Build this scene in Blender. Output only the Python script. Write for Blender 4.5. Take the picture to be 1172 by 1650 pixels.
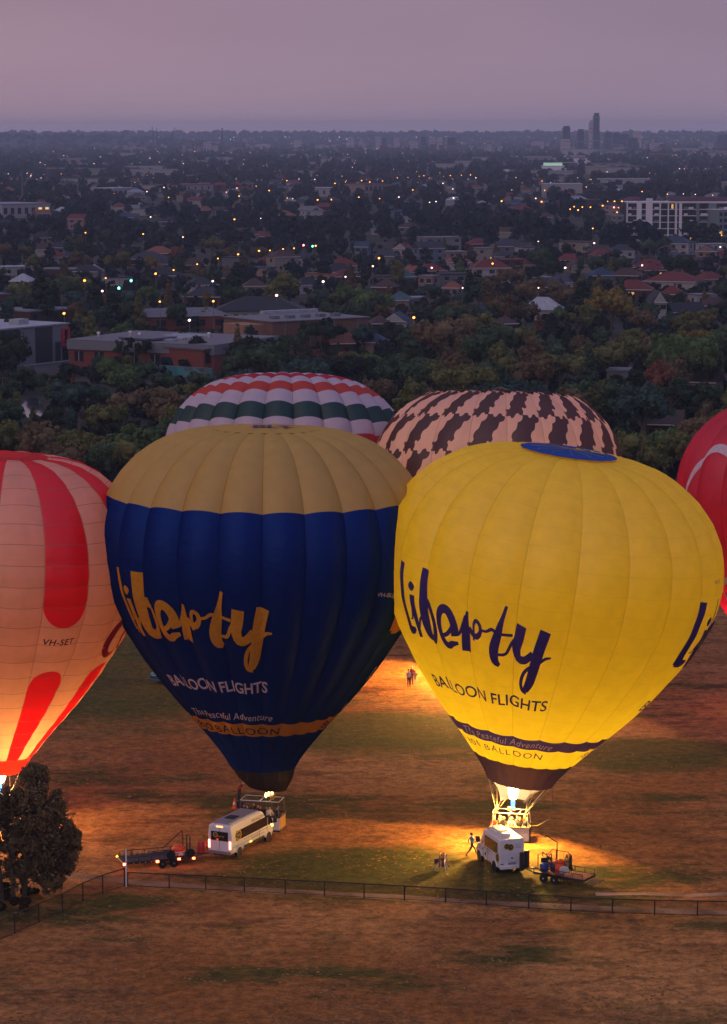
import bpy, bmesh, math, random
import numpy as np
from mathutils import Vector, Matrix

for _o in list(bpy.data.objects):
    bpy.data.objects.remove(_o)
random.seed(7)
RNG = np.random.default_rng(7)
SC = bpy.context.scene
COL = SC.collection
R = math.radians

# ------------------------------------------------------------------ camera
FPX, CX, CY, YH, CH = 4264.0, 586.0, 825.0, 211.0, 54.0     # focal length and frame in photo pixels, horizon row, eye height
PITCH = math.atan((CY - YH) / FPX)
cam = bpy.data.objects.new('camera', bpy.data.cameras.new('camera'))
COL.objects.link(cam)
SC.camera = cam
cam.location = (0, 0, CH)
cam.rotation_euler = (math.pi / 2 - PITCH, 0, 0)
cam.data.sensor_fit = 'VERTICAL'
cam.data.sensor_height = 24.0
cam.data.lens = 24.0 * FPX / 1650.0
cam.data.clip_start = 1.0
cam.data.clip_end = 60000.0

# ------------------------------------------------------------------ sky and light
W = bpy.data.worlds.new('World')
SC.world = W
W.use_nodes = True
wn = W.node_tree.nodes
wl = W.node_tree.links
wn.clear()
w_out = wn.new('ShaderNodeOutputWorld')
w_tc = wn.new('ShaderNodeTexCoord')
w_sep = wn.new('ShaderNodeSeparateXYZ')
wl.new(w_tc.outputs['Generated'], w_sep.inputs[0])
w_ramp = wn.new('ShaderNodeValToRGB')
cr = w_ramp.color_ramp
cr.elements[0].position = 0.0
cr.elements[0].color = (0.345, 0.245, 0.325, 1)
cr.elements[1].position = 1.0
cr.elements[1].color = (0.29, 0.32, 0.62, 1)
e = cr.elements.new(0.05); e.color = (0.285, 0.203, 0.285, 1)
e = cr.elements.new(0.35); e.color = (0.285, 0.255, 0.42, 1)
wl.new(w_sep.outputs['Z'], w_ramp.inputs[0])
w_side = wn.new('ShaderNodeMapRange')
w_side.inputs['From Min'].default_value = -0.35
w_side.inputs['From Max'].default_value = 0.35
wl.new(w_sep.outputs['X'], w_side.inputs['Value'])
w_mix = wn.new('ShaderNodeMix'); w_mix.data_type = 'RGBA'; w_mix.blend_type = 'MULTIPLY'
w_mix.inputs[0].default_value = 1.0
w_tint = wn.new('ShaderNodeMix'); w_tint.data_type = 'RGBA'
wl.new(w_side.outputs[0], w_tint.inputs[0])
w_tint.inputs[6].default_value = (1.28, 1.14, 1.02, 1)
w_tint.inputs[7].default_value = (0.76, 0.84, 0.93, 1)
wl.new(w_ramp.outputs[0], w_mix.inputs[6])
wl.new(w_tint.outputs[2], w_mix.inputs[7])
w_map = wn.new('ShaderNodeMapping'); w_map.inputs['Scale'].default_value = (2.2, 2.2, 14.0)
wl.new(w_tc.outputs['Generated'], w_map.inputs[0])
w_nz = wn.new('ShaderNodeTexNoise'); w_nz.inputs['Scale'].default_value = 2.0; w_nz.inputs['Detail'].default_value = 4.0
wl.new(w_map.outputs[0], w_nz.inputs['Vector'])
w_mr = wn.new('ShaderNodeMapRange'); w_mr.inputs['From Min'].default_value = .3; w_mr.inputs['From Max'].default_value = .7
w_mr.inputs['To Min'].default_value = 0.97; w_mr.inputs['To Max'].default_value = 1.09
wl.new(w_nz.outputs['Fac'], w_mr.inputs['Value'])
w_bg = wn.new('ShaderNodeBackground')
wl.new(w_mr.outputs[0], w_bg.inputs[1])
wl.new(w_mix.outputs[2], w_bg.inputs[0])
# the physical twilight sky on top of the haze-coloured one
w_sky = wn.new('ShaderNodeTexSky')
w_sky.sky_type = 'NISHITA'
w_sky.sun_disc = False
w_sky.sun_elevation = R(3)
w_sky.sun_rotation = R(215)
w_bg2 = wn.new('ShaderNodeBackground')
w_bg2.inputs[1].default_value = 0.004
wl.new(w_sky.outputs[0], w_bg2.inputs[0])
w_add = wn.new('ShaderNodeAddShader')
wl.new(w_bg.outputs[0], w_add.inputs[0])
wl.new(w_bg2.outputs[0], w_add.inputs[1])
wl.new(w_add.outputs[0], w_out.inputs[0])

# the glow of the dawn behind the camera, very soft
sun = bpy.data.objects.new('sun', bpy.data.lights.new('sun', 'SUN'))
COL.objects.link(sun)
sun.data.energy = 0.45
sun.data.angle = R(70)
sun.data.color = (1.0, 0.76, 0.62)
SUN_TO = Vector((-0.45, -0.75, 0.55))          # direction towards the glow
sun.rotation_euler = SUN_TO.to_track_quat('Z', 'Y').to_euler()
SC.view_settings.view_transform = 'Standard'
SC.view_settings.look = 'None'
SC.view_settings.exposure = 0.0
SC.view_settings.gamma = 1.0
SC.view_settings.use_curve_mapping = False
SC.cycles.use_denoising = True
SC.cycles.max_bounces = 6
SC.cycles.diffuse_bounces = 3
SC.cycles.transmission_bounces = 4
SC.cycles.transparent_max_bounces = 12
SC.cycles.volume_bounces = 0
SC.cycles.sample_clamp_indirect = 4.0
SC.cycles.caustics_reflective = False
SC.cycles.caustics_refractive = False

# ------------------------------------------------------------------ pixel <-> place helpers
RIGHT = Vector((1, 0, 0))
UP = Vector((0, math.sin(PITCH), math.cos(PITCH)))
FWD = Vector((0, math.cos(PITCH), -math.sin(PITCH)))
EYE = Vector((0, 0, CH))


def ray(px, py):
    return RIGHT * ((px - CX) / FPX) + UP * ((CY - py) / FPX) + FWD


def gp(px, py, z=0.0):
    d = ray(px, py)
    return EYE + d * ((z - CH) / d.z)


def at(px, py, Y):
    d = ray(px, py)
    return EYE + d * (Y / d.y)


def proj(p):
    v = Vector(p) - EYE
    w = v.dot(FWD)
    return CX + FPX * v.dot(RIGHT) / w, CY - FPX * v.dot(UP) / w


def ppm(py):                                     # photo pixels per metre for a thing standing at that row
    return (py - YH) / CH


# ------------------------------------------------------------------ materials
MATS = {}


def nodes_of(name):
    m = bpy.data.materials.new(name)
    m.use_nodes = True
    m.node_tree.nodes.clear()
    n, l = m.node_tree.nodes, m.node_tree.links
    out = n.new('ShaderNodeOutputMaterial')
    MATS[name] = m
    return m, n, l, out


def mat(name, col, rough=0.7, spec=0.3, metal=0.0, var=0.12, scale=3.0, bump=0.0, objcol=False, rnd=0.0):
    """painted or plain surface with a little uneven tone"""
    if name in MATS:
        return MATS[name]
    m, n, l, out = nodes_of(name)
    p = n.new('ShaderNodeBsdfPrincipled')
    p.inputs['Roughness'].default_value = rough
    p.inputs['Specular IOR Level'].default_value = spec
    p.inputs['Metallic'].default_value = metal
    tc = n.new('ShaderNodeTexCoord')
    nz = n.new('ShaderNodeTexNoise')
    nz.inputs['Scale'].default_value = scale
    nz.inputs['Detail'].default_value = 4.0
    l.new(tc.outputs['Object'], nz.inputs['Vector'])
    mr = n.new('ShaderNodeMapRange')
    mr.inputs['From Min'].default_value = 0.3
    mr.inputs['From Max'].default_value = 0.7
    mr.inputs['To Min'].default_value = 1 - var
    mr.inputs['To Max'].default_value = 1 + var
    l.new(nz.outputs['Fac'], mr.inputs['Value'])
    mx = n.new('ShaderNodeMix'); mx.data_type = 'RGBA'; mx.blend_type = 'MULTIPLY'
    mx.inputs[0].default_value = 1.0
    if objcol:
        oi = n.new('ShaderNodeObjectInfo')
        l.new(oi.outputs['Color'], mx.inputs[6])
    else:
        mx.inputs[6].default_value = (*col, 1)
    src = mr.outputs[0]
    if rnd:
        oi2 = n.new('ShaderNodeObjectInfo')
        m2 = n.new('ShaderNodeMapRange')
        m2.inputs['To Min'].default_value = 1 - rnd
        m2.inputs['To Max'].default_value = 1 + rnd
        l.new(oi2.outputs['Random'], m2.inputs['Value'])
        mm = n.new('ShaderNodeMath'); mm.operation = 'MULTIPLY'
        l.new(mr.outputs[0], mm.inputs[0]); l.new(m2.outputs[0], mm.inputs[1])
        src = mm.outputs[0]
    l.new(src, mx.inputs[7])
    l.new(mx.outputs[2], p.inputs['Base Color'])
    if bump:
        b = n.new('ShaderNodeBump')
        b.inputs['Strength'].default_value = bump
        l.new(nz.outputs['Fac'], b.inputs['Height'])
        l.new(b.outputs[0], p.inputs['Normal'])
    l.new(p.outputs[0], out.inputs[0])
    return m


def glow(name, col, strength, sample=True):
    if name in MATS:
        return MATS[name]
    m, n, l, out = nodes_of(name)
    em = n.new('ShaderNodeEmission')
    em.inputs[0].default_value = (*col, 1)
    em.inputs[1].default_value = strength
    l.new(em.outputs[0], out.inputs[0])
    if not sample:
        m.cycles.emission_sampling = 'NONE'
    return m


def fabric(name, col, trans=0.45, lines=0.0, period=1.0, kind=None, col2=None, gw=3.7, cap=None, sheen=0.05, line_dark=0.45, gloss=(.8, .8, .8), edge_k=.55):
    """balloon cloth: lets some of the light through; UV = (place across the gore 0..1, metres along it)"""
    if name in MATS:
        return MATS[name]
    m, n, l, out = nodes_of(name)

    def math_(op, a, b=None):
        k = n.new('ShaderNodeMath'); k.operation = op
        for i, v in enumerate((a, b)):
            if v is None:
                continue
            if isinstance(v, (int, float)):
                k.inputs[i].default_value = v
            else:
                l.new(v, k.inputs[i])
        return k.outputs[0]

    def mixc(fac, a, b, blend='MIX'):
        k = n.new('ShaderNodeMix'); k.data_type = 'RGBA'; k.blend_type = blend
        for i, v in ((0, fac), (6, a), (7, b)):
            if isinstance(v, (int, float)):
                k.inputs[i].default_value = v
            elif isinstance(v, tuple):
                k.inputs[i].default_value = (*v, 1)
            else:
                l.new(v, k.inputs[i])
        return k.outputs[2]

    uv = n.new('ShaderNodeUVMap')
    sp = n.new('ShaderNodeSeparateXYZ')
    l.new(uv.outputs[0], sp.inputs[0])
    u, v = sp.outputs[0], sp.outputs[1]
    tc = n.new('ShaderNodeTexCoord')
    nz = n.new('ShaderNodeTexNoise'); nz.inputs['Scale'].default_value = 0.9; nz.inputs['Detail'].default_value = 5
    l.new(tc.outputs['Object'], nz.inputs['Vector'])
    base = mixc(nz.outputs['Fac'], tuple(c * 0.86 for c in col), tuple(min(1, c * 1.14) for c in col))
    if kind == 'cap':                              # a rounded-end stripe of the second colour: cap = (v from, sign)
        x = math_('MULTIPLY', math_('SUBTRACT', u, 0.5), gw)
        res = None
        for v0, sg in cap:
            dv = math_('MAXIMUM', math_('MULTIPLY', math_('SUBTRACT', v0, v), float(sg)), 0.0)
            d = math_('SQRT', math_('ADD', math_('MULTIPLY', x, x), math_('MULTIPLY', dv, dv)))
            ins = math_('LESS_THAN', d, gw * 0.49)
            res = ins if res is None else math_('MAXIMUM', res, ins)
        base = mixc(res, base, col2)
    if kind == 'cow':
        f = math_('FRACT', math_('SUBTRACT', math_('DIVIDE', v, period), math_('MULTIPLY', u, 1.0)))
        wv = math_('COSINE', math_('MULTIPLY', math_('SUBTRACT', u, 0.42), 6.2832))
        vp = math_('DIVIDE', v, period)
        s1 = math_('SINE', math_('MULTIPLY', math_('ADD', math_('MULTIPLY', u, 3.0), math_('MULTIPLY', vp, 2.0)), 6.2832))
        s2 = math_('SINE', math_('MULTIPLY', math_('SUBTRACT', math_('MULTIPLY', u, 5.0), math_('MULTIPLY', vp, 4.0)), 6.2832))
        w2 = math_('ADD', math_('MULTIPLY', wv, 0.19), math_('ADD', math_('MULTIPLY', s1, 0.065), math_('MULTIPLY', s2, 0.045)))
        dist = math_('ABSOLUTE', math_('SUBTRACT', f, 0.5))
        base = mixc(math_('LESS_THAN', dist, math_('ADD', w2, 0.25)), base, col2)
    if lines:
        f = math_('FRACT', math_('DIVIDE', v, period))
        ln = math_('LESS_THAN', f, 0.06 / period)
        base = mixc(math_('MULTIPLY', ln, lines), base, tuple(c * line_dark for c in col))
    edge = math_('LESS_THAN', math_('SUBTRACT', 0.5, math_('ABSOLUTE', math_('SUBTRACT', u, 0.5))), 0.010)
    base = mixc(math_('MULTIPLY', edge, edge_k), base, tuple(c * line_dark for c in col))
    df = n.new('ShaderNodeBsdfDiffuse'); tr = n.new('ShaderNodeBsdfTranslucent'); gl = n.new('ShaderNodeBsdfGlossy')
    gl.inputs['Roughness'].default_value = 0.42
    gl.inputs[0].default_value = (*gloss, 1)
    bp = n.new('ShaderNodeBump'); bp.inputs['Strength'].default_value = 0.55; bp.inputs['Distance'].default_value = 0.13
    nb = n.new('ShaderNodeTexNoise'); nb.inputs['Scale'].default_value = 1.0; nb.inputs['Detail'].default_value = 4
    cw = n.new('ShaderNodeCombineXYZ')
    l.new(math_('MULTIPLY', u, 3.0), cw.inputs[0]); l.new(math_('MULTIPLY', v, 1.5), cw.inputs[1])
    oi = n.new('ShaderNodeObjectInfo'); l.new(math_('MULTIPLY', oi.outputs['Random'], 40.0), cw.inputs[2])
    l.new(cw.outputs[0], nb.inputs['Vector'])
    l.new(nb.outputs['Fac'], bp.inputs['Height'])
    for k in (df, gl):
        l.new(bp.outputs[0], k.inputs['Normal'])
    l.new(base, df.inputs[0]); l.new(base, tr.inputs[0])
    m1 = n.new('ShaderNodeMixShader'); m1.inputs[0].default_value = trans
    l.new(df.outputs[0], m1.inputs[1]); l.new(tr.outputs[0], m1.inputs[2])
    m2 = n.new('ShaderNodeMixShader'); m2.inputs[0].default_value = sheen
    l.new(m1.outputs[0], m2.inputs[1]); l.new(gl.outputs[0], m2.inputs[2])
    l.new(m2.outputs[0], out.inputs[0])
    return m


# ------------------------------------------------------------------ scene bookkeeping
def tag(o, label=None, cat=None, group=None, kind=None):
    if label: o['label'] = label
    if cat: o['category'] = cat
    if group: o['group'] = group
    if kind: o['kind'] = kind
    return o


def thing(name, label, cat, loc, rz=0.0, group=None):
    o = bpy.data.objects.new(name, None)
    o.empty_display_size = 0.3
    COL.objects.link(o)
    o.location = loc
    o.rotation_euler = (0, 0, rz)
    return tag(o, label, cat, group)


def link(name, me, parent=None, loc=None, rz=None, color=None):
    o = bpy.data.objects.new(name, me)
    COL.objects.link(o)
    if parent is not None:
        o.parent = parent
    if loc is not None: o.location = loc
    if rz is not None: o.rotation_euler = (0, 0, rz)
    if color is not None: o.color = (*color, 1)
    return o


class MB:
    """collects simple solids and becomes ONE mesh"""
    def __init__(s):
        s.v, s.f, s.m = [], [], []

    def add(s, vs, fs, mi=0):
        b = len(s.v)
        s.v += [tuple(p) for p in vs]
        s.f += [tuple(i + b for i in f) for f in fs]
        s.m += [mi] * len(fs)
        return s

    def box(s, x0, x1, y0, y1, z0, z1, mi=0):
        return s.add([(x0, y0, z0), (x1, y0, z0), (x1, y1, z0), (x0, y1, z0), (x0, y0, z1), (x1, y0, z1), (x1, y1, z1), (x0, y1, z1)],
                     [(3, 2, 1, 0), (4, 5, 6, 7), (0, 1, 5, 4), (1, 2, 6, 5), (2, 3, 7, 6), (3, 0, 4, 7)], mi)

    def bar(s, a, b, r, n=6, mi=0, r2=None):
        a, b = Vector(a), Vector(b)
        r2 = r if r2 is None else r2
        d = (b - a)
        if d.length < 1e-6: return s
        q = d.to_track_quat('Z', 'Y')
        vs = []
        for p, rr in ((a, r), (b, r2)):
            for i in range(n):
                t = 2 * math.pi * i / n
                vs.append(p + q @ Vector((rr * math.cos(t), rr * math.sin(t), 0)))
        fs = [(i, (i + 1) % n, n + (i + 1) % n, n + i) for i in range(n)]
        fs += [tuple(range(n - 1, -1, -1)), tuple(range(n, 2 * n))]
        return s.add(vs, fs, mi)

    def tube(s, pts, r, n=6, mi=0):
        pts = [Vector(p) for p in pts]
        rs = r if isinstance(r, (list, tuple)) else [r] * len(pts)
        vs = []
        for i, p in enumerate(pts):
            d = (pts[min(i + 1, len(pts) - 1)] - pts[max(i - 1, 0)])
            q = d.to_track_quat('Z', 'Y')
            for k in range(n):
                t = 2 * math.pi * k / n
                vs.append(p + q @ Vector((rs[i] * math.cos(t), rs[i] * math.sin(t), 0)))
        fs = []
        for i in range(len(pts) - 1):
            for k in range(n):
                fs.append((i * n + k, i * n + (k + 1) % n, (i + 1) * n + (k + 1) % n, (i + 1) * n + k))
        fs += [tuple(range(n - 1, -1, -1)), tuple((len(pts) - 1) * n + k for k in range(n))]
        return s.add(vs, fs, mi)

    def lathe(s, prof, n=12, mi=0, o=(0, 0, 0), axis='z'):
        vs, fs = [], []
        for r, z in prof:
            for k in range(n):
                t = 2 * math.pi * k / n
                p = (r * math.cos(t), r * math.sin(t), z)
                if axis == 'x': p = (p[2], p[0], p[1])
                if axis == 'y': p = (p[1], p[2], p[0])
                vs.append((p[0] + o[0], p[1] + o[1], p[2] + o[2]))
        for i in range(len(prof) - 1):
            for k in range(n):
                fs.append((i * n + k, i * n + (k + 1) % n, (i + 1) * n + (k + 1) % n, (i + 1) * n + k))
        fs += [tuple(range(n - 1, -1, -1)), tuple((len(prof) - 1) * n + k for k in range(n))]
        return s.add(vs, fs, mi)

    def prism(s, poly, y0, y1, mi=0):             # polygon in x,z swept along y
        n = len(poly)
        vs = [(x, y0, z) for x, z in poly] + [(x, y1, z) for x, z in poly]
        fs = [tuple(range(n)), tuple(range(2 * n - 1, n - 1, -1))] + [(i, n + i, n + (i + 1) % n, (i + 1) % n) for i in range(n)]
        return s.add(vs, fs, mi)

    def mesh(s, name, *mats, smooth=False):
        me = bpy.data.meshes.new(name)
        me.from_pydata(s.v, [], s.f)
        for m in mats: me.materials.append(m)
        if any(s.m): me.polygons.foreach_set('material_index', s.m)
        if smooth: me.polygons.foreach_set('use_smooth', [True] * len(s.f))
        bm = bmesh.new(); bm.from_mesh(me)
        bmesh.ops.recalc_face_normals(bm, faces=bm.faces)
        bm.to_mesh(me); bm.free()
        return me

    def obj(s, name, parent, *mats, smooth=False, loc=None, rz=None, color=None):
        return link(name, s.mesh(name, *mats, smooth=smooth), parent, loc, rz, color)


def quads_mesh(name, V, mats, midx=None, smooth=False):
    """V: (n,4,3) array of separate quads"""
    n = V.shape[0]
    me = bpy.data.meshes.new(name)
    me.vertices.add(n * 4); me.loops.add(n * 4); me.polygons.add(n)
    me.vertices.foreach_set('co', V.reshape(-1).astype(np.float32))
    me.loops.foreach_set('vertex_index', np.arange(n * 4, dtype=np.int32))
    me.polygons.foreach_set('loop_start', np.arange(0, n * 4, 4, dtype=np.int32))
    for m in mats: me.materials.append(m)
    if midx is not None:
        me.polygons.foreach_set('material_index', midx.astype(np.int32))
    me.update(calc_edges=True)
    me.validate()
    return me
# ------------------------------------------------------------------ the ground
def ground_material():
    m, n, l, out = nodes_of('dry grass field')
    p = n.new('ShaderNodeBsdfPrincipled'); p.inputs['Roughness'].default_value = 0.95; p.inputs['Specular IOR Level'].default_value = 0.1
    tc = n.new('ShaderNodeTexCoord')

    def noise_(scale, detail=5, rough=0.6, sx=1.0, sy=1.0):
        mp = n.new('ShaderNodeMapping'); mp.inputs['Scale'].default_value = (sx, sy, 1)
        l.new(tc.outputs['Object'], mp.inputs[0])
        k = n.new('ShaderNodeTexNoise'); k.inputs['Scale'].default_value = scale; k.inputs['Detail'].default_value = detail; k.inputs['Roughness'].default_value = rough
        l.new(mp.outputs[0], k.inputs['Vector'])
        return k.outputs['Fac']

    def ramp(fac, a, b):
        k = n.new('ShaderNodeMapRange'); k.inputs['From Min'].default_value = a; k.inputs['From Max'].default_value = b
        k.interpolation_type = 'SMOOTHSTEP'
        l.new(fac, k.inputs['Value'])
        return k.outputs[0]

    def mixc(fac, a, b):
        k = n.new('ShaderNodeMix'); k.data_type = 'RGBA'
        for i, v in ((0, fac), (6, a), (7, b)):
            if isinstance(v, tuple): k.inputs[i].default_value = (*v, 1)
            elif isinstance(v, float): k.inputs[i].default_value = v
            else: l.new(v, k.inputs[i])
        return k.outputs[2]

    c = mixc(ramp(noise_(0.035, 6), 0.36, 0.66), (0.25, 0.094, 0.026), (0.40, 0.188, 0.064))
    c = mixc(ramp(noise_(0.32, 7, 0.75, 0.45), 0.47, 0.66), c, (0.165, 0.072, 0.026))
    g1 = ramp(noise_(0.075, 7, 0.72, 0.5, 1.0), 0.505, 0.62)
    c = mixc(g1, c, (0.060, 0.058, 0.012))
    # the green, better watered patch where the vans stand
    def dist(px, py, rx, ry):
        q = gp(px, py)
        sv = n.new('ShaderNodeVectorMath'); sv.operation = 'SUBTRACT'; l.new(tc.outputs['Object'], sv.inputs[0]); sv.inputs[1].default_value = (q.x, q.y, 0)
        dv = n.new('ShaderNodeVectorMath'); dv.operation = 'DIVIDE'; l.new(sv.outputs[0], dv.inputs[0]); dv.inputs[1].default_value = (rx, ry, 1)
        ln = n.new('ShaderNodeVectorMath'); ln.operation = 'LENGTH'; l.new(dv.outputs[0], ln.inputs[0])
        ad = n.new('ShaderNodeMath'); ad.operation = 'MULTIPLY_ADD'; ad.inputs[1].default_value = -0.9
        l.new(noise_(0.22, 6, .7, .6), ad.inputs[0]); l.new(ln.outputs['Value'], ad.inputs[2])
        return ramp(ad.outputs[0], .75, .2)
    for q in ((640, 1410, 17, 7.5), (560, 1394, 9, 6), (200, 1090, 14, 26), (600, 1180, 14, 9), (1060, 1215, 9, 7)):
        mm_ = n.new('ShaderNodeMath'); mm_.operation = 'MULTIPLY'; mm_.inputs[1].default_value = .85
        l.new(dist(*q), mm_.inputs[0])
        c = mixc(mm_.outputs[0], c, (0.050, 0.060, 0.011))
    fine = ramp(noise_(1.1, 9, 0.86), 0.38, 0.64)
    k = n.new('ShaderNodeMix'); k.data_type = 'RGBA'; k.blend_type = 'MULTIPLY'; k.inputs[0].default_value = 0.9
    tone = mixc(fine, (0.5, 0.46, 0.42), (1.6, 1.5, 1.36))
    l.new(c, k.inputs[6]); l.new(tone, k.inputs[7])
    # beyond the field: lawns, bitumen, leaf litter of the suburb
    far = mixc(ramp(noise_(0.03, 5), 0.42, 0.6), (0.03, 0.037, 0.022), (0.07, 0.055, 0.042))
    sp = n.new('ShaderNodeSeparateXYZ'); l.new(tc.outputs['Object'], sp.inputs[0])
    yy = n.new('ShaderNodeMath'); yy.operation = 'ADD'; l.new(sp.outputs[1], yy.inputs[0])
    mm = n.new('ShaderNodeMath'); mm.operation = 'MULTIPLY'; mm.inputs[1].default_value = 45.0
    l.new(noise_(0.03, 3), mm.inputs[0]); l.new(mm.outputs[0], yy.inputs[1])
    c2 = mixc(ramp(yy.outputs[0], 405.0, 430.0), k.outputs[2], far)
    l.new(c2, p.inputs['Base Color'])
    b = n.new('ShaderNodeBump'); b.inputs['Strength'].default_value = 0.7; b.inputs['Distance'].default_value = 0.12
    l.new(noise_(2.3, 6, 0.7), b.inputs['Height']); l.new(b.outputs[0], p.inputs['Normal'])
    l.new(p.outputs[0], out.inputs[0])
    return m


mb = MB()
xs = [-4900, -3000, -1200, -400, -120, -40, 40, 120, 400, 1200, 3000, 4900]
ys = [-160, 0, 100, 200, 300, 420, 600, 900, 1400, 2400, 4500, 9000, 13400]
for y in ys:
    for x in xs:
        mb.v.append((x, y, 0.0))
for j in range(len(ys) - 1):
    for i in range(len(xs) - 1):
        a_ = j * len(xs) + i
        mb.f.append((a_, a_ + 1, a_ + 1 + len(xs), a_ + len(xs))); mb.m.append(0)
g = mb.obj('ground', None, ground_material())
tag(g, 'dry brown grass field with green patches, running on under the suburb', 'ground', kind='structure')


def hill_strip(name, label, Y, y_front, x0, x1, zf, step=30.0, seed=0, colr=(0.045, 0.05, 0.045)):
    """a long low ridge with a wooded uneven top"""
    rr = np.random.default_rng(seed)
    xs_ = np.arange(x0, x1 + step, step)
    top = np.array([zf(x) for x in xs_]) + rr.uniform(-1, 1, len(xs_)) * 1.3
    m_ = MB()
    for x, z in zip(xs_, top):
        m_.v += [(x, y_front, 0.15), (x, y_front + (Y - y_front) * 0.55, max(0.2, z * 0.72)), (x, Y, max(0.25, z)), (x, Y + 500, 0.1)]
    for i in range(len(xs_) - 1):
        for k in range(3):
            m_.f.append((i * 4 + k, (i + 1) * 4 + k, (i + 1) * 4 + k + 1, i * 4 + k + 1)); m_.m.append(0)
    o = m_.obj(name, None, mat(name + ' woods', colr, 0.95, 0.1, var=0.5, scale=0.02), smooth=True)
    return tag(o, label, 'hills', kind='structure')


hill_strip('hills', 'far low hills along the hazy skyline', 12600, 9800, -4700, 4700,
           lambda x: 41 + 2.5 * math.sin(x / 500.0) + 1.5 * math.sin(x / 170.0 + 1) + 1.2 * math.sin(x / 60.0), seed=1)
hill_strip('hills', 'dark wooded rise before the skyline beyond the cranes', 9000, 7600, -2600, -330,
           lambda x: max(0.0, 38 * (1 - ((x + 1180) / 850.0) ** 2)) + 3 * math.sin(x / 70.0), step=30, seed=2, colr=(0.03, 0.034, 0.032))

# the air: even pale haze over the whole scene
mv, nv, lv, outv = nodes_of('dawn haze')
pv = nv.new('ShaderNodeVolumePrincipled')
pv.inputs['Color'].default_value = (0.74, 0.85, 1.0, 1)
pv.inputs['Density'].default_value = 0.000086
pv.inputs['Anisotropy'].default_value = 0.0
lv.new(pv.outputs[0], outv.inputs['Volume'])
hz = MB().box(-5200, 5200, -260, 14000, -1.0, 101.0).obj('haze', None, mv)
tag(hz, 'pale violet dawn haze over the whole suburb', 'haze', kind='stuff')

# dirt tracks (sheets a little above the field)
dirt = mat('pale dirt track', (0.30, 0.19, 0.115), 0.95, 0.1, var=0.55, scale=0.45, bump=0.3)


def strip(name, label, pix, width, z, m, kind='structure', cat='path'):
    pts = [gp(x, y) for x, y in pix]
    # densify
    dense = []
    for i in range(len(pts) - 1):
        for k in range(8):
            dense.append(pts[i].lerp(pts[i + 1], k / 8))
    dense.append(pts[-1])
    m_ = MB()
    for i, p in enumerate(dense):
        d = (dense[min(i + 1, len(dense) - 1)] - dense[max(i - 1, 0)]).normalized()
        nn = Vector((-d.y, d.x, 0))
        w = width * (0.5 + 0.05 * math.sin(i * 0.61 + 2))
        a_, b_ = p + nn * w, p - nn * w
        m_.v += [(a_.x, a_.y, z), (b_.x, b_.y, z)]
    for i in range(len(dense) - 1):
        m_.f.append((2 * i, 2 * i + 1, 2 * i + 3, 2 * i + 2)); m_.m.append(0)
    o = m_.obj(name, None, m)
    return tag(o, label, cat, kind=kind)


strip('path', 'pale dirt track running along behind the chain link fence', [(60, 1410), (130, 1411), (210, 1421), (330, 1430), (470, 1437), (640, 1446), (800, 1456), (1000, 1465), (1190, 1472)], 1.25, 0.006, dirt)
strip('path', 'thin pale wheel track across the field past the right trailer', [(960, 1441), (1040, 1440), (1110, 1443), (1190, 1440)], 0.75, 0.011, dirt)
strip('driveway', 'dark bitumen yard beside the grey warehouse', [(20, 596), (80, 590), (130, 584), (175, 579)], 16, 0.02, mat('yard bitumen', (0.05, 0.05, 0.055), 0.85, 0.2, var=0.2, scale=0.3), cat='driveway')

# pond behind the shrubs
mw, nw, lw, ow = nodes_of('still pond water')
pw = nw.new('ShaderNodeBsdfPrincipled')
pw.inputs['Base Color'].default_value = (0.05, 0.06, 0.07, 1); pw.inputs['Roughness'].default_value = 0.08; pw.inputs['Specular IOR Level'].default_value = 0.8
nzw = nw.new('ShaderNodeTexNoise'); nzw.inputs['Scale'].default_value = 0.5
bw = nw.new('ShaderNodeBump'); bw.inputs['Strength'].default_value = 0.05
lw.new(nzw.outputs[0], bw.inputs['Height']); lw.new(bw.outputs[0], pw.inputs['Normal']); lw.new(pw.outputs[0], ow.inputs[0])
pp = [gp(x, y, 0.03) for x, y in [(34, 655), (40, 646), (50, 640), (62, 642), (70, 655), (74, 668), (72, 676), (60, 680), (46, 674), (38, 666)]]
mb = MB(); mb.add([(p.x, p.y, 0.03) for p in pp], [tuple(range(len(pp)))])
tag(mb.obj('pond', None, mw), 'small still pond reflecting the pale sky between shrubs', 'water', kind='structure')

# ------------------------------------------------------------------ balloons
PROF_T = [0.0, 0.035, 0.07, 0.13, 0.2, 0.26, 0.33, 0.45, 0.55, 0.62, 0.69, 0.77, 0.84, 0.9, 0.945, 0.975, 0.993, 1.0]
PROF_R = [0.098, 0.118, 0.145, 0.193, 0.254, 0.302, 0.352, 0.425, 0.468, 0.483, 0.485, 0.469, 0.434, 0.383, 0.322, 0.255, 0.17, 0.0]


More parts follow.
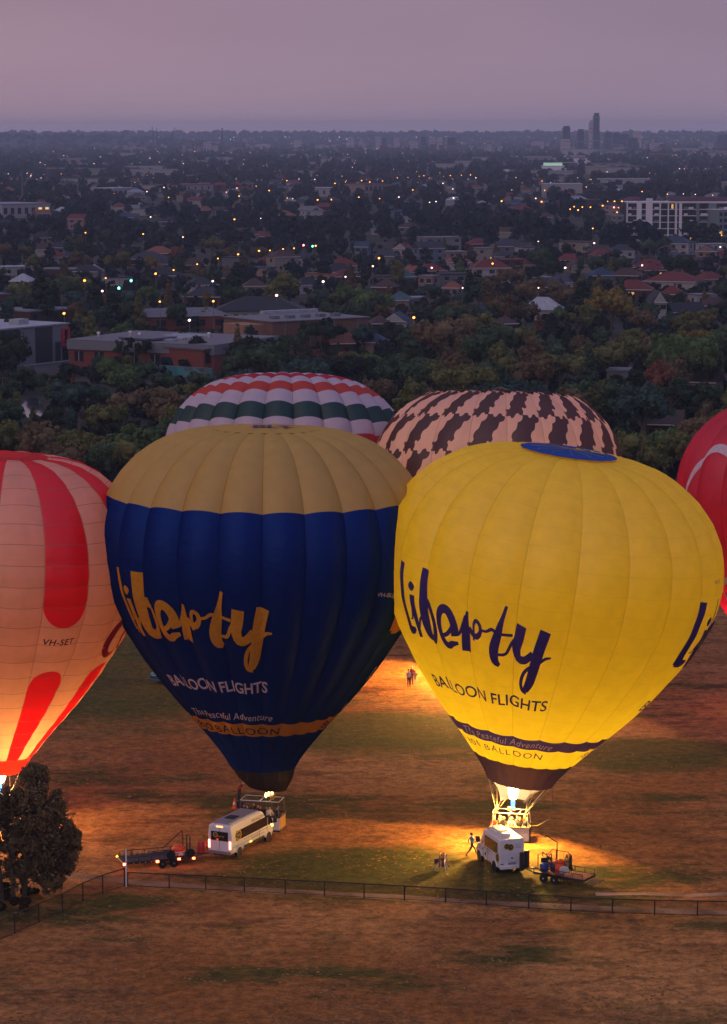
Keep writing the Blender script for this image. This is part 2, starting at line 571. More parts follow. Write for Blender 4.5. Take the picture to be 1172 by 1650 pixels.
class Env:
    """envelope surface in the balloon's own frame: z along the axis, theta 0 faces the camera"""
    def __init__(s, base_px, mouth_px, crown_px, dY=0.0, ngore=20, rscale=1.0, bulge=0.34, th0=0.0, mdY=0.0):
        s.base = gp(*base_px)
        Y = s.base.y
        s.M = at(*mouth_px, Y + mdY)
        s.C = at(*crown_px, Y + dY)
        s.L = (s.C - s.M).length
        a = (s.C - s.M).normalized()
        e1 = (Vector((1, 0, 0)) - a * a.x).normalized()
        e2 = a.cross(e1)
        s.mat = Matrix.Translation(s.M) @ Matrix((e1, e2, a)).transposed().to_4x4()
        s.loc = Matrix.Translation(s.M - s.base) @ Matrix((e1, e2, a)).transposed().to_4x4()
        s.N, s.bulge, s.th0 = ngore, bulge, th0
        t = np.linspace(0, 1, 600)
        T, Rr = np.array(PROF_T), np.array(PROF_R) * rscale
        # smooth the traced profile
        r = np.interp(t, T, Rr)
        k = np.ones(15) / 15.0
        rp = np.concatenate([2 * r[0] - r[14:0:-1], r, -r[-2:-16:-1]])
        r = np.convolve(rp, k, 'same')[14:-14]
        r[-1] = 0.0
        h = t * s.L
        r = r * s.L
        s.h, s.r = h, r
        s.s = np.concatenate([[0], np.cumsum(np.hypot(np.diff(h), np.diff(r)))])
        s.rmax = r.max()
        s.dth = 2 * math.pi / ngore

    def s_of_h(s, hf):
        return float(np.interp(hf * s.L, s.h, s.s))

    def pts(s, th, ss, off=0.0):
        """arrays of theta (in the frame) and arc length -> points"""
        th, ss = np.asarray(th, float), np.asarray(ss, float)
        r = np.interp(ss, s.s, s.r); h = np.interp(ss, s.s, s.h)
        e = 0.15
        dr = np.interp(ss + e, s.s, s.r) - np.interp(ss - e, s.s, s.r)
        dh = np.interp(ss + e, s.s, s.h) - np.interp(ss - e, s.s, s.h)
        q = np.hypot(dr, dh) + 1e-9
        nr, nz = dh / q, -dr / q
        u = ((th - s.th0) / s.dth) % 1.0
        b = s.bulge * np.clip(r / s.rmax, 0, 1) ** 1.7 * (1 - (2 * u - 1) ** 2) + off
        rr = r + nr * b
        return np.stack([rr * np.sin(th), -rr * np.cos(th), h + nz * b], -1)


US = np.array([0, 0.012, 0.06, 0.15, 0.27, 0.4, 0.5, 0.6, 0.73, 0.85, 0.94, 0.988, 1.0])


def gore_mesh(name, env, bands, mats, rows_per_m=1.1, us=US, pillow=0.0, period=1.2):
    """bands: list of (s0, s1, material index); one gore from theta 0 to dtheta"""
    vs, fs, mi, uvs = [], [], [], []
    for s0, s1, m_ in bands:
        nr = max(2, int((s1 - s0) * rows_per_m) + 1)
        ss = np.linspace(s0, s1, nr + 1)
        b0 = len(vs)
        for sv in ss:
            off = 0.0
            if pillow:
                off = pillow * math.sin(math.pi * ((sv / period) % 1.0))
            P = env.pts(env.th0 + us * env.dth * 0.99999, np.full(len(us), sv), off)
            # the bulge function wraps at u=1, so close the last column by hand
            vs += [tuple(p) for p in P]
            uvs += [(u, sv) for u in us]
        n = len(us)
        for j in range(nr):
            for i in range(n - 1):
                fs.append((b0 + j * n + i, b0 + j * n + i + 1, b0 + (j + 1) * n + i + 1, b0 + (j + 1) * n + i)); mi.append(m_)
    me = bpy.data.meshes.new(name)
    me.from_pydata(vs, [], fs)
    for m_ in mats: me.materials.append(m_)
    me.polygons.foreach_set('material_index', mi)
    me.polygons.foreach_set('use_smooth', [True] * len(fs))
    ul = me.uv_layers.new(name='UVMap')
    li = np.empty(len(me.loops), np.int32); me.loops.foreach_get('vertex_index', li)
    ul.data.foreach_set('uv', np.array(uvs, np.float32)[li].reshape(-1))
    return me


def place_gores(root, env, meshes, name='gore', labels=None):
    for k in range(env.N):
        o = link(name, meshes[k % len(meshes)], root)
        o.matrix_local = env.loc @ Matrix.Rotation(k * env.dth, 4, 'Z')
        if labels: o['label'] = labels[k % len(labels)]


_FONT_CACHE = {}


def text_shape(txt, size, shear=0.0, bold=0.0, space=1.0, grid=0.45):
    """flat lettering as (verts, faces) cut into a grid so that it can follow a bulging surface"""
    cu = bpy.data.curves.new('t', 'FONT')
    cu.body = txt; cu.size = size; cu.shear = shear; cu.offset = bold; cu.space_character = space
    cu.align_x = 'CENTER'; cu.resolution_u = 4
    ob = bpy.data.objects.new('t', cu)
    COL.objects.link(ob)
    dg = bpy.context.evaluated_depsgraph_get()
    me = bpy.data.meshes.new_from_object(ob.evaluated_get(dg))
    bpy.data.objects.remove(ob)
    bm = bmesh.new(); bm.from_mesh(me)
    bpy.data.meshes.remove(me); bpy.data.curves.remove(cu)
    if grid:
        xs_ = [v.co.x for v in bm.verts]; ys_ = [v.co.y for v in bm.verts]
        for ax, lo, hi in ((0, min(xs_), max(xs_)), (1, min(ys_), max(ys_))):
            c = lo + grid
            while c < hi:
                no = Vector((1, 0, 0)) if ax == 0 else Vector((0, 1, 0))
                bmesh.ops.bisect_plane(bm, geom=bm.verts[:] + bm.edges[:] + bm.faces[:], plane_co=no * c, plane_no=no)
                c += grid
    V = np.array([v.co[:2] for v in bm.verts]); bm.verts.index_update()
    Fc = [tuple(v.index for v in f.verts) for f in bm.faces]
    bm.free()
    return V, Fc


def crspline(pts, step=0.22):
    P = [np.array(p, float) for p in pts]
    out = []
    for i in range(len(P) - 1):
        p0, p1, p2, p3 = P[max(i - 1, 0)], P[i], P[i + 1], P[min(i + 2, len(P) - 1)]
        n = max(3, int(np.hypot(*(p2 - p1)[:2]) / step))
        for k in range(n):
            t = k / n
            out.append(0.5 * ((2 * p1) + (-p0 + p2) * t + (2 * p0 - 5 * p1 + 4 * p2 - p3) * t * t + (-p0 + 3 * p1 - 3 * p2 + p3) * t ** 3))
    out.append(P[-1])
    return np.array(out)


def ribbon(pts, step=0.22):
    """variable width brush stroke (x, y, width) -> verts, faces"""
    C = crspline(pts, step)
    d = np.gradient(C[:, :2], axis=0)
    d /= (np.linalg.norm(d, axis=1, keepdims=True) + 1e-9)
    nn = np.stack([-d[:, 1], d[:, 0]], 1)
    V, Fc = [], []
    for i in range(len(C)):
        for q in (-0.5, -0.17, 0.17, 0.5):
            V.append(C[i, :2] + nn[i] * C[i, 2] * q)
    for i in range(len(C) - 1):
        for k in range(3):
            Fc.append((i * 4 + k, i * 4 + k + 1, i * 4 + 4 + k + 1, i * 4 + 4 + k))
    return np.array(V), Fc


def ell(cx, cy, rx, ry, w, a0=0, a1=360, n=14, w1=None):
    w1 = w if w1 is None else w1
    return [(cx + rx * math.cos(R(a0 + (a1 - a0) * k / n)), cy + ry * math.sin(R(a0 + (a1 - a0) * k / n)), w + (w1 - w) * k / n) for k in range(n + 1)]


LIBERTY = [
    [(0.35, 4.95, .78), (0.28, 3.4, .78), (0.3, 1.6, .82), (0.42, 0.15, .9)],                        # L stem
    [(0.2, 0.38, .8), (0.9, 0.35, .62), (1.45, 0.55, .25)],                                          # L foot
    [(1.05, 1.25, .06), (1.35, 1.35, .16), (1.62, 2.2, .16), (1.72, 2.7, .1)],                       # hairline to the i
    [(1.78, 3.02, .52), (1.78, 1.6, .5), (1.92, 0.0, .36)],                                          # i stem
    [(1.72, 3.95, .12), (1.74, 3.75, .6), (1.76, 3.5, .62), (1.8, 3.3, .1)],                         # i dot
    [(1.95, 0.5, .16), (2.3, 1.4, .2), (2.6, 1.6, .16)],
    [(3.2, 5.0, .82), (3.0, 3.2, .84), (2.85, 1.6, .86), (2.95, 0.5, .6)],                           # b stem
    ell(3.5, 1.42, .72, 1.32, .66, 150, -200, 22),                                                   # b bowl
    ell(5.75, 1.6, .78, 1.35, .68, -20, 300, 20, .45) + [(6.75, 0.55, .22)],                         # e round
    [(5.35, 0.95, .3), (5.9, 1.25, .34), (6.55, 2.1, .3), (6.5, 2.5, .4)],                           # e bar
    [(6.15, 1.1, .16), (6.9, 1.3, .24), (7.3, 2.0, .26), (7.55, 2.7, .2)],                           # link to r
    [(7.75, 3.05, .25), (7.65, 2.3, .5), (7.55, 1.2, .85), (7.45, 0.0, .86)],                        # r stem
    [(7.9, 1.9, .5), (8.4, 1.55, .5), (8.8, 1.55, .45), (9.15, 2.0, .34), (9.1, 2.5, .3), (8.75, 2.7, .26), (8.5, 2.4, .24), (8.45, 1.8, .22), (8.4, 1.1, .2)],
    [(9.05, 2.2, .2), (9.7, 2.2, .2), (10.2, 2.45, .24), (10.7, 2.2, .2), (11.9, 2.1, .22)],         # t bar
    [(11.25, 4.15, .22), (11.0, 3.2, .34), (10.65, 2.0, .7), (10.35, 0.9, .84), (10.45, 0.05, .7), (10.85, -0.3, .35)],  # t stem
    [(10.75, 0.55, .2), (11.4, 0.65, .24), (11.8, 1.4, .26), (12.1, 1.9, .2)],                       # link to y
    [(12.6, 3.0, .86), (12.45, 2.0, .88), (12.3, 1.2, .8), (12.55, 0.5, .66), (13.2, 0.55, .6), (13.8, 1.2, .5)],
    [(14.6, 3.0, .9), (14.3, 1.6, .92), (14.05, 0.0, .9), (13.8, -1.3, .85), (13.45, -2.1, .6)],     # y stem
    [(13.6, -2.15, .55), (13.15, -2.1, .36), (12.95, -1.5, .32), (13.15, -0.6, .3), (13.6, 0.0, .28), (14.4, 0.5, .24), (14.9, 0.95, .24), (15.4, 1.05, .12)],
]


def lettering(root, env, shapes, th_c, s0, m, name='lettering', off0=0.045, label=None, sx=1.0, slope=0.0, fit=None, sy=1.0):
    """shapes: list of (V (n,2) metres, faces); x=0 sits at th_c, y=0 at arc s0"""
    rm = float(np.interp(s0, env.s, env.r))
    if len(shapes) == 1 and fit and len(fit) == 2:                   # one part for each word
        V, Fc = shapes[0]
        ext = sorted((V[list(f), 0].min(), V[list(f), 0].max()) for f in Fc)
        cuts, reach = [], ext[0][1]
        gap = 0.2 * (V[:, 1].max() - V[:, 1].min())
        for x0_, x1_ in ext:
            if x0_ > reach + gap: cuts.append((reach + x0_) / 2)
            reach = max(reach, x1_)
        if cuts:
            lo_, hi_ = V[:, 0].min(), V[:, 0].max()
            edges = [-1e9] + cuts + [1e9]
            out = None
            for q in range(len(edges) - 1):
                keep = [f for f in Fc if edges[q] < V[list(f), 0].mean() < edges[q + 1]]
                use = sorted({i for f in keep for i in f}); ren = {i: k for k, i in enumerate(use)}
                V2 = V[use]; k_ = (fit[1] - fit[0]) / (hi_ - lo_)
                f2 = (fit[0] + (V2[:, 0].min() - lo_) * k_, fit[0] + (V2[:, 0].max() - lo_) * k_)
                out = lettering(root, env, [(V2, [tuple(ren[i] for i in f) for f in keep])], th_c, s0, m, name, off0, label, sx, slope, f2 + ('word',), sy)
            return out
    vs, fs = [], []
    lo = min(V[:, 0].min() for V, _ in shapes); hi = max(V[:, 0].max() for V, _ in shapes)
    for i, (V, Fc) in enumerate(shapes):
        if fit:                                    # spread the words between two bearings round the envelope
            th = R(fit[0]) + (V[:, 0] - lo) / (hi - lo) * R(fit[1] - fit[0])
        else:
            th = th_c + V[:, 0] * sx / rm
        P = env.pts(th, s0 + V[:, 1] * sy + slope * V[:, 0], off0 + 0.006 * i)
        b = len(vs)
        vs += [tuple(p) for p in P]
        fs += [tuple(b + k for k in f) for f in Fc]
    me = bpy.data.meshes.new(name)
    me.from_pydata(vs, [], fs)
    me.materials.append(m)
    o = link(name, me, root)
    o.matrix_local = env.loc
    if label: o['label'] = label
    return o


def liberty_shapes(width, bold=1.0):
    k = width / 15.4
    out = []
    for st in LIBERTY:
        V, Fc = ribbon([(x, y, w * bold + .02) for x, y, w in st])
        V = V * k
        V[:, 0] -= width / 2
        out.append((V, Fc))
    return out


def mid_uv(me):
    ul_ = me.uv_layers.new(name='UVMap')
    ul_.data.foreach_set('uv', np.tile(np.array([.5, .55], np.float32), len(me.loops)))
    return me


def ring_mesh(env, s0, s1, off, n_per=8, name='band'):
    n = env.N * n_per
    th = env.th0 + np.linspace(0, 2 * math.pi, n, endpoint=False) + 1e-6
    ss = np.linspace(s0, s1, max(3, int((s1 - s0) * 2) + 1))
    vs, fs = [], []
    for sv in ss:
        vs += [tuple(p) for p in env.pts(th, np.full(n, sv), off)]
    for j in range(len(ss) - 1):
        for i in range(n):
            fs.append((j * n + i, j * n + (i + 1) % n, (j + 1) * n + (i + 1) % n, (j + 1) * n + i))
    me = bpy.data.meshes.new(name); me.from_pydata(vs, [], fs)
    me.polygons.foreach_set('use_smooth', [True] * len(fs))
    return mid_uv(me)


def cap_disc(root, env, hs, m, name='parachute_vent', lift=0.12, n=48, label=None, flat=None):
    """the round vent panel that closes the crown, edge at arc hs"""
    s_end = env.s[-1]
    ss = np.linspace(hs, s_end - 0.02, 8)
    th = np.linspace(0, 2 * math.pi, n, endpoint=False)
    vs, fs = [], []
    for sv in ss:
        r = float(np.interp(sv, env.s, env.r)); h = float(np.interp(sv, env.s, env.h))
        if flat is not None: h = float(np.interp(hs, env.s, env.h)) + (h - float(np.interp(hs, env.s, env.h))) * flat
        for t in th:
            rr = r * (1 + 0.012 * math.cos(t * env.N))
            vs.append((rr * math.sin(t), -rr * math.cos(t), h + lift))
    hh = float(np.interp(hs, env.s, env.h))
    vs.append((0, 0, (env.L if flat is None else hh + (env.L - hh) * flat) + lift - 0.02))
    for j in range(len(ss) - 1):
        for i in range(n):
            fs.append((j * n + i, j * n + (i + 1) % n, (j + 1) * n + (i + 1) % n, (j + 1) * n + i))
    b = (len(ss) - 1) * n
    for i in range(n):
        fs.append((b + i, b + (i + 1) % n, len(vs) - 1))
    me = bpy.data.meshes.new(name); me.from_pydata(vs, [], fs); me.materials.append(m)
    me.polygons.foreach_set('use_smooth', [True] * len(fs))
    mid_uv(me)
    o = link(name, me, root); o.matrix_local = env.loc
    if label: o['label'] = label
    return o


def flame_meshes(root, p, hcore=1.5, r=0.36, tongue=4.5, k_core=300.0, k_tongue=150.0, colr=(1.0, 0.66, 0.28), lean=(0, 0), tcol=(1.0, .70, .32)):
    """lit burner: blue jet, white heart, long yellow tongue (p in the root's frame)"""
    def tear(z0, prof, name, m):
        mb_ = MB()
        pts_ = [(rr, zz) for rr, zz in prof]
        mb_.lathe(pts_, 12)
        for i, v in enumerate(mb_.v):
            k = max(0.0, v[2]) / 6.0
            mb_.v[i] = (v[0] + lean[0] * k * k, v[1] + lean[1] * k * k, v[2])
        o = mb_.obj(name, root, m, smooth=True)
        o.location = (p[0], p[1], p[2])
        return o
    fl = tear(0, [(0.05, -0.02), (0.13, 0.05), (0.15, 0.35), (0.17, 0.62), (0.05, 0.66)], 'flame_jet', glow('burner flame blue', (0.10, 0.32, 1.0), 5.0))
    tear(0, [(0.1, 0.70), (r * 0.72, 0.85), (r, 1.25), (r * 1.08, 0.85 + hcore * 0.55), (r * 0.8, 0.75 + hcore * 0.85), (r * 0.3, 0.85 + hcore), (0.04, 0.95 + hcore)], 'flame',
         glow('burner flame heart %d' % int(k_core), colr, k_core))
    zt = 1.0 + hcore
    if tongue > 0:
        tear(0, [(0.015, zt), (0.085, zt + .7), (0.04, zt + 2.2), (0.05, zt + tongue * .3), (0.17, zt + tongue * 0.62), (0.18, zt + tongue * 0.9), (0.02, zt + tongue)], 'flame_tongue', glow('burner flame tongue %d %d' % (int(k_tongue), int(tcol[1] * 100)), tcol, k_tongue))
    return fl


def burner_light(root, p, aim, power, cone=166, colr=(1.0, .55, .17), blend=.10):
    """the light the burner throws on the grass through the open side of the mouth, where no scoop hangs"""
    la = bpy.data.lights.new('burner_light', 'SPOT')
    la.energy = power; la.color = colr; la.spot_size = R(cone); la.spot_blend = blend; la.shadow_soft_size = .8
    o = bpy.data.objects.new('burner_light', la); COL.objects.link(o)
    o.parent = root
    o.location = p
    o.rotation_euler = (-Vector(aim)).to_track_quat('Z', 'Y').to_euler()
    return o
# ------------------------------------------------------------------ people
SKIN = mat('skin', (0.42, 0.24, 0.16), 0.6, 0.3, var=0.06)


def person_mesh(name, J, detail=1):
    """one continuous body grown over a skeleton J: {joint: (x, y, z, r)} facing +x"""
    order = list(J)
    idx = {k: i for i, k in enumerate(order)}
    E_ = [('pelvis', 'belly'), ('belly', 'chest'), ('chest', 'neck'), ('neck', 'chin'), ('chin', 'brow'), ('brow', 'top')]
    for s in 'lr':
        E_ += [('pelvis', 'hip' + s), ('hip' + s, 'knee' + s), ('knee' + s, 'ankle' + s), ('ankle' + s, 'toe' + s),
               ('chest', 'sh' + s), ('sh' + s, 'elbow' + s), ('elbow' + s, 'wrist' + s), ('wrist' + s, 'hand' + s)]
    bm = bmesh.new()
    lay = bm.verts.layers.skin.verify()
    V = []
    for k in order:
        x, y, z, r = J[k]
        v = bm.verts.new((x, y, z))
        v[lay].radius = (r, r)
        if k == 'pelvis': v[lay].use_root = True
        V.append(v)
    for a_, b_ in E_:
        bm.edges.new((V[idx[a_]], V[idx[b_]]))
    me = bpy.data.meshes.new('p'); bm.to_mesh(me); bm.free()
    ob = bpy.data.objects.new('p', me); COL.objects.link(ob)
    ob.modifiers.new('s', 'SKIN').use_smooth_shade = True
    sub = ob.modifiers.new('u', 'SUBSURF'); sub.levels = detail; sub.render_levels = detail
    dg = bpy.context.evaluated_depsgraph_get()
    out = bpy.data.meshes.new_from_object(ob.evaluated_get(dg))
    bpy.data.objects.remove(ob); bpy.data.meshes.remove(me)
    out.name = name
    out.materials.clear()
    for _ in range(4): out.materials.append(SKIN)
    hz_ = J['pelvis'][2]
    hands = [Vector(J[k][:3]) for k in ('handl', 'handr')] + [Vector(J[k][:3]) for k in ('wristl', 'wristr')]
    nz_ = J['neck'][2]
    for p in out.polygons:
        c = p.center
        if c.z > nz_ + 0.02 or any((c - h).length < 0.1 for h in hands): p.material_index = 0
        elif c.z < 0.1: p.material_index = 3
        elif c.z < hz_ + 0.04 and not any((c - Vector(J[k][:3])).length < 0.12 for k in ('elbowl', 'elbowr')): p.material_index = 2
        else: p.material_index = 1
    return out


def joints(walk=0.0, arms='down', bend=0.0):
    J = {'pelvis': (0, 0, .95, .15), 'belly': (0.01 + bend * .1, 0, 1.13, .145), 'chest': (0.0 + bend * .3, 0, 1.36 - bend * .08, .165), 'neck': (0.01 + bend * .45, 0, 1.52 - bend * .14, .06),
         'chin': (0.035 + bend * .52, 0, 1.585 - bend * .18, .075), 'brow': (0.015 + bend * .56, 0, 1.68 - bend * .2, .10), 'top': (0.0 + bend * .56, 0, 1.755 - bend * .2, .07)}
    for s, sg in (('l', 1), ('r', -1)):
        w = walk * sg
        J['hip' + s] = (0, sg * .1, .88, .095)
        J['knee' + s] = (w * .26 + abs(walk) * .06, sg * .1, .5, .068)
        J['ankle' + s] = (w * .42 - (.12 * walk if sg < 0 else 0), sg * .1, .09 + (.06 if (w < 0) else 0), .045)
        J['toe' + s] = (J['ankle' + s][0] + .16, sg * .11, .035 + (.02 if w < 0 else 0), .035)
        J['sh' + s] = (bend * .3, sg * .19, 1.43 - bend * .1, .07)
        if arms == 'down':
            J['elbow' + s] = (-w * .16 - .02, sg * .26, 1.16, .045)
            J['wrist' + s] = (-w * .22 + .08, sg * .27, .93, .032)
            J['hand' + s] = (-w * .24 + .12, sg * .27, .82, .035)
        elif arms == 'rim':
            J['elbow' + s] = (.14, sg * .28, 1.18, .045)
            J['wrist' + s] = (.36, sg * .2, 1.14, .032)
            J['hand' + s] = (.45, sg * .17, 1.13, .036)
        else:                                       # one arm up to the burner
            up = sg < 0
            J['elbow' + s] = (.16, sg * .3, 1.5 if up else 1.18, .045)
            J['wrist' + s] = (.22, sg * .24, 1.78 if up else 1.1, .032)
            J['hand' + s] = (.24, sg * .22, 1.88 if up else 1.08, .036)
    return J


P_STAND = person_mesh('person_body', joints())
P_WALK = person_mesh('person_walking', joints(walk=1.0))
P_RIM = person_mesh('person_at_rim', joints(arms='rim'))
P_UP = person_mesh('person_reaching', joints(arms='up'))
P_BEND = person_mesh('person_leaning', joints(arms='rim', bend=0.8))
HAIRS = {}


def hair_mesh(kind):
    if kind not in HAIRS:
        bm = bmesh.new()
        bmesh.ops.create_uvsphere(bm, u_segments=10, v_segments=7, radius=0.118)
        for v in bm.verts:
            v.co.x = v.co.x * 0.98 - 0.02
            v.co.z = v.co.z * (1.0 if v.co.z > 0 or kind == 'short' else 1.9)
            if v.co.x > 0.03 and v.co.z < 0.03: v.co.x = 0.03
        me = bpy.data.meshes.new('hair'); bm.to_mesh(me); bm.free()
        me.materials.append(HAIRM['dark'])
        me.polygons.foreach_set('use_smooth', [True] * len(me.polygons))
        HAIRS[kind] = me
    return HAIRS[kind]


CLOTH = {k: mat('cloth ' + k, c, 0.85, 0.15, var=0.15) for k, c in dict(
    black=(0.014, 0.014, 0.018), navy=(0.02, 0.025, 0.06), red=(0.35, 0.03, 0.035), white=(0.62, 0.6, 0.58), grey=(0.2, 0.2, 0.22), blue=(0.11, 0.25, 0.42),
    brown=(0.12, 0.07, 0.045), cream=(0.5, 0.42, 0.3), maroon=(0.16, 0.025, 0.03), green=(0.06, 0.1, 0.06), charcoal=(0.045, 0.045, 0.05)).items()}
HAIRM = {k: mat('hair ' + k, c, 0.6, 0.3) for k, c in dict(dark=(0.02, 0.015, 0.012), brown=(0.08, 0.045, 0.025), fair=(0.4, 0.28, 0.14), grey=(0.35, 0.34, 0.33)).items()}


def person(loc, rz, body, label, top='black', legs='charcoal', hair='dark', scale=1.0, group=None, long=False, bend=0.0):
    o = bpy.data.objects.new('person', body)
    COL.objects.link(o)
    o.location = loc; o.rotation_euler = (0, 0, rz); o.scale = (scale,) * 3
    for i, m in enumerate((SKIN, CLOTH[top], CLOTH[legs], CLOTH['black'])):
        o.material_slots[i].link = 'OBJECT'
        o.material_slots[i].material = m
    tag(o, label, 'person', group)
    h = link('hair', hair_mesh('long' if long else 'short'), o, (-0.005 + bend * .56, 0, 1.70 - bend * .2))
    h.material_slots[0].link = 'OBJECT'
    h.material_slots[0].material = HAIRM[hair]
    return o


# ------------------------------------------------------------------ baskets
WICK = mat('wicker', (0.23, 0.125, 0.055), 0.8, 0.2, var=0.35, scale=14, bump=0.6)
LEATHER = mat('dark padded leather', (0.045, 0.03, 0.025), 0.6, 0.3, var=0.2)
STEEL = mat('stainless tube', (0.6, 0.6, 0.62), 0.35, 0.5, metal=0.7)
WHITEP = mat('white panel', (0.72, 0.7, 0.7), 0.55, 0.3, var=0.06)
ROPE = mat('flying wire', (0.22, 0.17, 0.11), 0.7, 0.3)
BLACKP = mat('black paint', (0.018, 0.018, 0.022), 0.5, 0.4)
CANVAS = mat('pale canvas', (0.66, 0.62, 0.56), 0.8, 0.2, var=0.08)
BRASS = mat('burner can', (0.45, 0.33, 0.18), 0.35, 0.5, metal=0.8)


def basket(label, group, P, rz, L, Wd, Hb, frame_h, side_mats, post_mat, banner=True):
    t = thing('balloon_basket', label, 'basket', P, rz, group)
    a, b = L / 2, Wd / 2
    # four woven walls, each of planks of weave with proud bands
    for (x0, x1, y0, y1, mi) in ((-a, a, -b, -b + .06, 0), (-a, a, b - .06, b, 1), (-a, -a + .06, -b + .062, b - .062, 2), (a - .06, a, -b + .062, b - .062, 3)):
        m_ = MB().box(x0, x1, y0, y1, .12, Hb)
        for k in range(5):
            z = .2 + k * (Hb - .3) / 4.5
            e_ = .018
            m_.box(x0 - (e_ if mi > 1 else 0), x1 + (e_ if mi > 1 else 0), y0 - (e_ if mi < 2 else 0), y1 + (e_ if mi < 2 else 0), z, z + .09)
        m_.obj('wall_panel', t, side_mats[mi])
    MB().box(-a - .04, a + .04, -b - .04, b + .04, 0, .118).obj('base_board', t, LEATHER)
    m_ = MB()
    for p, q in (((-a, -b), (a, -b)), ((a, -b), (a, b)), ((a, b), (-a, b)), ((-a, b), (-a, -b))):
        m_.bar((p[0], p[1], Hb + .05), (q[0], q[1], Hb + .05), .075, 8)
    m_.obj('padded_rim', t, LEATHER)
    for x in (-a * .34, a * .34):
        MB().box(x - .03, x + .03, -b + .065, b - .065, .13, Hb - .05).obj('partition', t, LEATHER)
    posts = [(x, y) for x in (-a + .05, -a * .34, a * .34, a - .05) for y in (-b, b)] if L > 3 else [(x, y) for x in (-a + .05, a - .05) for y in (-b, b)]
    for x, y in posts:
        MB().bar((x, y, Hb), (x * .94, y * .9, frame_h), .035, 6).obj('upright', t, post_mat)
    m_ = MB()
    fa, fb = a * .94, b * .9
    for p, q in (((-fa, -fb), (fa, -fb)), ((fa, -fb), (fa, fb)), ((fa, fb), (-fa, fb)), ((-fa, fb), (-fa, -fb)), ((0, -fb), (0, fb)), ((fa * .5, -fb), (fa * .5, fb))):
        m_.bar((p[0], p[1], frame_h), (q[0], q[1], frame_h), .032, 6)
    m_.obj('burner_frame', t, STEEL)
    for x, y in ((fa * .55, -.22), (fa * .55, .22)) if L > 3 else ((-.16, 0), (.16, 0)):
        m_ = MB().lathe([(.05, 0), (.15, .04), (.17, .3), (.15, .32)], 10)
        bo = m_.obj('burner', t, BRASS, loc=(x, y, frame_h + .03))
        MB().tube([(.10 * math.cos(q * .9), .10 * math.sin(q * .9), .31 + .02 * math.sin(q)) for q in range(8)], .018, 5).obj('coil', bo, BRASS)
    return t


def cables(root, env, P, frame_h, ex, ey, n, m, s_at=0.02, sag=0.0, r=0.022, rz=0.0, name='flying_wire'):
    """wires from the envelope mouth down to the basket frame corners"""
    c, s = math.cos(rz), math.sin(rz)
    for k in range(n):
        th = 2 * math.pi * (k + 0.5) / n
        q = env.mat @ Vector(env.pts([th], [s_at])[0])
        cx, cy = (ex if math.sin(th) > 0 else -ex), (-ey if math.cos(th) > 0 else ey)
        f = Vector((P.x + cx * c - cy * s, P.y + cx * s + cy * c, frame_h))
        pts_ = []
        for i in range(5 if sag else 2):
            w = i / (4 if sag else 1)
            p = q.lerp(f, w)
            p.z -= sag * math.sin(math.pi * w)
            pts_.append(p - root.location)
        MB().tube(pts_, r, 5).obj(name, root, m)


# ------------------------------------------------------------------ the yellow balloon
YEL = fabric('yellow balloon cloth', (0.78, 0.57, 0.012), trans=0.48, lines=0.14, period=1.45, line_dark=0.5, edge_k=.42)
YNAVY = fabric('dark violet skirt cloth', (0.035, 0.024, 0.055), trans=0.14, lines=0.2, period=1.2, line_dark=0.6)
YBLUE = fabric('royal blue cloth', (0.10, 0.075, 0.46), trans=0.25)
LETTER_NAVY = mat('navy print', (0.055, 0.032, 0.17), 0.8, 0.15)
LETTER_PALE = mat('pale lilac print', (0.80, 0.74, 0.82), 0.8, 0.15)
VENTB = fabric('vent blue cloth', (0.006, 0.06, 0.36), trans=0.3)
LETTER_YEL = mat('yellow print', (0.6, 0.45, 0.03), 0.8, 0.15)

env = Env((824, 1353), (838, 1258), (917, 727), dY=-0.4, ngore=20, rscale=1.0, bulge=0.52, th0=0.06)
by = thing('hot_air_balloon', 'bright yellow balloon with navy script lettering and lit burner, blue vent on its crown', 'hot air balloon', env.base, 0, 'hot air balloons on the field')
sk0, sk1 = env.s_of_h(0.0), env.s_of_h(0.083)
bd0, bd1 = env.s_of_h(0.152), env.s_of_h(0.190)
scap = env.s_of_h(0.9935)
place_gores(by, env, [gore_mesh('gore', env, [(sk0, sk1, 1), (sk1, scap, 0)], [YEL, YNAVY])])
cap_disc(by, env, env.s_of_h(0.9905), VENTB, lift=0.20, label='round royal blue vent panel with yellow letters')
o = link('band', ring_mesh(env, bd0, bd1, 0.02), by); o.data.materials.append(YBLUE); o.matrix_local = env.loc; o['label'] = 'royal blue band round the lower envelope'
for th in (0, 121, 242):
    lettering(by, env, liberty_shapes(15.4, .97), 0, env.s_of_h(0.447), LETTER_NAVY, fit=(th - 64, th - 1), sy=1.10, slope=-0.02)
    lettering(by, env, [text_shape('BALLOON FLIGHTS', 1.46, bold=0.02)], 0, env.s_of_h(0.300), LETTER_NAVY, fit=(th - 60, th + 2), sy=1.1)
    lettering(by, env, [text_shape('The Peaceful Adventure', 1.1, shear=0.3, space=1.12)], 0, env.s_of_h(0.161), LETTER_PALE, off0=0.06, fit=(th - 56, th + 14))
    lettering(by, env, [text_shape('1 800 BALLOON', 0.98, space=1.22)], 0, env.s_of_h(0.120), LETTER_NAVY, fit=(th - 72, th + 10))
lettering(by, env, [text_shape('VH-YLI', 0.42, grid=0)], R(66), env.s_of_h(0.70), LETTER_NAVY)
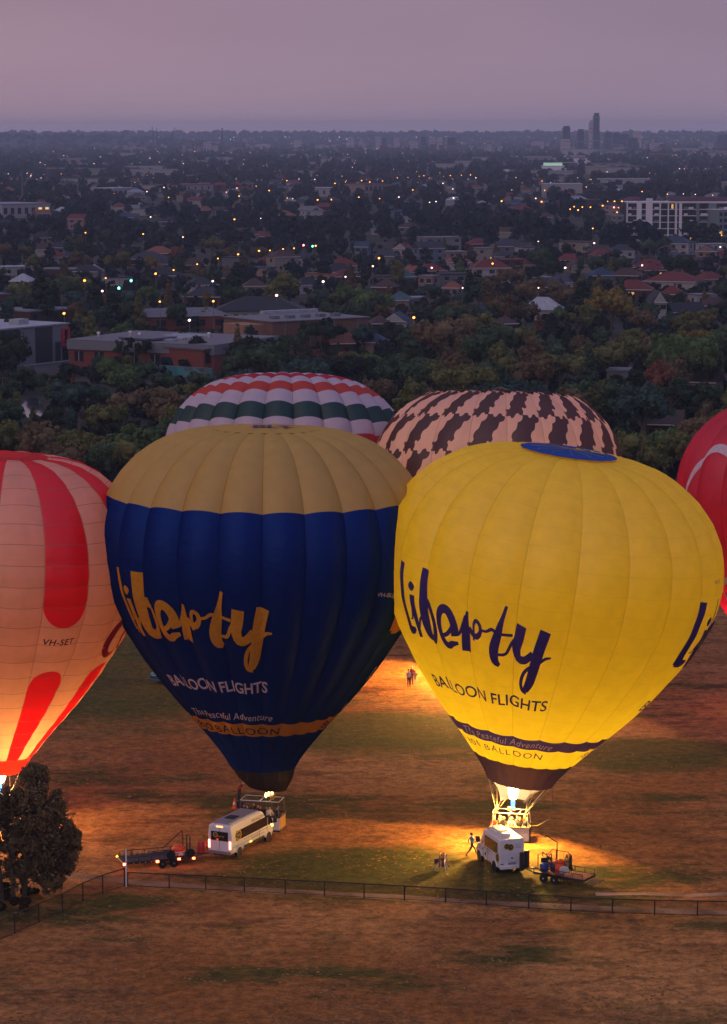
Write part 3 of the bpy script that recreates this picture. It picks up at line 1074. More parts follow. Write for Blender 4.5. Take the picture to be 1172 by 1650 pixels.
# letters and pull cords on the vent
V, Fc = text_shape('FLY', 1.3, bold=0.05)
me = bpy.data.meshes.new('lettering')
me.from_pydata([(-x * 1.25 + 1.5, -(y * 0.9) + 0.9, env.L + 0.20 - 0.012 * (x - 1.5) ** 2) for x, y in V], [], Fc)
me.materials.append(LETTER_YEL)
o = link('lettering', me, by); o.matrix_local = env.loc
for k in range(12):
    a_ = 2 * math.pi * k / 12
    q = [Vector((0.1 * math.sin(a_), -0.1 * math.cos(a_), env.L + .20)), Vector((1.5 * math.sin(a_), -1.5 * math.cos(a_), env.L + .16)), Vector((2.9 * math.sin(a_), -2.9 * math.cos(a_), env.L + .08))]
    o = MB().tube(q, 0.022, 4).obj('vent_line', by, ROPE); o.matrix_local = env.loc
# white scoop hung under the far side of the mouth
sc_v, sc_f = [], []
SCM = fabric('white scoop cloth', (0.55, 0.47, 0.42), trans=0.16)
nth = 14
fr = by.location
for j in range(7):
    w = j / 6
    for i in range(nth + 1):
        th = R(48 + (280 - 48) * i / nth)
        q = env.mat @ Vector(env.pts([th], [0.12])[0])
        lowc = Vector((fr.x + 0.15, fr.y + 0.1, fr.z + 3.0))
        lo = lowc + Vector((math.sin(th) * .95, -math.cos(th) * .8, 0))
        pnt = q.lerp(lo, w)
        edge = abs(i - nth / 2) / (nth / 2)
        pnt = pnt.lerp(Vector((pnt.x * 0.75 + lowc.x * 0.25, pnt.y * .75 + (lowc.y + .9) * .25, pnt.z)), math.sin(math.pi * w) * edge * .8)
        sc_v.append(tuple(pnt - fr))
for j in range(6):
    for i in range(nth):
        sc_f.append((j * (nth + 1) + i, j * (nth + 1) + i + 1, (j + 1) * (nth + 1) + i + 1, (j + 1) * (nth + 1) + i))
me = bpy.data.meshes.new('scoop'); me.from_pydata(sc_v, [], sc_f); me.materials.append(SCM); me.polygons.foreach_set('use_smooth', [True] * len(sc_f))
mid_uv(me)
link('scoop', me, by)
cables(by, env, env.base, 2.28, 1.1, .55, 12, mat('flying wire with painted light', (0.62, 0.5, 0.32), .7), r=0.022, rz=R(-8))  # pale wire colour stands in for burner light falling on the wires
# slack lines that loop out on the right and back to the basket rim
for dx, bel, zz in ((0.0, .5, 1.2), (-.3, .25, 1.3)):
    q = env.mat @ Vector(env.pts([R(78 + 10 * dx)], [0.02])[0]) - fr
    MB().tube([q, q + Vector((.1 * bel, -.1, -1.2)), q + Vector((-.25, -.2, -2.5)), Vector((q.x * .62 + .2 * bel, -.5, 1.25)), Vector((q.x * .45, -.6, zz))], 0.017, 5).obj('slack_line', by, ROPE)
flame_meshes(by, (0.1, -0.15, 2.45), hcore=1.75, r=0.40, tongue=12.5, k_core=11.0, k_tongue=215.0, lean=(.35, 0))
burner_light(by, (0.0, -.45, 3.4), (-.36, -.53, -.77), 26000, cone=158, colr=(1.0, .50, .09))
OB_Y = env.base.copy()
basket('brown wicker basket full of people under the yellow balloon, behind the white van', 'balloon baskets', env.base, R(-10), 2.9, 1.5, 1.12, 2.25,
       [WHITEP, WICK, WICK, WICK], STEEL)


def in_basket(B, rz, x, y):
    c, s = math.cos(rz), math.sin(rz)
    return Vector((B.x + x * c - y * s, B.y + x * s + y * c, B.z + .12))


GB = 'people standing in the yellow balloon basket'
for x, y, a_, body, top, hr, lab in (
        (-1.28, -.45, -100, P_RIM, 'maroon', 'fair', 'fair haired person in maroon top at near corner of yellow basket'),
        (-.86, -.1, -60, P_UP, 'charcoal', 'fair', 'person in dark top with raised arm beside yellow basket burner'),
        (-.55, -.5, -90, P_RIM, 'black', 'fair', 'person in black top leaning on front rim of yellow basket'),
        (-.2, .4, 20, P_STAND, 'charcoal', 'grey', 'grey haired person in charcoal at back of yellow basket'),
        (.08, -.52, -95, P_RIM, 'cream', 'grey', 'person in pale top and pale hat in yellow basket'),
        (.42, .1, -60, P_STAND, 'navy', 'dark', 'dark haired person in navy in middle of yellow basket'),
        (.72, -.45, -100, P_RIM, 'black', 'brown', 'brown haired person in black at front of yellow basket'),
        (1.0, .3, -120, P_STAND, 'maroon', 'fair', 'person in maroon top at back corner of yellow basket'),
        (1.22, -.35, -80, P_RIM, 'navy', 'dark', 'dark haired person in navy at right end of yellow basket')):
    person(in_basket(OB_Y, R(-10), x, y), R(a_), body, lab, top, 'charcoal', hr, group=GB)

# ------------------------------------------------------------------ the blue and gold balloon
GOLD = fabric('gold balloon cloth', (0.72, 0.425, 0.075), trans=0.40, lines=0.0)
BLU = fabric('deep blue balloon cloth', (0.002, 0.018, 0.155), trans=0.40, sheen=0.06, gloss=(.10, .24, .85))
BORG = fabric('orange band cloth', (0.60, 0.24, 0.012), trans=0.35)
BBLK = fabric('black skirt cloth', (0.006, 0.006, 0.010), trans=0.1)
LETTER_OR = mat('orange print', (0.56, 0.24, 0.014), 0.8, 0.15)
LETTER_WH = mat('white print', (0.52, 0.45, 0.52), 0.8, 0.15)
LETTER_DK = mat('dark print', (0.02, 0.015, 0.03), 0.8, 0.15)
env = Env((423, 1334), (424, 1234), (428, 686), dY=0.6, ngore=24, rscale=0.965, bulge=0.58, th0=0.02)
bb = thing('hot_air_balloon', 'navy blue balloon with gold top and orange script lettering, unlit', 'hot air balloon', env.base, 0, 'hot air balloons on the field')
g0, g1 = env.s_of_h(0.795), env.s_of_h(0.993)
o0, o1 = env.s_of_h(0.128), env.s_of_h(0.170)
place_gores(bb, env, [gore_mesh('gore', env, [(0, o0, 0), (o0, o1, 2), (o1, g0, 0), (g0, g1, 1)], [BLU, GOLD, BORG])])
cap_disc(bb, env, env.s_of_h(0.989), GOLD, lift=0.08)
V, Fc = text_shape('BLY', 1.2, bold=0.05)
me = bpy.data.meshes.new('lettering'); me.from_pydata([(x * 1.6 + .6, y * 1.6 - 1.6, env.L + 0.09 - 0.01 * (x * x)) for x, y in V], [], Fc); me.materials.append(mat('violet print', (0.06, 0.04, 0.2), .8))
o = link('lettering', me, bb); o.matrix_local = env.loc
for th in (0, 122, 244):
    lettering(bb, env, liberty_shapes(15.4, 1.14), 0, env.s_of_h(0.436), LETTER_OR, fit=(th - 60, th + 5), sy=1.04)
    lettering(bb, env, [text_shape('BALLOON FLIGHTS', 1.5, bold=0.03)], 0, env.s_of_h(0.281), LETTER_WH, fit=(th - 52, th + 4), sy=1.05)
    lettering(bb, env, [text_shape('The Peaceful Adventure', 1.12, shear=0.3, space=1.05)], 0, env.s_of_h(0.186), LETTER_WH, fit=(th - 51, th + 8))
    lettering(bb, env, [text_shape('1800 BALLOON', 1.16, space=1.08)], 0, env.s_of_h(0.136), LETTER_DK, fit=(th - 66, th + 15))
lettering(bb, env, [text_shape('VH-BUJ', 0.42, bold=.01, grid=0)], R(49), env.s_of_h(0.555), LETTER_WH)
# black skirt below the mouth, cut lower on the right
vs, fs = [], []
nn_ = 24
for j, (w, rr) in enumerate(((0, 1.0), (.5, .86), (1.0, .60))):
    for i in range(nn_):
        th = 2 * math.pi * i / nn_
        rad = float(np.interp(0.02, env.s, env.r)) * rr
        drop = w * (1.75 + .15 * math.sin(th))
        vs.append((rad * math.sin(th) + w * 0.35, -rad * math.cos(th), 0.05 - drop))
for j in range(2):
    for i in range(nn_):
        fs.append((j * nn_ + i, j * nn_ + (i + 1) % nn_, (j + 1) * nn_ + (i + 1) % nn_, (j + 1) * nn_ + i))
me = bpy.data.meshes.new('skirt'); me.from_pydata(vs, [], fs); me.materials.append(BBLK); mid_uv(me)
o = link('skirt', me, bb); o.matrix_local = env.loc
cables(bb, env, env.base, 2.3, 1.5, .7, 8, mat('dark cable', (0.10, 0.07, 0.06), 0.7), r=0.012, rz=R(-12))
OB_B = env.base.copy()
YPAN = mat('yellow wicker', (0.42, 0.24, 0.06), 0.7, 0.3, var=0.3, scale=12, bump=0.5)  # lighter, yellower weave for the right end wall
bk = basket('long wicker basket with white banner under the blue balloon, people aboard', 'balloon baskets', env.base, R(-14), 3.3, 1.75, 1.12, 2.35, [WHITEP, WICK, WICK, YPAN], mat('grey padded post', (0.09, 0.09, 0.11), .7))
for k, (x, y) in enumerate(((.62, -.3), (.75, .2), (.3, .0))):
    fl_ = MB().lathe([(.02, 0), (.09, .08), (.10, .16), (.06, .3), (.01, .42)], 8).obj('pilot_flame', bk, glow('pilot flame', (1.0, .5, .14), 14.0), loc=(x, y, 2.68 if k < 2 else 2.45))
m_ = MB().lathe([(.16, 0), (.16, .012), (.001, .013)], 14, axis='y').obj('logo', bk, LETTER_OR, loc=(-1.25, -.9, .7))
m_ = MB().box(-1.62, .3, -.905, -.897, .32, .98).obj('banner', bk, WHITEP)
GB = 'people standing in the blue balloon basket'
for x, y, a_, body, top, hr, lab in (
        (-1.38, -.35, -80, P_RIM, 'black', 'brown', 'brown haired person in black at near end of blue basket'),
        (-1.05, -.5, -95, P_RIM, 'charcoal', 'dark', 'person in charcoal jacket second along the blue basket'),
        (-.8, .3, -60, P_STAND, 'black', 'dark', 'dark haired person in black at back of blue basket'),
        (-.3, -.2, -80, P_STAND, 'maroon', 'dark', 'person in maroon shirt in middle of blue basket'),
        (.0, -.5, -90, P_RIM, 'navy', 'brown', 'brown haired person in navy in middle of blue basket'),
        (.45, -.4, -90, P_RIM, 'black', 'dark', 'dark haired person in black beside blue basket burner'),
        (.72, -.5, -70, P_RIM, 'white', 'dark', 'person in white top leaning on blue basket rim'),
        (1.3, -.1, -40, P_UP, 'navy', 'dark', 'person in navy at far end of blue basket')):
    person(in_basket(OB_B, R(-14), x, y), R(a_), body, lab, top, 'charcoal', hr, group=GB)
c_ = gp(380.5, 1303)
pz = person(c_ + Vector((.25, .35, .55)), R(-30), P_BEND, 'person in red jacket leaning on the end of the blue basket', 'red', 'navy', 'grey', bend=0.8)
MB().box(-.35, .35, -.3, .3, 0, .55).box(-.38, .38, -.33, .33, .50, .551).obj('x', None, BLACKP)
bx = bpy.data.objects['x']; bx.name = 'step_box'; bx.location = c_ + Vector((.25, .35, 0)); tag(bx, 'black step box under the person in red jacket', 'box')

# orange and white traffic cone beside the basket
ct = thing('traffic_cone', 'orange traffic cone with white band beside the blue basket', 'traffic cone', gp(378.5, 1302.5))
ORP = mat('cone orange', (0.75, 0.1, 0.02), .6)
MB().box(-.24, .24, -.24, .24, 0, .05).lathe([(.2, .05), (.155, .32)], 14).lathe([(.11, .555), (.045, .85), (.03, .86)], 14).obj('cone', ct, ORP)
MB().lathe([(.156, .321), (.111, .554)], 14).obj('band', ct, WHITEP)

# ------------------------------------------------------------------ the peach and red striped balloon, lit
PEA = fabric('cream balloon cloth', (0.72, 0.43, 0.31), trans=0.56, lines=0.6, period=1.55, line_dark=0.35)
env = Env((-10, 1328), (-8, 1240), (16, 731), dY=0.3, ngore=18, rscale=0.875, bulge=0.34, th0=R(3.6), mdY=0)
bl = thing('hot_air_balloon', 'glowing peach balloon with red stripes, burner alight behind the tree', 'hot air balloon', env.base, 0, 'hot air balloons on the field')
sA, sB, sT = env.s_of_h(0.60), env.s_of_h(0.325), env.s_of_h(0.995)
gw_ = 2 * math.pi * env.rmax / 18 * 0.98
REDS = fabric('cream cloth with red stripe', (0.72, 0.43, 0.31), trans=0.56, lines=0.6, period=1.55, kind='cap', col2=(0.72, 0.007, 0.014), gw=gw_, cap=[(sA + gw_ * .0, 1), (sB, -1)], line_dark=0.35)
REDF = fabric('red balloon cloth', (0.72, 0.02, 0.012), trans=0.56, lines=0.5, period=1.55, line_dark=0.45)
s1 = env.s_of_h(0.055)
gA = gore_mesh('gore', env, [(0, s1, 1), (s1, sT, 0)], [REDS, REDF], pillow=0.045, period=1.55, rows_per_m=2.6)
gB = gore_mesh('gore', env, [(0, s1, 1), (s1, sT, 0)], [PEA, REDF], pillow=0.045, period=1.55, rows_per_m=2.6)
place_gores(bl, env, [gB, gA], labels=['plain peach gore', 'gore with a red stripe'])
cap_disc(bl, env, env.s_of_h(0.991), REDF, lift=0.08)
lettering(bl, env, [text_shape('VH-SET', .72, bold=0.012, space=1.1, shear=0.12)], R(33), env.s_of_h(0.476), LETTER_DK)
# red script at the limb: a capital C and a short word
RPRINT = mat('red print', (0.5, 0.02, 0.02), .8, .15)
cs = []
for st in ([(2.0, 3.6, .2), (1.2, 3.7, .5), (.2, 2.6, .6), (-.2, 1.0, .6), (.3, .1, .55), (1.2, .2, .4), (2.0, 1.1, .2)],
           [(1.9, 2.0, .3), (2.3, .6, .35), (3.0, .9, .3)], ell(3.3, 1.0, .55, .8, .3, 0, 360, 12), [(4.2, 2.0, .3), (4.2, .3, .3)], [(4.9, 3.0, .3), (4.9, .3, .3), (5.5, .6, .2)]):
    cs.append(ribbon(st))
lettering(bl, env, cs, R(67), env.s_of_h(0.415), RPRINT)
flame_meshes(bl, (0.55, -0.1, 2.6), hcore=2.1, r=0.48, tongue=5.5, k_core=30.0, k_tongue=300.0, lean=(0.3, 0), tcol=(1, .47, .12))
burner_light(bl, (0.55, -.45, 3.4), (.5, -.5, -.79), 9000, cone=150)
cables(bl, env, env.base, 2.3, 1.3, .6, 8, ROPE, r=0.025)
basket('wicker basket under the glowing peach balloon, mostly behind the tree', 'balloon baskets', env.base, R(6), 3.0, 1.5, 1.12, 2.3, [WICK, WICK, WICK, WICK], STEEL)

# ------------------------------------------------------------------ the striped balloon at the back (panels row by row)
env = Env((458, 1062), (459, 1012), (462, 604), dY=3.6, ngore=24, rscale=0.955, bulge=0.70, th0=0.09, mdY=-1.5)
bs = thing('hot_air_balloon', 'white balloon with red, orange and dark green bands of panels, behind gold top', 'hot air balloon', env.base, 0, 'hot air balloons on the field')
CW = fabric('white panel cloth', (0.68, 0.58, 0.63), trans=0.42)
CR_ = fabric('crimson panel cloth', (0.56, 0.010, 0.03), trans=0.42)
CO = fabric('orange red panel cloth', (0.62, 0.05, 0.015), trans=0.42)
CG = fabric('dark green panel cloth', (0.006, 0.05, 0.032), trans=0.42)
rows = [(0.0, .52, CR_), (.52, .59, CW), (.59, .662, CR_), (.662, .735, CR_), (.735, .785, CW), (.785, .845, CG), (.845, .895, CW), (.895, .932, CO), (.932, .958, CW), (.958, .978, CR_), (.978, .992, CW)]
for a_, b_, m_ in rows:
    sa, sb = env.s_of_h(a_), env.s_of_h(b_)
    me = gore_mesh('panel', env, [(sa, sb, 0)], [m_], rows_per_m=1.6)
    for k in range(env.N):
        o = link('panel', me, bs); o.matrix_local = env.loc @ Matrix.Rotation(k * env.dth, 4, 'Z')
cap_disc(bs, env, env.s_of_h(0.990), CR_, lift=0.06)
basket('wicker basket under the striped balloon, behind the blue balloon', 'balloon baskets', env.base, R(10), 3.0, 1.5, 1.12, 2.3, [WICK] * 4, STEEL)
cables(bs, env, env.base, 2.3, 1.3, .6, 8, ROPE, r=0.025)

# ------------------------------------------------------------------ the cow patterned balloon
env = Env((792, 1090), (795, 1030), (806, 622), dY=2.7, ngore=20, rscale=0.99, bulge=0.40, th0=0.02, mdY=-1.0)
bc = thing('hot_air_balloon', 'peach balloon with dark brown cow hide patches, behind yellow balloon', 'hot air balloon', env.base, 0, 'hot air balloons on the field')
COW = fabric('cow hide print cloth', (0.78, 0.48, 0.39), trans=0.5, kind='cow', col2=(0.062, 0.022, 0.018), period=3.9)
COWD = fabric('dark brown vent cloth', (0.03, 0.02, 0.03), trans=0.3)
place_gores(bc, env, [gore_mesh('gore', env, [(0, env.s_of_h(.962), 0)], [COW])])
cap_disc(bc, env, env.s_of_h(0.957), COWD, lift=0.22, flat=.35, label='dark vent panel on the crown')
for k in range(10):
    a_ = 2 * math.pi * k / 10
    o = MB().tube([Vector((0.1 * math.sin(a_), -0.1 * math.cos(a_), env.L - .12)), Vector((2.2 * math.sin(a_), -2.2 * math.cos(a_), env.L - .75))], 0.035, 4).obj('vent_line', bc, ROPE); o.matrix_local = env.loc
flame_meshes(bc, (-.3, -0.2, 2.5), hcore=1.9, r=0.45, tongue=5.0, k_core=30.0, k_tongue=850.0)
burner_light(bc, (-.3, -.45, 3.4), (-.45, -.45, -.77), 120000, cone=160, colr=(1.0, .46, .08))
cables(bc, env, env.base, 2.3, 1.3, .6, 8, ROPE, r=0.025)
basket('wicker basket under the cow patterned balloon, behind yellow balloon', 'balloon baskets', env.base, R(4), 3.0, 1.5, 1.12, 2.3, [WICK] * 4, STEEL)

# ------------------------------------------------------------------ the red balloon at the edge
env = Env((1268, 1150), (1270, 1085), (1292, 646), dY=0.5, ngore=20, rscale=0.865, bulge=0.5, th0=0.1)
br = thing('hot_air_balloon', 'crimson balloon with white swirl at the edge of the view', 'hot air balloon', env.base, 0, 'hot air balloons on the field')
CRIM = fabric('crimson balloon cloth', (0.52, 0.010, 0.045), trans=0.5)
place_gores(br, env, [gore_mesh('gore', env, [(0, env.s_of_h(.995), 0)], [CRIM])])
cap_disc(br, env, env.s_of_h(0.988), CRIM, lift=0.08)
SWIRL = mat('white swirl print', (0.58, 0.45, 0.48), .8, .15)
sw = [ribbon([(-4.4, -.6, 0.22), (-3.8, 1.2, 0.43), (-2.6, 2.9, 0.61), (-.9, 3.6, 0.79), (.9, 2.9, 0.90), (2.0, 1.0, 0.76), (2.3, -1.6, 0.50), (1.9, -4.6, 0.11)]),
      ribbon([(3.0, -1.5, 0.09), (3.0, -4.0, 0.50), (2.2, -6.6, 0.72), (.4, -8.4, 0.72), (-2, -9.2, 0.58)])]
lettering(br, env, sw, R(-49), env.s_of_h(0.70), SWIRL)
lt = [ribbon(ell(0, .9, .8, 1.05, .42, 20, 380, 16)), ribbon(ell(2.4, .9, .8, 1.05, .42, 20, 380, 16)), ribbon([(-1.8, 2.6, .4), (-1.5, .6, .42), (-.9, 0, .3)]), ribbon([(4.2, 1.9, .4), (4.2, 0, .4)]), ribbon([(-2.6, 2.8, .3), (-2.0, 3.6, .35), (-1.2, 3.4, .2)])]
lettering(br, env, lt, R(-47), env.s_of_h(0.265), SWIRL)
flame_meshes(br, (0, 0, 2.5), hcore=1.6, r=0.4, tongue=5.0, k_core=3.0, k_tongue=560.0)
cables(br, env, env.base, 2.3, 1.3, .6, 8, ROPE, r=0.025)

basket('wicker basket hanging under the crimson balloon past the edge of the view', 'balloon baskets', br.location.copy(), R(8), 3.0, 1.5, 1.12, 2.3, [WICK] * 4, STEEL)
# ------------------------------------------------------------------ vans and trailers
VANW = mat('white van paint', (0.66, 0.66, 0.69), 0.32, 0.5, var=0.04)
VANROOF = mat('grey van roof', (0.30, 0.30, 0.33), 0.4, 0.5, var=0.06)
GLASS = mat('dark window glass', (0.012, 0.011, 0.012), 0.08, 0.7, var=0.0)
TYRE = mat('tyre rubber', (0.016, 0.016, 0.017), 0.85, 0.2)
RIM = mat('pale wheel rim', (0.5, 0.5, 0.52), 0.4, 0.5, metal=0.4)
PLAST = mat('black plastic', (0.025, 0.025, 0.028), 0.55, 0.3)
GOLDP = mat('gold logo print', (0.5, 0.34, 0.06), 0.6, 0.3)
BRAKE = glow('brake light', (1.0, 0.10, 0.05), 26.0)
BRAKE2 = glow('small red marker', (1.0, 0.09, 0.03), 22.0)
AMBER = glow('amber indicator', (1.0, 0.45, 0.03), 14.0)
PLATE = mat('number plate', (0.7, 0.7, 0.66), .5)


def wheel(parent, x, y, r=.36, w=.24, rim=RIM, name='wheel'):
    o = link(name, MB().lathe([(r * .62, -w / 2), (r * .9, -w / 2), (r, -w * .36), (r, w * .36), (r * .9, w / 2), (r * .62, w / 2)], 18, axis='y').mesh('tyre', TYRE), parent, (x, y, r))
    m_ = MB().lathe([(r * .615, -w * .47), (r * .5, -w * .40), (r * .25, -w * .42), (r * .2, -w * .5)], 14, axis='y').lathe([(r * .2, w * .5), (r * .25, w * .42), (r * .5, w * .40), (r * .615, w * .47)], 14, axis='y')
    link('rim', m_.mesh('rim', rim, smooth=False), o)
    return o


def loft(stations, name, parent, m, ring):
    """stations: list of dicts -> body shell; ring(st) gives the half outline (y, z) from the sill to the roof centre"""
    vs, fs = [], []
    n = None
    for st in stations:
        h = ring(st)
        full = [(st['x'], y, z) for y, z in h] + [(st['x'], -y, z) for y, z in reversed(h)]
        n = len(full)
        vs += full
    for j in range(len(stations) - 1):
        for i in range(n):
            fs.append((j * n + i, j * n + (i + 1) % n, (j + 1) * n + (i + 1) % n, (j + 1) * n + i))
    fs += [tuple(range(n)), tuple(range(len(vs) - 1, len(vs) - n - 1, -1))]
    mb_ = MB(); mb_.add(vs, fs)
    me = mb_.mesh(name, m)
    o = link(name, me, parent)
    return o


def van_ring(st):
    w, zb, zt, k = st['w'], st['zb'], st['zt'], st.get('k', .2)
    zs = zb + (zt - zb) * .66
    return [(w * .86, zb), (w * .97, zb + .12), (w, zb + (zt - zb) * .25), (w, zs), (w - k * .35, zt - k * .55), (w - k * .8, zt - k * .12), (w - k * 1.6, zt), (.05, zt + .03)]


def flat_text(parent, txt, size, M, m, name='lettering', shear=0.0, bold=0.0):
    V, Fc = text_shape(txt, size, grid=0, shear=shear, bold=bold)
    me = bpy.data.meshes.new(name); me.from_pydata([(x, y, 0) for x, y in V], [], Fc); me.materials.append(m)
    o = link(name, me, parent); o.matrix_local = M
    return o


def frame(o, ex, ey):
    ex, ey = Vector(ex).normalized(), Vector(ey).normalized()
    return Matrix.Translation(o) @ Matrix((ex, ey, ex.cross(ey))).transposed().to_4x4()


def round_logo(parent, M, r):
    """gold and black balloon company roundel"""
    o = link('logo', MB().lathe([(r, 0), (r, .006), (.001, .007)], 18).mesh('logo', GOLDP), parent); o.matrix_local = M
    p = link('logo_dark', MB().lathe([(r * .72, .0075), (r * .72, .013), (.001, .014)], 18).mesh('logo_dark', BLACKP), o)
    flat_text(o, 'LiB', r * .75, Matrix.Translation((0, -r * .22, .018)), GOLDP)
    return o


# --- minibus on the left, rear three-quarter view
Rr, Rf = gp(384.5, 1380.6), gp(431.3, 1356)
d_ = (Rf - Rr).normalized()
yawL = math.atan2(d_.y, d_.x)
wbL = (Rf - Rr).length
leftv = Vector((-d_.y, d_.x, 0))
cL = Rr.lerp(Rf, .5) + leftv * .92
vl = thing('minibus', 'white high roof minibus with lit brake lights beside the blue balloon basket', 'van', cL, yawL, 'support vans')
x0, x1 = -wbL / 2 - 1.25, wbL / 2 + 1.05
S_ = [dict(x=x0, w=.93, zb=.50, zt=2.55, k=.2), dict(x=x0 + .06, w=.99, zb=.42, zt=2.66, k=.22), dict(x=x0 + 1.2, w=1.01, zb=.42, zt=2.72, k=.22), dict(x=x1 - 2.3, w=1.01, zb=.42, zt=2.72, k=.22),
      dict(x=x1 - 1.75, w=1.0, zb=.42, zt=2.52, k=.24), dict(x=x1 - 1.0, w=.99, zb=.42, zt=1.62, k=.2), dict(x=x1 - .9, w=.98, zb=.40, zt=1.42, k=.16), dict(x=x1 - .25, w=.94, zb=.40, zt=1.22, k=.16), dict(x=x1, w=.84, zb=.42, zt=.95, k=.14)]
loft(S_, 'body', vl, VANW, van_ring)
MB().box(x0 + .25, x1 - 2.35, -.72, .72, 2.705, 2.765).obj('roof', vl, VANROOF)
MB().box(-2.1, -1.2, -.38, .38, 2.766, 2.83).obj('roof_hatch', vl, PLAST)
for x, y in ((-wbL / 2, -.88), (-wbL / 2, .88), (wbL / 2, -.88), (wbL / 2, .88)):
    wheel(vl, x, y)
for sd in (-1, 1):
    y = sd * 1.011
    for x in (-wbL / 2, wbL / 2):                    # arches
        m_ = MB()
        m_.tube([(x + .47 * math.cos(R(a_)), y, .36 + .47 * math.sin(R(a_))) for a_ in range(10, 171, 16)], .05, 6)
        m_.obj('wheel_arch', vl, VANW)
        MB().lathe([(.44, -.006), (.44, .006), (.001, .007)], 18, axis='y', o=(x, y, .38)).obj('wheel_well', vl, BLACKP)
    MB().box(x0 + .75, wbL / 2 - .25, y - .008, y + .008, 1.35, 2.08).obj('window', vl, GLASS)
    MB().add([(wbL / 2 - .08, y, 1.32), (wbL / 2 + .85, y * .985, 1.32), (wbL / 2 + .30, y * .97, 2.05), (wbL / 2 - .08, y * .985, 2.08)], [(0, 1, 2, 3)]).obj('cab_window', vl, GLASS)
    MB().box(-wbL / 2 + .75, wbL / 2 - .7, y - .01, y + .012, .52, .70).obj('side_skirt', vl, PLAST)
    MB().box(-1.6, 2.2, y - .012, y + .012, 1.16, 1.2).obj('trim_strip', vl, mat('grey trim', (.3, .3, .33), .5))
    MB().box(wbL / 2 + .75, wbL / 2 + .95, y + sd * .02, y + sd * .25, 1.35, 1.7).obj('mirror', vl, PLAST)
    M = frame((0 if sd < 0 else 0, y + sd * .015, 2.20), (1, 0, 0) if sd < 0 else (-1, 0, 0), (0, 0, 1))
    flat_text(vl, '1800 BALLOON', .30, Matrix.Translation((.55, 0, 0)) @ M, LETTER_DK)
    M2 = frame((x0 + 1.15, y + sd * .02, 1.72), (1, 0, 0) if sd < 0 else (-1, 0, 0), (0, 0, 1))
    round_logo(vl, M2, .40)
    M3 = frame((x0 + .82, y + sd * .02, 1.78), (1, 0, 0) if sd < 0 else (-1, 0, 0), (0, 0, 1))
    round_logo(vl, Matrix.Translation((0, sd * .004, 0)) @ M3, .28)
    M = frame((.2, y + sd * .016, .98), (1, 0, 0) if sd < 0 else (-1, 0, 0), (0, 0, 1))
    flat_text(vl, 'BALLOON FLIGHTS', .16, M, LETTER_DK)
    MB().box(-.6, -.45, y + sd * .012, y + sd * .04, .72, .78).obj('side_marker', vl, AMBER)
    MB().box(x0 - .02, x0 + .03, sd * .88 - .07, sd * .88 + .07, .85, 1.45).obj('tail_light', vl, BRAKE)
MB().box(x1 - .30, x1 - .12, -.93, -.70, 1.0, 1.16).obj('indicator', vl, AMBER)
MB().box(x0 - .015, x0 + .01, -.72, .72, 1.45, 2.15).obj('rear_window', vl, GLASS)
round_logo(vl, frame((x0 - .03, .35, 1.9), (0, -1, 0), (0, 0, 1)), .2)
flat_text(vl, 'Liberty', .26, frame((x0 - .022, .0, 1.72), (0, -1, 0), (0, 0, 1)), GOLDP, shear=.2)
MB().box(x0 - .005, x0 + .03, -.28, .28, 2.47, 2.58).obj('high_brake_light', vl, glow('high brake light', (1, .14, .04), 9.0))
MB().box(x0 - .02, x0 + .01, -.26, .26, .72, .86).obj('number_plate', vl, PLATE)
flat_text(vl, '1LB 4BL', .12, frame((x0 - .025, 0, .75), (0, -1, 0), (0, 0, 1)), BLACKP)
MB().box(x0 - .09, x0 + .05, -.93, .93, .46, .66).obj('bumper', vl, mat('grey bumper', (.2, .2, .22), .6))
MB().add([(x1 - 1.71, -.74, 2.45), (x1 - 1.71, .74, 2.45), (x1 - .98, .86, 1.68), (x1 - .98, -.86, 1.68)], [(0, 1, 2, 3)]).obj('windscreen', vl, GLASS)

SEAM = mat('dark seam', (.05, .05, .055), .7)
MB().box(x0 - .012, x0 + .01, -.012, .012, .70, 2.44).obj('door_seam', vl, SEAM)
for sd in (-1, 1):
    for x in (wbL / 2 - .2, wbL / 2 - 1.5):
        MB().box(x - .012, x + .012, sd * 1.012 - .006, sd * 1.012 + .006, .72, 2.2).obj('door_seam', vl, SEAM)
    MB().box(x0 + .2, wbL / 2 - .7, sd * 1.012 - .005, sd * 1.012 + .005, .93, .95).obj('door_seam', vl, SEAM)
    MB().box(wbL / 2 - .38, wbL / 2 - .24, sd * 1.012 - .012, sd * 1.012 + .02, 1.14, 1.19).obj('door_handle', vl, PLAST)
# --- square white bus on the right, rear view
Rr, Rf = gp(799.8, 1404.5), gp(775.5, 1387)
d_ = (Rf - Rr).normalized()
yawR = math.atan2(d_.y, d_.x)
wbR = (Rf - Rr).length
rightv = Vector((d_.y, -d_.x, 0))
cR = Rr.lerp(Rf, .5) + rightv * .82
vr = thing('minibus', 'boxy white bus with roof pods and gold roundels parked by the yellow basket', 'van', cR, yawR, 'support vans')
x0, x1 = -wbR / 2 - 1.05, wbR / 2 + .8


def box_ring(st):
    w, zb, zt, k = st['w'], st['zb'], st['zt'], st.get('k', .1)
    return [(w * .92, zb), (w, zb + .1), (w, zb + (zt - zb) * .4), (w, zt - k * 2), (w - k * .12, zt - k), (w - k * .5, zt - k * .3), (w - k * 1.2, zt), (.05, zt + .02)]


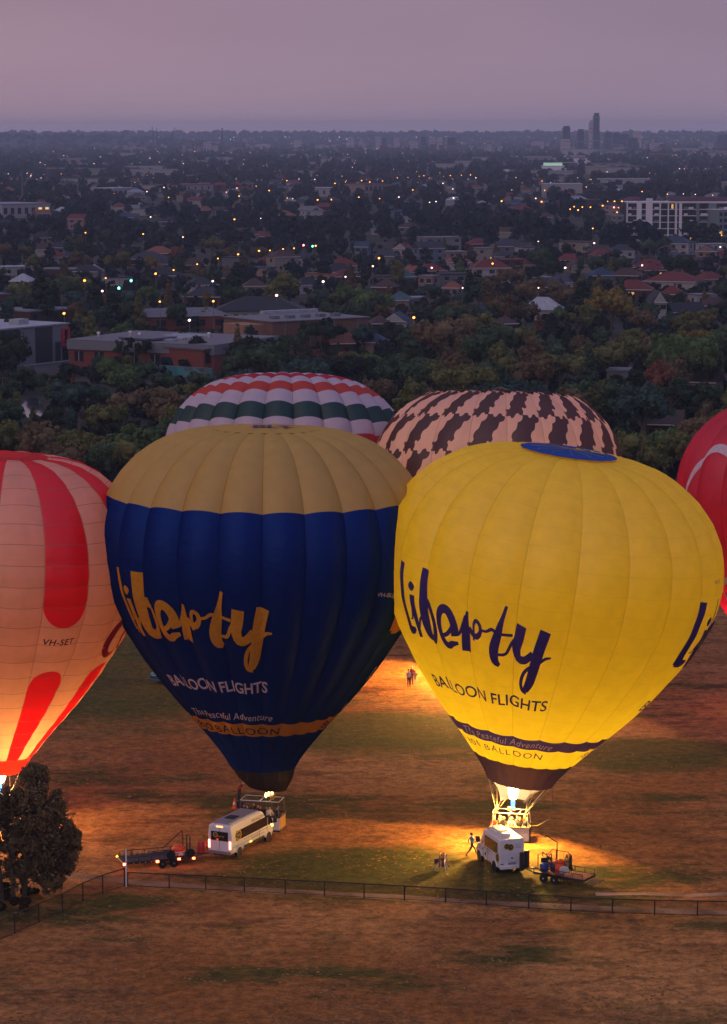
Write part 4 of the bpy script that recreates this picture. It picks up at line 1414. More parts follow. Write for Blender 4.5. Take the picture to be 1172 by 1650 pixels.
S_ = [dict(x=x0, w=.93, zb=.52, zt=2.60), dict(x=x0 + .05, w=.96, zb=.45, zt=2.68), dict(x=x1 - 1.75, w=.97, zb=.45, zt=2.70), dict(x=x1 - 1.35, w=.95, zb=.5, zt=2.3),
      dict(x=x1 - .75, w=.90, zb=.5, zt=1.62), dict(x=x1 - .68, w=.89, zb=.5, zt=1.42), dict(x=x1 - .1, w=.86, zb=.5, zt=1.25), dict(x=x1, w=.8, zb=.55, zt=1.0)]
loft(S_, 'body', vr, VANW, box_ring)
for x, y in ((-wbR / 2, -.83), (-wbR / 2, .83), (wbR / 2, -.83), (wbR / 2, .83)):
    wheel(vr, x, y, r=.40)
for sd in (-1, 1):
    y = sd * .972
    for x in (-wbR / 2, wbR / 2):
        MB().tube([(x + .50 * math.cos(R(a_)), y, .40 + .50 * math.sin(R(a_))) for a_ in range(5, 176, 16)], .045, 6).obj('wheel_arch', vr, VANW)
        MB().lathe([(.47, -.006), (.47, .006), (.001, .007)], 18, axis='y', o=(x, y, .42)).obj('wheel_well', vr, BLACKP)
    MB().box(x0 + .45, x1 - 1.85, y - .01, y + .01, 1.5, 2.32).obj('window', vr, GLASS)
    MB().add([(x1 - 1.62, y, 1.5), (x1 - .85, y * .94, 1.5), (x1 - 1.3, y * .96, 2.1), (x1 - 1.62, y * .99, 2.2)], [(0, 1, 2, 3)]).obj('cab_window', vr, GLASS)
    MB().box(x1 - .95, x1 - .8, sd * .98, sd * 1.28, 1.5, 1.95).obj('mirror', vr, PLAST)
    MB().box(x1 - 1.5, x1 - 1.42, y - .012, y + .015, 1.05, 1.2).obj('door_handle', vr, BLACKP)
    flat_text(vr, 'BALLOON FLIGHTS', .155, frame((-.15, y + sd * .012, 1.30), (1, 0, 0) if sd < 0 else (-1, 0, 0), (0, 0, 1)), LETTER_DK)
    flat_text(vr, '1800 BALLOON', .12, frame((-.15, y + sd * .012, 1.10), (1, 0, 0) if sd < 0 else (-1, 0, 0), (0, 0, 1)), LETTER_DK)
    round_logo(vr, frame((x0 + .42, y + sd * .012, 1.25), (1, 0, 0) if sd < 0 else (-1, 0, 0), (0, 0, 1)), .36)
    MB().box(x0 - .015, x0 + .01, sd * .78 - .12, sd * .78 + .12, .78, .86).obj('tail_light', vr, mat('unlit red lens', (.4, .03, .02), .3, .5))
MB().box(x0 - .02, x0 + .012, -.80, .80, .96, 1.66).obj('rear_door', vr, mat('white rear door', (.60, .61, .66), .35, .5, var=.03))
MB().box(x0 - .04, x0 - .015, -.07, .07, 1.2, 1.3).obj('door_handle', vr, BLACKP)
round_logo(vr, frame((x0 - .012, .42, 2.14), (0, -1, 0), (0, 0, 1)), .24)
round_logo(vr, frame((x0 - .016, .12, 2.06), (0, -1, 0), (0, 0, 1)), .27)
for z in (2.24, 2.10, 1.98):
    MB().box(x0 - .016, x0 + .01, -.78, -.26, z, z + .028).obj('trim_strip', vr, mat('grey trim', (.3, .3, .33), .5))
MB().box(x0 - .03, x0 + .01, -.3, .3, .76, .92).obj('number_plate', vr, mat('blue grey plate', (.25, .27, .34), .5))
MB().box(x0 - .10, x0 + .04, -.92, .92, .46, .66).obj('bumper', vr, VANW)
for sd in (-1, 1):
    for x in (x1 - 1.72, x1 - .9, -.2):
        MB().box(x - .012, x + .012, sd * .974 - .006, sd * .974 + .006, .62, 1.48).obj('door_seam', vr, SEAM)
    MB().box(.15, .4, sd * .974 - .008, sd * .974 + .012, .8, 1.0).obj('fuel_cap', vr, SEAM)
m_ = MB().box(-.9, .75, -.5, .5, 2.715, 2.83).box(-.75, .6, -.4, .4, 2.831, 2.90)
m_.obj('roof_pod', vr, VANW)
MB().box(-1.55, -1.02, -.35, .4, 2.705, 2.83).obj('roof_hatch', vr, VANW)
MB().add([(x1 - 1.31, -.75, 2.27), (x1 - 1.31, .75, 2.27), (x1 - .73, .8, 1.66), (x1 - .73, -.8, 1.66)], [(0, 1, 2, 3)]).obj('windscreen', vr, GLASS)
m_ = MB().box(x1 - .02, x1 + .1, -.85, .85, .5, .9); m_.obj('bumper', vr, PLAST)

# --- trailers
PLANK = mat('worn deck plank', (0.26, 0.11, 0.075), 0.8, 0.2, var=.35, scale=5, rnd=.25)
DARKDECK = mat('dark deck', (0.03, 0.03, 0.042), 0.6, 0.3, var=.3)
FRAMEB = mat('dark trailer frame', (0.022, 0.017, 0.02), 0.5, 0.4)
RUSTR = mat('red oxide frame', (0.13, 0.025, 0.02), 0.6, 0.3, var=.3)


def trailer(P0, P1, wdt, label, deck_m, rail_m, lights, group='trailers', nplank=9, hz_=.62):
    """P0: tail end centre, P1: drawbar end centre of the deck (ground points)"""
    d = (P1 - P0); L = d.length
    yaw = math.atan2(d.y, d.x)
    t = thing('trailer', label, 'trailer', P0.lerp(P1, .5), yaw, group)
    a, b = L / 2, wdt / 2
    for k in range(nplank):
        y0 = -b + .04 + k * (wdt - .08) / nplank
        MB().box(-a + .02, a - .02, y0 + .008, y0 + (wdt - .08) / nplank - .008, hz_ - .05, hz_ + .004 * (k % 3)).obj('plank', t, deck_m)
    m_ = MB()
    for y in (-b, b - .06):
        m_.box(-a, a, y, y + .06, hz_ - .16, hz_ + .03)
    for x in (-a, a - .06, 0):
        m_.box(x, x + .06, -b + .061, b - .061, hz_ - .17, hz_ - .055)
    m_.obj('chassis', t, rail_m)
    for y in (-b + .02, b - .02):
        MB().bar((-a + .05, y, hz_ + .36), (a - .05, y, hz_ + .36), .028, 6).obj('side_rail', t, rail_m)
        n = 6
        for k in range(n):
            x = -a + .08 + k * (2 * a - .16) / (n - 1)
            MB().bar((x, y, hz_), (x, y, hz_ + .35), .024, 6).obj('rail_post', t, rail_m)
    for y in (-b - .14, b + .14):
        for x in (-.1, .78):
            wheel(t, x + .15 * a, y, r=.32, w=.2, rim=mat('white wheel rim', (.72, .72, .74), .5))
        MB().box(-.55 + .15 * a, 1.23 + .15 * a, y - .12, y + .12, .69, .72).obj('mudguard', t, rail_m)
    MB().bar((a - .1, -b * .7, hz_ - .12), (a + 1.3, 0, .48), .05, 6).bar((a - .1, b * .7, hz_ - .12), (a + 1.3, 0, .48), .05, 6).bar((a + 1.28, 0, .48), (a + 1.62, 0, .5), .06, 6).obj('drawbar', t, rail_m)
    for (x, y, z, mm, sz) in lights:
        MB().box(x - sz, x + sz, y - sz * .6, y + sz * .6, z - sz * .7, z + sz * .7).obj('marker_light', t, mm)
    return t, a, b


# left trailer behind the minibus
T0, T1 = gp(196, 1398), gp(303, 1388)
bvec = 1.0
tl, ta, tb = trailer(T0, T1, 2.0, 'long dark flat trailer with red and amber marker lights behind the minibus', DARKDECK, FRAMEB,
                     [(-2.55, -1.02, .52, BRAKE, .11), (-2.62, 1.02, .58, AMBER, .06), (-.1, -1.18, .55, BRAKE2, .10), (1.55, -1.18, .6, BRAKE2, .10), (2.7, -1.1, .52, BRAKE2, .09)])
m_ = MB()
for k in range(5):
    MB().box(-2.3 + k * .45, -2.18 + k * .45, .72, .88, .66, .84).obj('tie_down', tl, mat('brass tie down', (.6, .4, .12), .4, .5, metal=.5))
    MB().box(-1.9 + k * .45, -1.82 + k * .45, -1.03, -1.0, .50, .56).obj('reflector', tl, mat('amber reflector', (.7, .35, .05), .3, .5))
MB().box(-2.66, -2.60, -1.0, 1.0, .52, .60).obj('tail_board', tl, mat('pale tail strip', (.6, .45, .2), .5))
m_ = MB()
for y in (-.45, .45):
    m_.bar((ta + .05, y, .5), (ta + .05, y, 2.0), .055, 6)
m_.bar((ta + .05, -.45, 1.95), (ta + .05, .45, 1.95), .045, 6).bar((ta + .05, -.45, 1.3), (ta + .05, .45, 1.3), .04, 6)
m_.obj('head_frame', tl, FRAMEB)
MB().bar((ta - .25, .3, .6), (ta - .35, .3, 2.35), .05, 6).bar((ta - .35, .3, 2.35), (ta - 1.9, .1, 1.15), .045, 6).obj('winch_arm', tl, RUSTR)
# things carried on it
Mw = tl.matrix_basis


def on(tr, x, y, z):
    c, s = math.cos(tr.rotation_euler.z), math.sin(tr.rotation_euler.z)
    return Vector((tr.location.x + x * c - y * s, tr.location.y + x * s + y * c, z))


def drum(P, label, m, r, h, lid=None, cat='drum', dome=False, name='drum'):
    t = thing(name, label, cat, P)
    prof = [(r * .9, 0), (r, .04), (r, h * .48), (r * 1.03, h * .5), (r, h * .53), (r, h - .04), (r * .93, h)]
    MB().lathe(prof, 16).obj('shell', t, m, smooth=True)
    if dome:
        MB().lathe([(r * .99, h + .001), (r * .9, h + r * .45), (r * .6, h + r * .8), (.02, h + r * .95)], 16).obj('lid', t, lid or m, smooth=True)
    else:
        MB().lathe([(r * .85, h + .001), (r * .85, h + .03), (.01, h + .035)], 16).obj('lid', t, lid or m)
    return t


drum(on(tl, 1.75, -.2, .645), 'white tub with glowing orange dome on the left trailer', WHITEP, .5, .34, lid=mat('orange dome', (.8, .09, .02), .45, .4), cat='tub', dome=True, name='tub')
for k, (x, y, lab) in enumerate(((ta + .95, .3, 'red gas cylinder on the drawbar, left of the pair behind the minibus'), (ta + 1.3, .28, 'red gas cylinder on the drawbar, right of the pair behind the minibus'))):
    drum(on(tl, x, y, .46), lab, mat('red cylinder', (.42, .03, .04), .4, .5), .15, .8, cat='gas cylinder', dome=True, name='gas_cylinder')['group'] = 'red gas cylinders'
for x, lab in ((.95, 'spare wheel lying against the rail of the left trailer, nearer the tail'), (2.45, 'spare wheel lying against the rail of the left trailer, nearer the minibus')):
    P = on(tl, x, -1.12, .95)
    t = thing('spare_wheel', lab, 'wheel', P, tl.rotation_euler.z, 'spare wheels')
    link('tyre', MB().lathe([(.2, -.09), (.3, -.09), (.34, -.05), (.34, .05), (.3, .09), (.2, .09)], 18, axis='y').mesh('tyre', TYRE), t)
    link('rim', MB().lathe([(.2, -.085), (.15, -.07), (.05, -.085), (.001, -.085)], 14, axis='y').mesh('rim', mat('white wheel rim', (.72, .72, .74), .5)), t)

# right trailer behind the bus
T0, T1 = gp(950, 1427), gp(869, 1413)
tr, ra, rb = trailer(T0, T1, 1.9, 'red planked tandem trailer behind the boxy white bus', PLANK, FRAMEB, [(2.2, -.8, .55, mat('red lens', (.6, .05, .02), .3), .08)], nplank=9)
MB().box(-ra - .75, -ra - .02, -.85, .85, .30, .35).obj('ramp', tr, FRAMEB)
m_ = MB()
m_.tube([(ra - .3, -rb + .05, .65), (ra - .3, -rb + .05, 1.6), (ra - .55, -rb + .05, 1.95), (ra - 1.9, -rb + .05, 1.95), (ra - 2.2, -rb + .05, 1.6), (ra - 2.2, -rb + .05, .65)], .03, 6)
m_.bar((ra - .9, -rb + .05, .65), (ra - .9, -rb + .05, 1.95), .022, 6).bar((ra - 1.55, -rb + .05, .65), (ra - 1.55, -rb + .05, 1.95), .022, 6).bar((ra - .3, -rb + .05, 1.25), (ra - 2.2, -rb + .05, 1.25), .022, 6)
m_.obj('hoop_rail', tr, RUSTR)
MB().bar((ra - 1.3, -.3, .62), (ra - 1.3, -.3, 2.75), .045, 6).bar((ra - 1.3, -.3, 2.75), (ra - .25, -.5, 3.05), .045, 6).bar((ra - .45, -.2, 2.98), (ra + .35, -.6, 3.1), .03, 6).obj('hoist_arm', tr, FRAMEB)
MB().bar((ra + .05, -.6, .55), (ra + .05, -.6, 1.75), .045, 6).bar((ra + .05, -.6, 1.75), (ra - 1.1, -.6, .95), .04, 6).bar((ra + .05, .1, .55), (ra + .05, .1, 1.7), .045, 6).bar((ra + .05, -.6, 1.72), (ra + .05, .1, 1.68), .04, 6).obj('head_frame', tr, RUSTR)
for y in (.38, -.32):
    MB().box(ra + 1.1, ra + 1.35, y - .17, y + .17, .4, 1.75).obj('ramp_board', tr, BLACKP)
drum(on(tr, ra - 1.75, .1, .63), 'bright orange drum on the red planked trailer', mat('bright orange plastic', (.75, .085, .02), .4, .4), .34, .72, cat='drum', dome=True)
BLUEP = mat('blue plastic', (.02, .045, .22), .4, .4)
drum(on(tr, ra - .6, .35, .63), 'blue drum at the front corner of the red planked trailer', BLUEP, .33, .55, cat='drum')
drum(on(tr, ra - 1.15, -.1, .63), 'dark blue drum between the other drums on the red trailer', mat('dark blue plastic', (.012, .02, .07), .45, .4), .32, .6, cat='drum')
P = on(tr, ra - 2.3, .45, .98)
t = thing('fan_cover', 'pale oval disc leaning on the red planked trailer', 'disc', P, tr.rotation_euler.z + .5)
ob_ = MB().lathe([(.33, -.03), (.36, 0), (.33, .03), (.01, .06)], 18, axis='y').obj('disc', t, WHITEP); ob_.rotation_euler = (R(-22), 0, 0)
MB().bar((0, .05, -.3), (0, .3, -.34), .02, 5).obj('stay', t, FRAMEB)


def fan(P, rz, label, m, mcage, group, r=.5):
    t = thing('inflation_fan', label, 'fan', P, rz, group)
    m_ = MB()
    m_.tube([(0, r * math.cos(R(a_)), .75 + r * math.sin(R(a_))) for a_ in range(0, 361, 20)], .05, 6)
    m_.tube([(.32, r * math.cos(R(a_)), .75 + r * math.sin(R(a_))) for a_ in range(0, 361, 20)], .05, 6)
    for a_ in range(0, 360, 30):
        m_.bar((0, r * math.cos(R(a_)), .75 + r * math.sin(R(a_))), (.32, r * math.cos(R(a_)), .75 + r * math.sin(R(a_))), .02, 4)
    m_.obj('shroud', t, m)
    m_ = MB()
    for a_ in range(0, 180, 20):
        c, s = math.cos(R(a_)) * r, math.sin(R(a_)) * r
        m_.bar((-.02, -c, .75 - s), (-.02, c, .75 + s), .012, 4)
    m_.obj('cage', t, mcage)
    m_ = MB()
    for a_ in range(0, 360, 72):
        c, s = math.cos(R(a_)), math.sin(R(a_))
        q = [(.14, .06 * c, .75 + .06 * s), (.2, .9 * r * c - .1 * s, .75 + .9 * r * s + .1 * c), (.12, .9 * r * c + .1 * s, .75 + .9 * r * s - .1 * c)]
        m_.add(q, [(0, 1, 2)])
    m_.lathe([(.09, .08), (.09, .3), (.02, .32)], 8, axis='x', o=(0, 0, .75)).obj('blade', t, BLACKP)
    MB().box(.36, .75, -.2, .2, .5, .85).obj('engine', t, PLAST)
    for y in (-.35, .35):
        MB().bar((.05, y * .5, .8), (-.15, y, .0), .032, 6).bar((.4, y * .5, .7), (.65, y, 0), .032, 6).obj('leg', t, mcage)
    return t


fan(gp(717, 1402), R(165), 'maroon inflation fan on white legs standing alone on the grass', mat('maroon fan shroud', (.22, .025, .05), .5), WHITEP, 'inflation fans')
for x, y, a_, lab in ((ra - .75, -.45, 30, 'black inflation fan against the hoop rail of the red trailer, nearer the bus'), (ra - 2.35, -.42, 20, 'large black inflation fan behind the pale disc on the red trailer')):
    f_ = fan(on(tr, x, y, .63), tr.rotation_euler.z + R(a_), lab, BLACKP, PLAST, 'inflation fans', r=.42 if x > ra - 1 else .52)

# blue trailer far behind the blue balloon
tq, qa, qb = trailer(gp(252, 1103), gp(284, 1097), 1.9, 'small blue sided trailer on the grass behind the blue balloon', DARKDECK, mat('blue trailer sides', (.03, .15, .34), .5), [])
MB().box(-qa, qa, -qb - .07, -qb - .01, .5, 1.05).box(-qa, qa, qb + .01, qb + .07, .5, 1.05).obj('side_board', tq, mat('blue trailer sides', (.03, .15, .34), .5))

# ------------------------------------------------------------------ people on the grass
pw_ = gp(760.5, 1379)
person(pw_, R(22), P_WALK, 'person in blue shirt and dark trousers striding towards the white bus', 'blue', 'charcoal', 'dark')
GP = 'people watching on the lit grass'
person(gp(659, 1107), R(-60), P_STAND, 'person in white top and dark trousers, left of the three on the lit grass', 'white', 'charcoal', 'dark', group=GP)
person(gp(663.5, 1104), R(-80), P_STAND, 'tallest of the three on the lit grass, in maroon top', 'maroon', 'brown', 'grey', 1.06, group=GP)
person(gp(669.5, 1106), R(-110), P_STAND, 'smaller person in cream clothes, right of the three on the lit grass', 'cream', 'cream', 'fair', .9, group=GP)

# ------------------------------------------------------------------ fence round the oval and the white pole
RAILM = mat('dark fence pipe', (0.016, 0.013, 0.013), 0.6, 0.3)


def mesh_material():
    m, n, l, out = nodes_of('chain link wire')
    d = n.new('ShaderNodeBsdfDiffuse'); d.inputs[0].default_value = (0.028, 0.022, 0.02, 1)
    t_ = n.new('ShaderNodeBsdfTransparent')
    k = n.new('ShaderNodeMixShader'); k.inputs[0].default_value = 0.36
    l.new(t_.outputs[0], k.inputs[1]); l.new(d.outputs[0], k.inputs[2]); l.new(k.outputs[0], out.inputs[0])
    return m


CHAIN = mesh_material()


def fence(pix, label, hgt, group):
    P = [gp(x, y) for x, y in pix]
    t = thing('chain_link_fence', label, 'fence', P[0], 0, group)
    L_ = [p - P[0] for p in P]
    for i, p in enumerate(L_):
        MB().bar(p, p + Vector((0, 0, hgt + .03)), .05, 6).obj('post', t, RAILM)
    for i in range(len(L_) - 1):
        a_, b_ = L_[i], L_[i + 1]
        MB().bar(a_ + Vector((0, 0, hgt)), b_ + Vector((0, 0, hgt)), .042, 6).obj('rail', t, RAILM)
        MB().bar(a_ + Vector((0, 0, .06)), b_ + Vector((0, 0, .06)), .022, 5).obj('rail', t, RAILM)
        u_ = (b_ - a_).normalized() * .05
        MB().add([a_ + u_ + Vector((0, 0, .08)), b_ - u_ + Vector((0, 0, .08)), b_ - u_ + Vector((0, 0, hgt - .04)), a_ + u_ + Vector((0, 0, hgt - .04))], [(0, 1, 2, 3)]).obj('wire_mesh', t, CHAIN)
    return t


fence([(-46, 1535), (-12, 1520), (24, 1504.5), (63, 1486.5), (101, 1470.5), (134, 1452.5), (166, 1439.5), (201, 1428.5)], 'chain link fence running up from the lower corner to the white pole', 1.35, 'chain link fences')
fence([(206, 1428.5), (273, 1431.5), (332, 1434), (394, 1437), (460, 1440.5), (523, 1443.5), (587, 1447), (652, 1450.5), (718, 1454.5), (784, 1459), (852, 1464), (920, 1468.5), (987, 1472), (1055, 1474), (1124, 1475.5), (1195, 1476)],
      'long low chain link fence across the field in front of both vans', 1.05, 'chain link fences')
wp = thing('goal_post', 'slim white pole standing at the corner of the chain link fence', 'pole', gp(204, 1428.6))
MB().bar((0, 0, 0), (0, 0, 2.75), .055, 8).obj('pole', wp, WHITEP)
MB().lathe([(.06, 2.751), (.045, 2.79), (.01, 2.81)], 8).obj('cap', wp, WHITEP)
# ------------------------------------------------------------------ foliage
def leaf_material(name, objcol=True, col=(.05, .06, .03)):
    m, n, l, out = nodes_of(name)
    tc = n.new('ShaderNodeTexCoord')
    a_ = n.new('ShaderNodeTexNoise'); a_.inputs['Scale'].default_value = 0.9; a_.inputs['Detail'].default_value = 6; a_.inputs['Roughness'].default_value = .7
    l.new(tc.outputs['Object'], a_.inputs['Vector'])
    mr = n.new('ShaderNodeMapRange'); mr.inputs['From Min'].default_value = .3; mr.inputs['From Max'].default_value = .7; mr.inputs['To Min'].default_value = .55; mr.inputs['To Max'].default_value = 1.5
    l.new(a_.outputs['Fac'], mr.inputs['Value'])
    mx = n.new('ShaderNodeMix'); mx.data_type = 'RGBA'; mx.blend_type = 'MULTIPLY'; mx.inputs[0].default_value = 1
    if objcol:
        oi = n.new('ShaderNodeObjectInfo'); l.new(oi.outputs['Color'], mx.inputs[6])
    else:
        b_ = n.new('ShaderNodeTexNoise'); b_.inputs['Scale'].default_value = 0.02; b_.inputs['Detail'].default_value = 3
        l.new(tc.outputs['Object'], b_.inputs['Vector'])
        r_ = n.new('ShaderNodeValToRGB')
        r_.color_ramp.elements[0].position = .35; r_.color_ramp.elements[0].color = (col[0] * .6, col[1] * .75, col[2] * .9, 1)
        r_.color_ramp.elements[1].position = .68; r_.color_ramp.elements[1].color = (col[0] * 1.35, col[1] * 1.15, col[2] * .95, 1)
        l.new(b_.outputs['Fac'], r_.inputs[0]); l.new(r_.outputs[0], mx.inputs[6])
    l.new(mr.outputs[0], mx.inputs[7])
    d = n.new('ShaderNodeBsdfDiffuse'); t_ = n.new('ShaderNodeBsdfTranslucent')
    l.new(mx.outputs[2], d.inputs[0]); l.new(mx.outputs[2], t_.inputs[0])
    k = n.new('ShaderNodeMixShader'); k.inputs[0].default_value = .28
    l.new(d.outputs[0], k.inputs[1]); l.new(t_.outputs[0], k.inputs[2]); l.new(k.outputs[0], out.inputs[0])
    return m


LEAF = leaf_material('leaves')
BARK = mat('bark', (.10, .075, .055), .9, .1, var=.4, scale=4)


def leaf_quads(rng, centers, radii, n, size, squash=.85, rand=.75, shell=.72, elong=1.0, sub=0, subr=(.30, .56)):
    """n leaf clumps scattered through the outer part of a set of lobes"""
    C, Rd = np.array(centers, float), np.array(radii, float)
    if sub:                                        # smaller sprays standing out of every lobe
        d_ = rng.normal(size=(len(C), sub, 3)); d_ /= np.linalg.norm(d_, axis=2, keepdims=True)
        k_ = rng.uniform(.55, 1.02, (len(C), sub, 1))
        C = np.concatenate([C[:, None] + d_ * k_ * Rd[:, None, None] * np.array([1, 1, squash])], 0).reshape(-1, 3)
        Rd = (np.repeat(Rd, sub) * rng.uniform(*subr, len(C)))
        shell = .5
    w = Rd ** 2; w /= w.sum()
    i = rng.choice(len(C), n, p=w)
    d = rng.normal(size=(n, 3)); d /= np.linalg.norm(d, axis=1, keepdims=True)
    rr = Rd[i] * (shell + (1.06 - shell) * rng.random(n) ** .6)
    P = C[i] + d * rr[:, None] * np.array([1, 1, squash])
    nn_ = d + rng.normal(size=(n, 3)) * rand
    nn_ /= np.linalg.norm(nn_, axis=1, keepdims=True)
    a_ = np.cross(nn_, rng.normal(size=(n, 3))); a_ /= np.linalg.norm(a_, axis=1, keepdims=True) + 1e-9
    b_ = np.cross(nn_, a_)
    s = size * (.6 + .8 * rng.random(n))[:, None]
    a_ = a_ * s * .5 * elong; b_ = b_ * s * .5
    return np.stack([P - a_ - b_, P + a_ - b_, P + a_ * .8 + b_, P - a_ * .8 + b_], 1)


def core_quads(centers, radii, f=.74, squash=.85, n1=5, n2=8):
    out = []
    for c, r in zip(centers, radii):
        for j in range(n1):
            for i in range(n2):
                q = []
                for (jj, ii) in ((j, i), (j, i + 1), (j + 1, i + 1), (j + 1, i)):
                    t, p = math.pi * jj / n1, 2 * math.pi * ii / n2
                    q.append((c[0] + r * f * math.sin(t) * math.cos(p), c[1] + r * f * math.sin(t) * math.sin(p), c[2] + r * f * squash * math.cos(t)))
                out.append(q)
    return np.array(out)


def tree_proto(kind, seed, n, size):
    rng = np.random.default_rng(seed)
    cs, rs = [], []
    if kind == 'round':
        for k in range(11):
            t = rng.random() * 2 * math.pi; q = rng.random() ** .5
            cs.append((3.4 * q * math.cos(t), 3.4 * q * math.sin(t), 6.2 + 2.6 * (1 - q * q) * rng.random() + rng.uniform(-1.2, .8))); rs.append(rng.uniform(1.5, 2.5))
    elif kind == 'tall':
        for k in range(13):
            z = 3.5 + 8.0 * k / 12; q = 2.6 * math.sin(math.pi * (0.2 + .75 * k / 13)) * rng.random()
            t = rng.random() * 6.28
            cs.append((q * math.cos(t), q * math.sin(t), z)); rs.append(rng.uniform(1.3, 2.1))
    elif kind == 'spread':
        for k in range(12):
            t = rng.random() * 6.28; q = rng.random() ** .5
            cs.append((5.0 * q * math.cos(t), 4.6 * q * math.sin(t), 6.3 + 1.6 * (1 - q * q) + rng.uniform(-.9, .6))); rs.append(rng.uniform(1.2, 2.1))
    elif kind == 'open':
        for k in range(9):
            t = rng.random() * 6.28; q = rng.random() ** .5
            cs.append((4.0 * q * math.cos(t), 4.0 * q * math.sin(t), 5.2 + 5.2 * rng.random())); rs.append(rng.uniform(1.0, 1.7))
    elif kind == 'cypress':
        for k in range(10):
            cs.append((rng.uniform(-.15, .15), rng.uniform(-.15, .15), .9 + 9.6 * k / 9)); rs.append(1.25 * (1 - (k / 9.6) ** 1.7) + .25)
    elif kind == 'conifer':
        for k in range(16):
            z = 1.6 + 9.4 * k / 15; q = 2.6 * (1 - k / 15.5)
            t = k * 2.4
            cs.append((q * .62 * math.cos(t), q * .62 * math.sin(t), z)); rs.append(.55 + q * .42)
    elif kind == 'shrub':
        for k in range(8):
            t = rng.random() * 6.28; q = 2.4 * rng.random() ** .5
            cs.append((q * math.cos(t), q * math.sin(t), 1.0 + rng.uniform(-.2, .8))); rs.append(rng.uniform(.8, 1.4))
    Q = np.concatenate([core_quads(cs, rs, f=.66 if kind == 'open' else .76), leaf_quads(rng, cs, rs, n, size, sub=0 if kind in ('cypress', 'conifer') else 8, rand=.5)])
    crown = quads_mesh('crown', Q, (LEAF,))
    m_ = MB()
    zt = np.mean([c[2] for c in cs])
    if kind in ('cypress', 'conifer', 'shrub'):
        m_.bar((0, 0, -.2), (0, 0, zt), .25, 7, r2=.1)
    else:
        fork = Vector((rng.uniform(-.4, .4), rng.uniform(-.4, .4), zt * .45))
        m_.bar((0, 0, -.2), fork, .30, 7, r2=.2)
        order = sorted(range(len(cs)), key=lambda i: -rs[i])[:5]
        for i in order:
            m_.bar(fork - Vector((0, 0, .15)), Vector(cs[i]), .15, 5, r2=.05)
    return crown, m_.mesh('trunk', BARK)


PROTO = {}
for kind, cnt, n, s in (('round', 4, 2600, .46), ('tall', 3, 2400, .44), ('spread', 3, 2600, .44), ('open', 3, 1500, .42), ('cypress', 2, 1500, .36), ('conifer', 2, 1900, .42), ('shrub', 3, 900, .34)):
    PROTO[kind] = [tree_proto(kind, 100 + hash_ * 7 + len(kind) * 31, n, s) for hash_ in range(cnt)]
PH = dict(round=10.6, tall=13.4, spread=9.8, open=11.3, cypress=11.4, conifer=12, shrub=2.9)
PW = dict(round=10.2, tall=6.6, spread=12.2, open=10.2, cypress=2.9, conifer=5.4, shrub=6.4)
TREES = []
TONE = {                                                              # leaf colours, with the words that say them
    'dark green': (0.066, 0.102, 0.051), 'olive': (0.146, 0.147, 0.051), 'bluish green': (0.057, 0.097, 0.078), 'brownish': (0.160, 0.117, 0.061), 'mid green': (0.100, 0.147, 0.051),
    'reddish': (0.186, 0.078, 0.047), 'yellowish': (0.219, 0.167, 0.047), 'bright green': (0.128, 0.196, 0.047), 'blackish green': (0.036, 0.055, 0.035)}
WORD = dict(round='rounded gum tree', tall='tall gum tree', spread='spreading gum tree', open='thin crowned gum', cypress='narrow cypress', conifer='pointed conifer', shrub='low shrub')


def plant(px, py, hpx, kind, tone, wf=1.0, seed=None):
    """a tree whose foot stands at that place and which is hpx photo pixels tall there"""
    rg = random.Random(seed if seed is not None else int(px * 13 + py * 7))
    P = gp(px, py)
    sz = hpx / ppm(py) / PH[kind]
    c, t_ = PROTO[kind][rg.randrange(len(PROTO[kind]))]
    nm = 'shrub' if kind == 'shrub' else ('cypress_tree' if kind == 'cypress' else ('conifer_tree' if kind == 'conifer' else 'gum_tree'))
    o = thing(nm, '', 'shrub' if kind == 'shrub' else 'tree', P, rg.uniform(0, 6.28))
    o.scale = (sz * wf, sz * wf * rg.uniform(.92, 1.08), sz)
    col = np.array(TONE[tone]) * rg.uniform(.85, 1.2)
    link('crown', c, o, color=tuple(col))
    link('trunk', t_, o)
    TREES.append((o, tone + ' ' + WORD[kind], px, py - hpx * .6))
    return o


# ------------------------------------------------------------------ houses and other buildings of the suburb
WIN = mat('dark house window', (.02, .022, .03), .15, .6)
WALLM = {k: mat('wall ' + k, c, .85, .15, var=.12, scale=1.2) for k, c in dict(white=(0.320, 0.303, 0.298), cream=(0.245, 0.213, 0.176), grey=(0.128, 0.128, 0.138), brick=(0.107, 0.040, 0.027), brown=(0.070, 0.040, 0.027), pink=(0.245, 0.165, 0.144), blue=(0.117, 0.160, 0.203), concrete=(0.176, 0.170, 0.176)).items()}
ROOFM = {k: mat('roof ' + k, c, .7, .25, var=.22, scale=1.5, bump=.3) for k, c in {'red tiled': (0.128, 0.024, 0.018), 'brown tiled': (0.058, 0.030, 0.022), 'slate grey': (0.030, 0.032, 0.040), 'bluish': (0.027, 0.045, 0.070), 'pale metal': (0.213, 0.223, 0.250), 'white metal': (0.330, 0.341, 0.363), 'orange tiled': (0.192, 0.064, 0.032), 'teal': (0.048, 0.090, 0.096), 'dark grey': (0.018, 0.020, 0.024), 'light grey': (0.144, 0.144, 0.155)}.items()}
LITW = glow('lit window', (1.0, .55, .16), .75)
FASCIA = mat('pale fascia', (.55, .53, .52), .6)
KEEP = []                                                             # (x0, y0, x1, y1, row of the foot): what nearer trees must leave in view


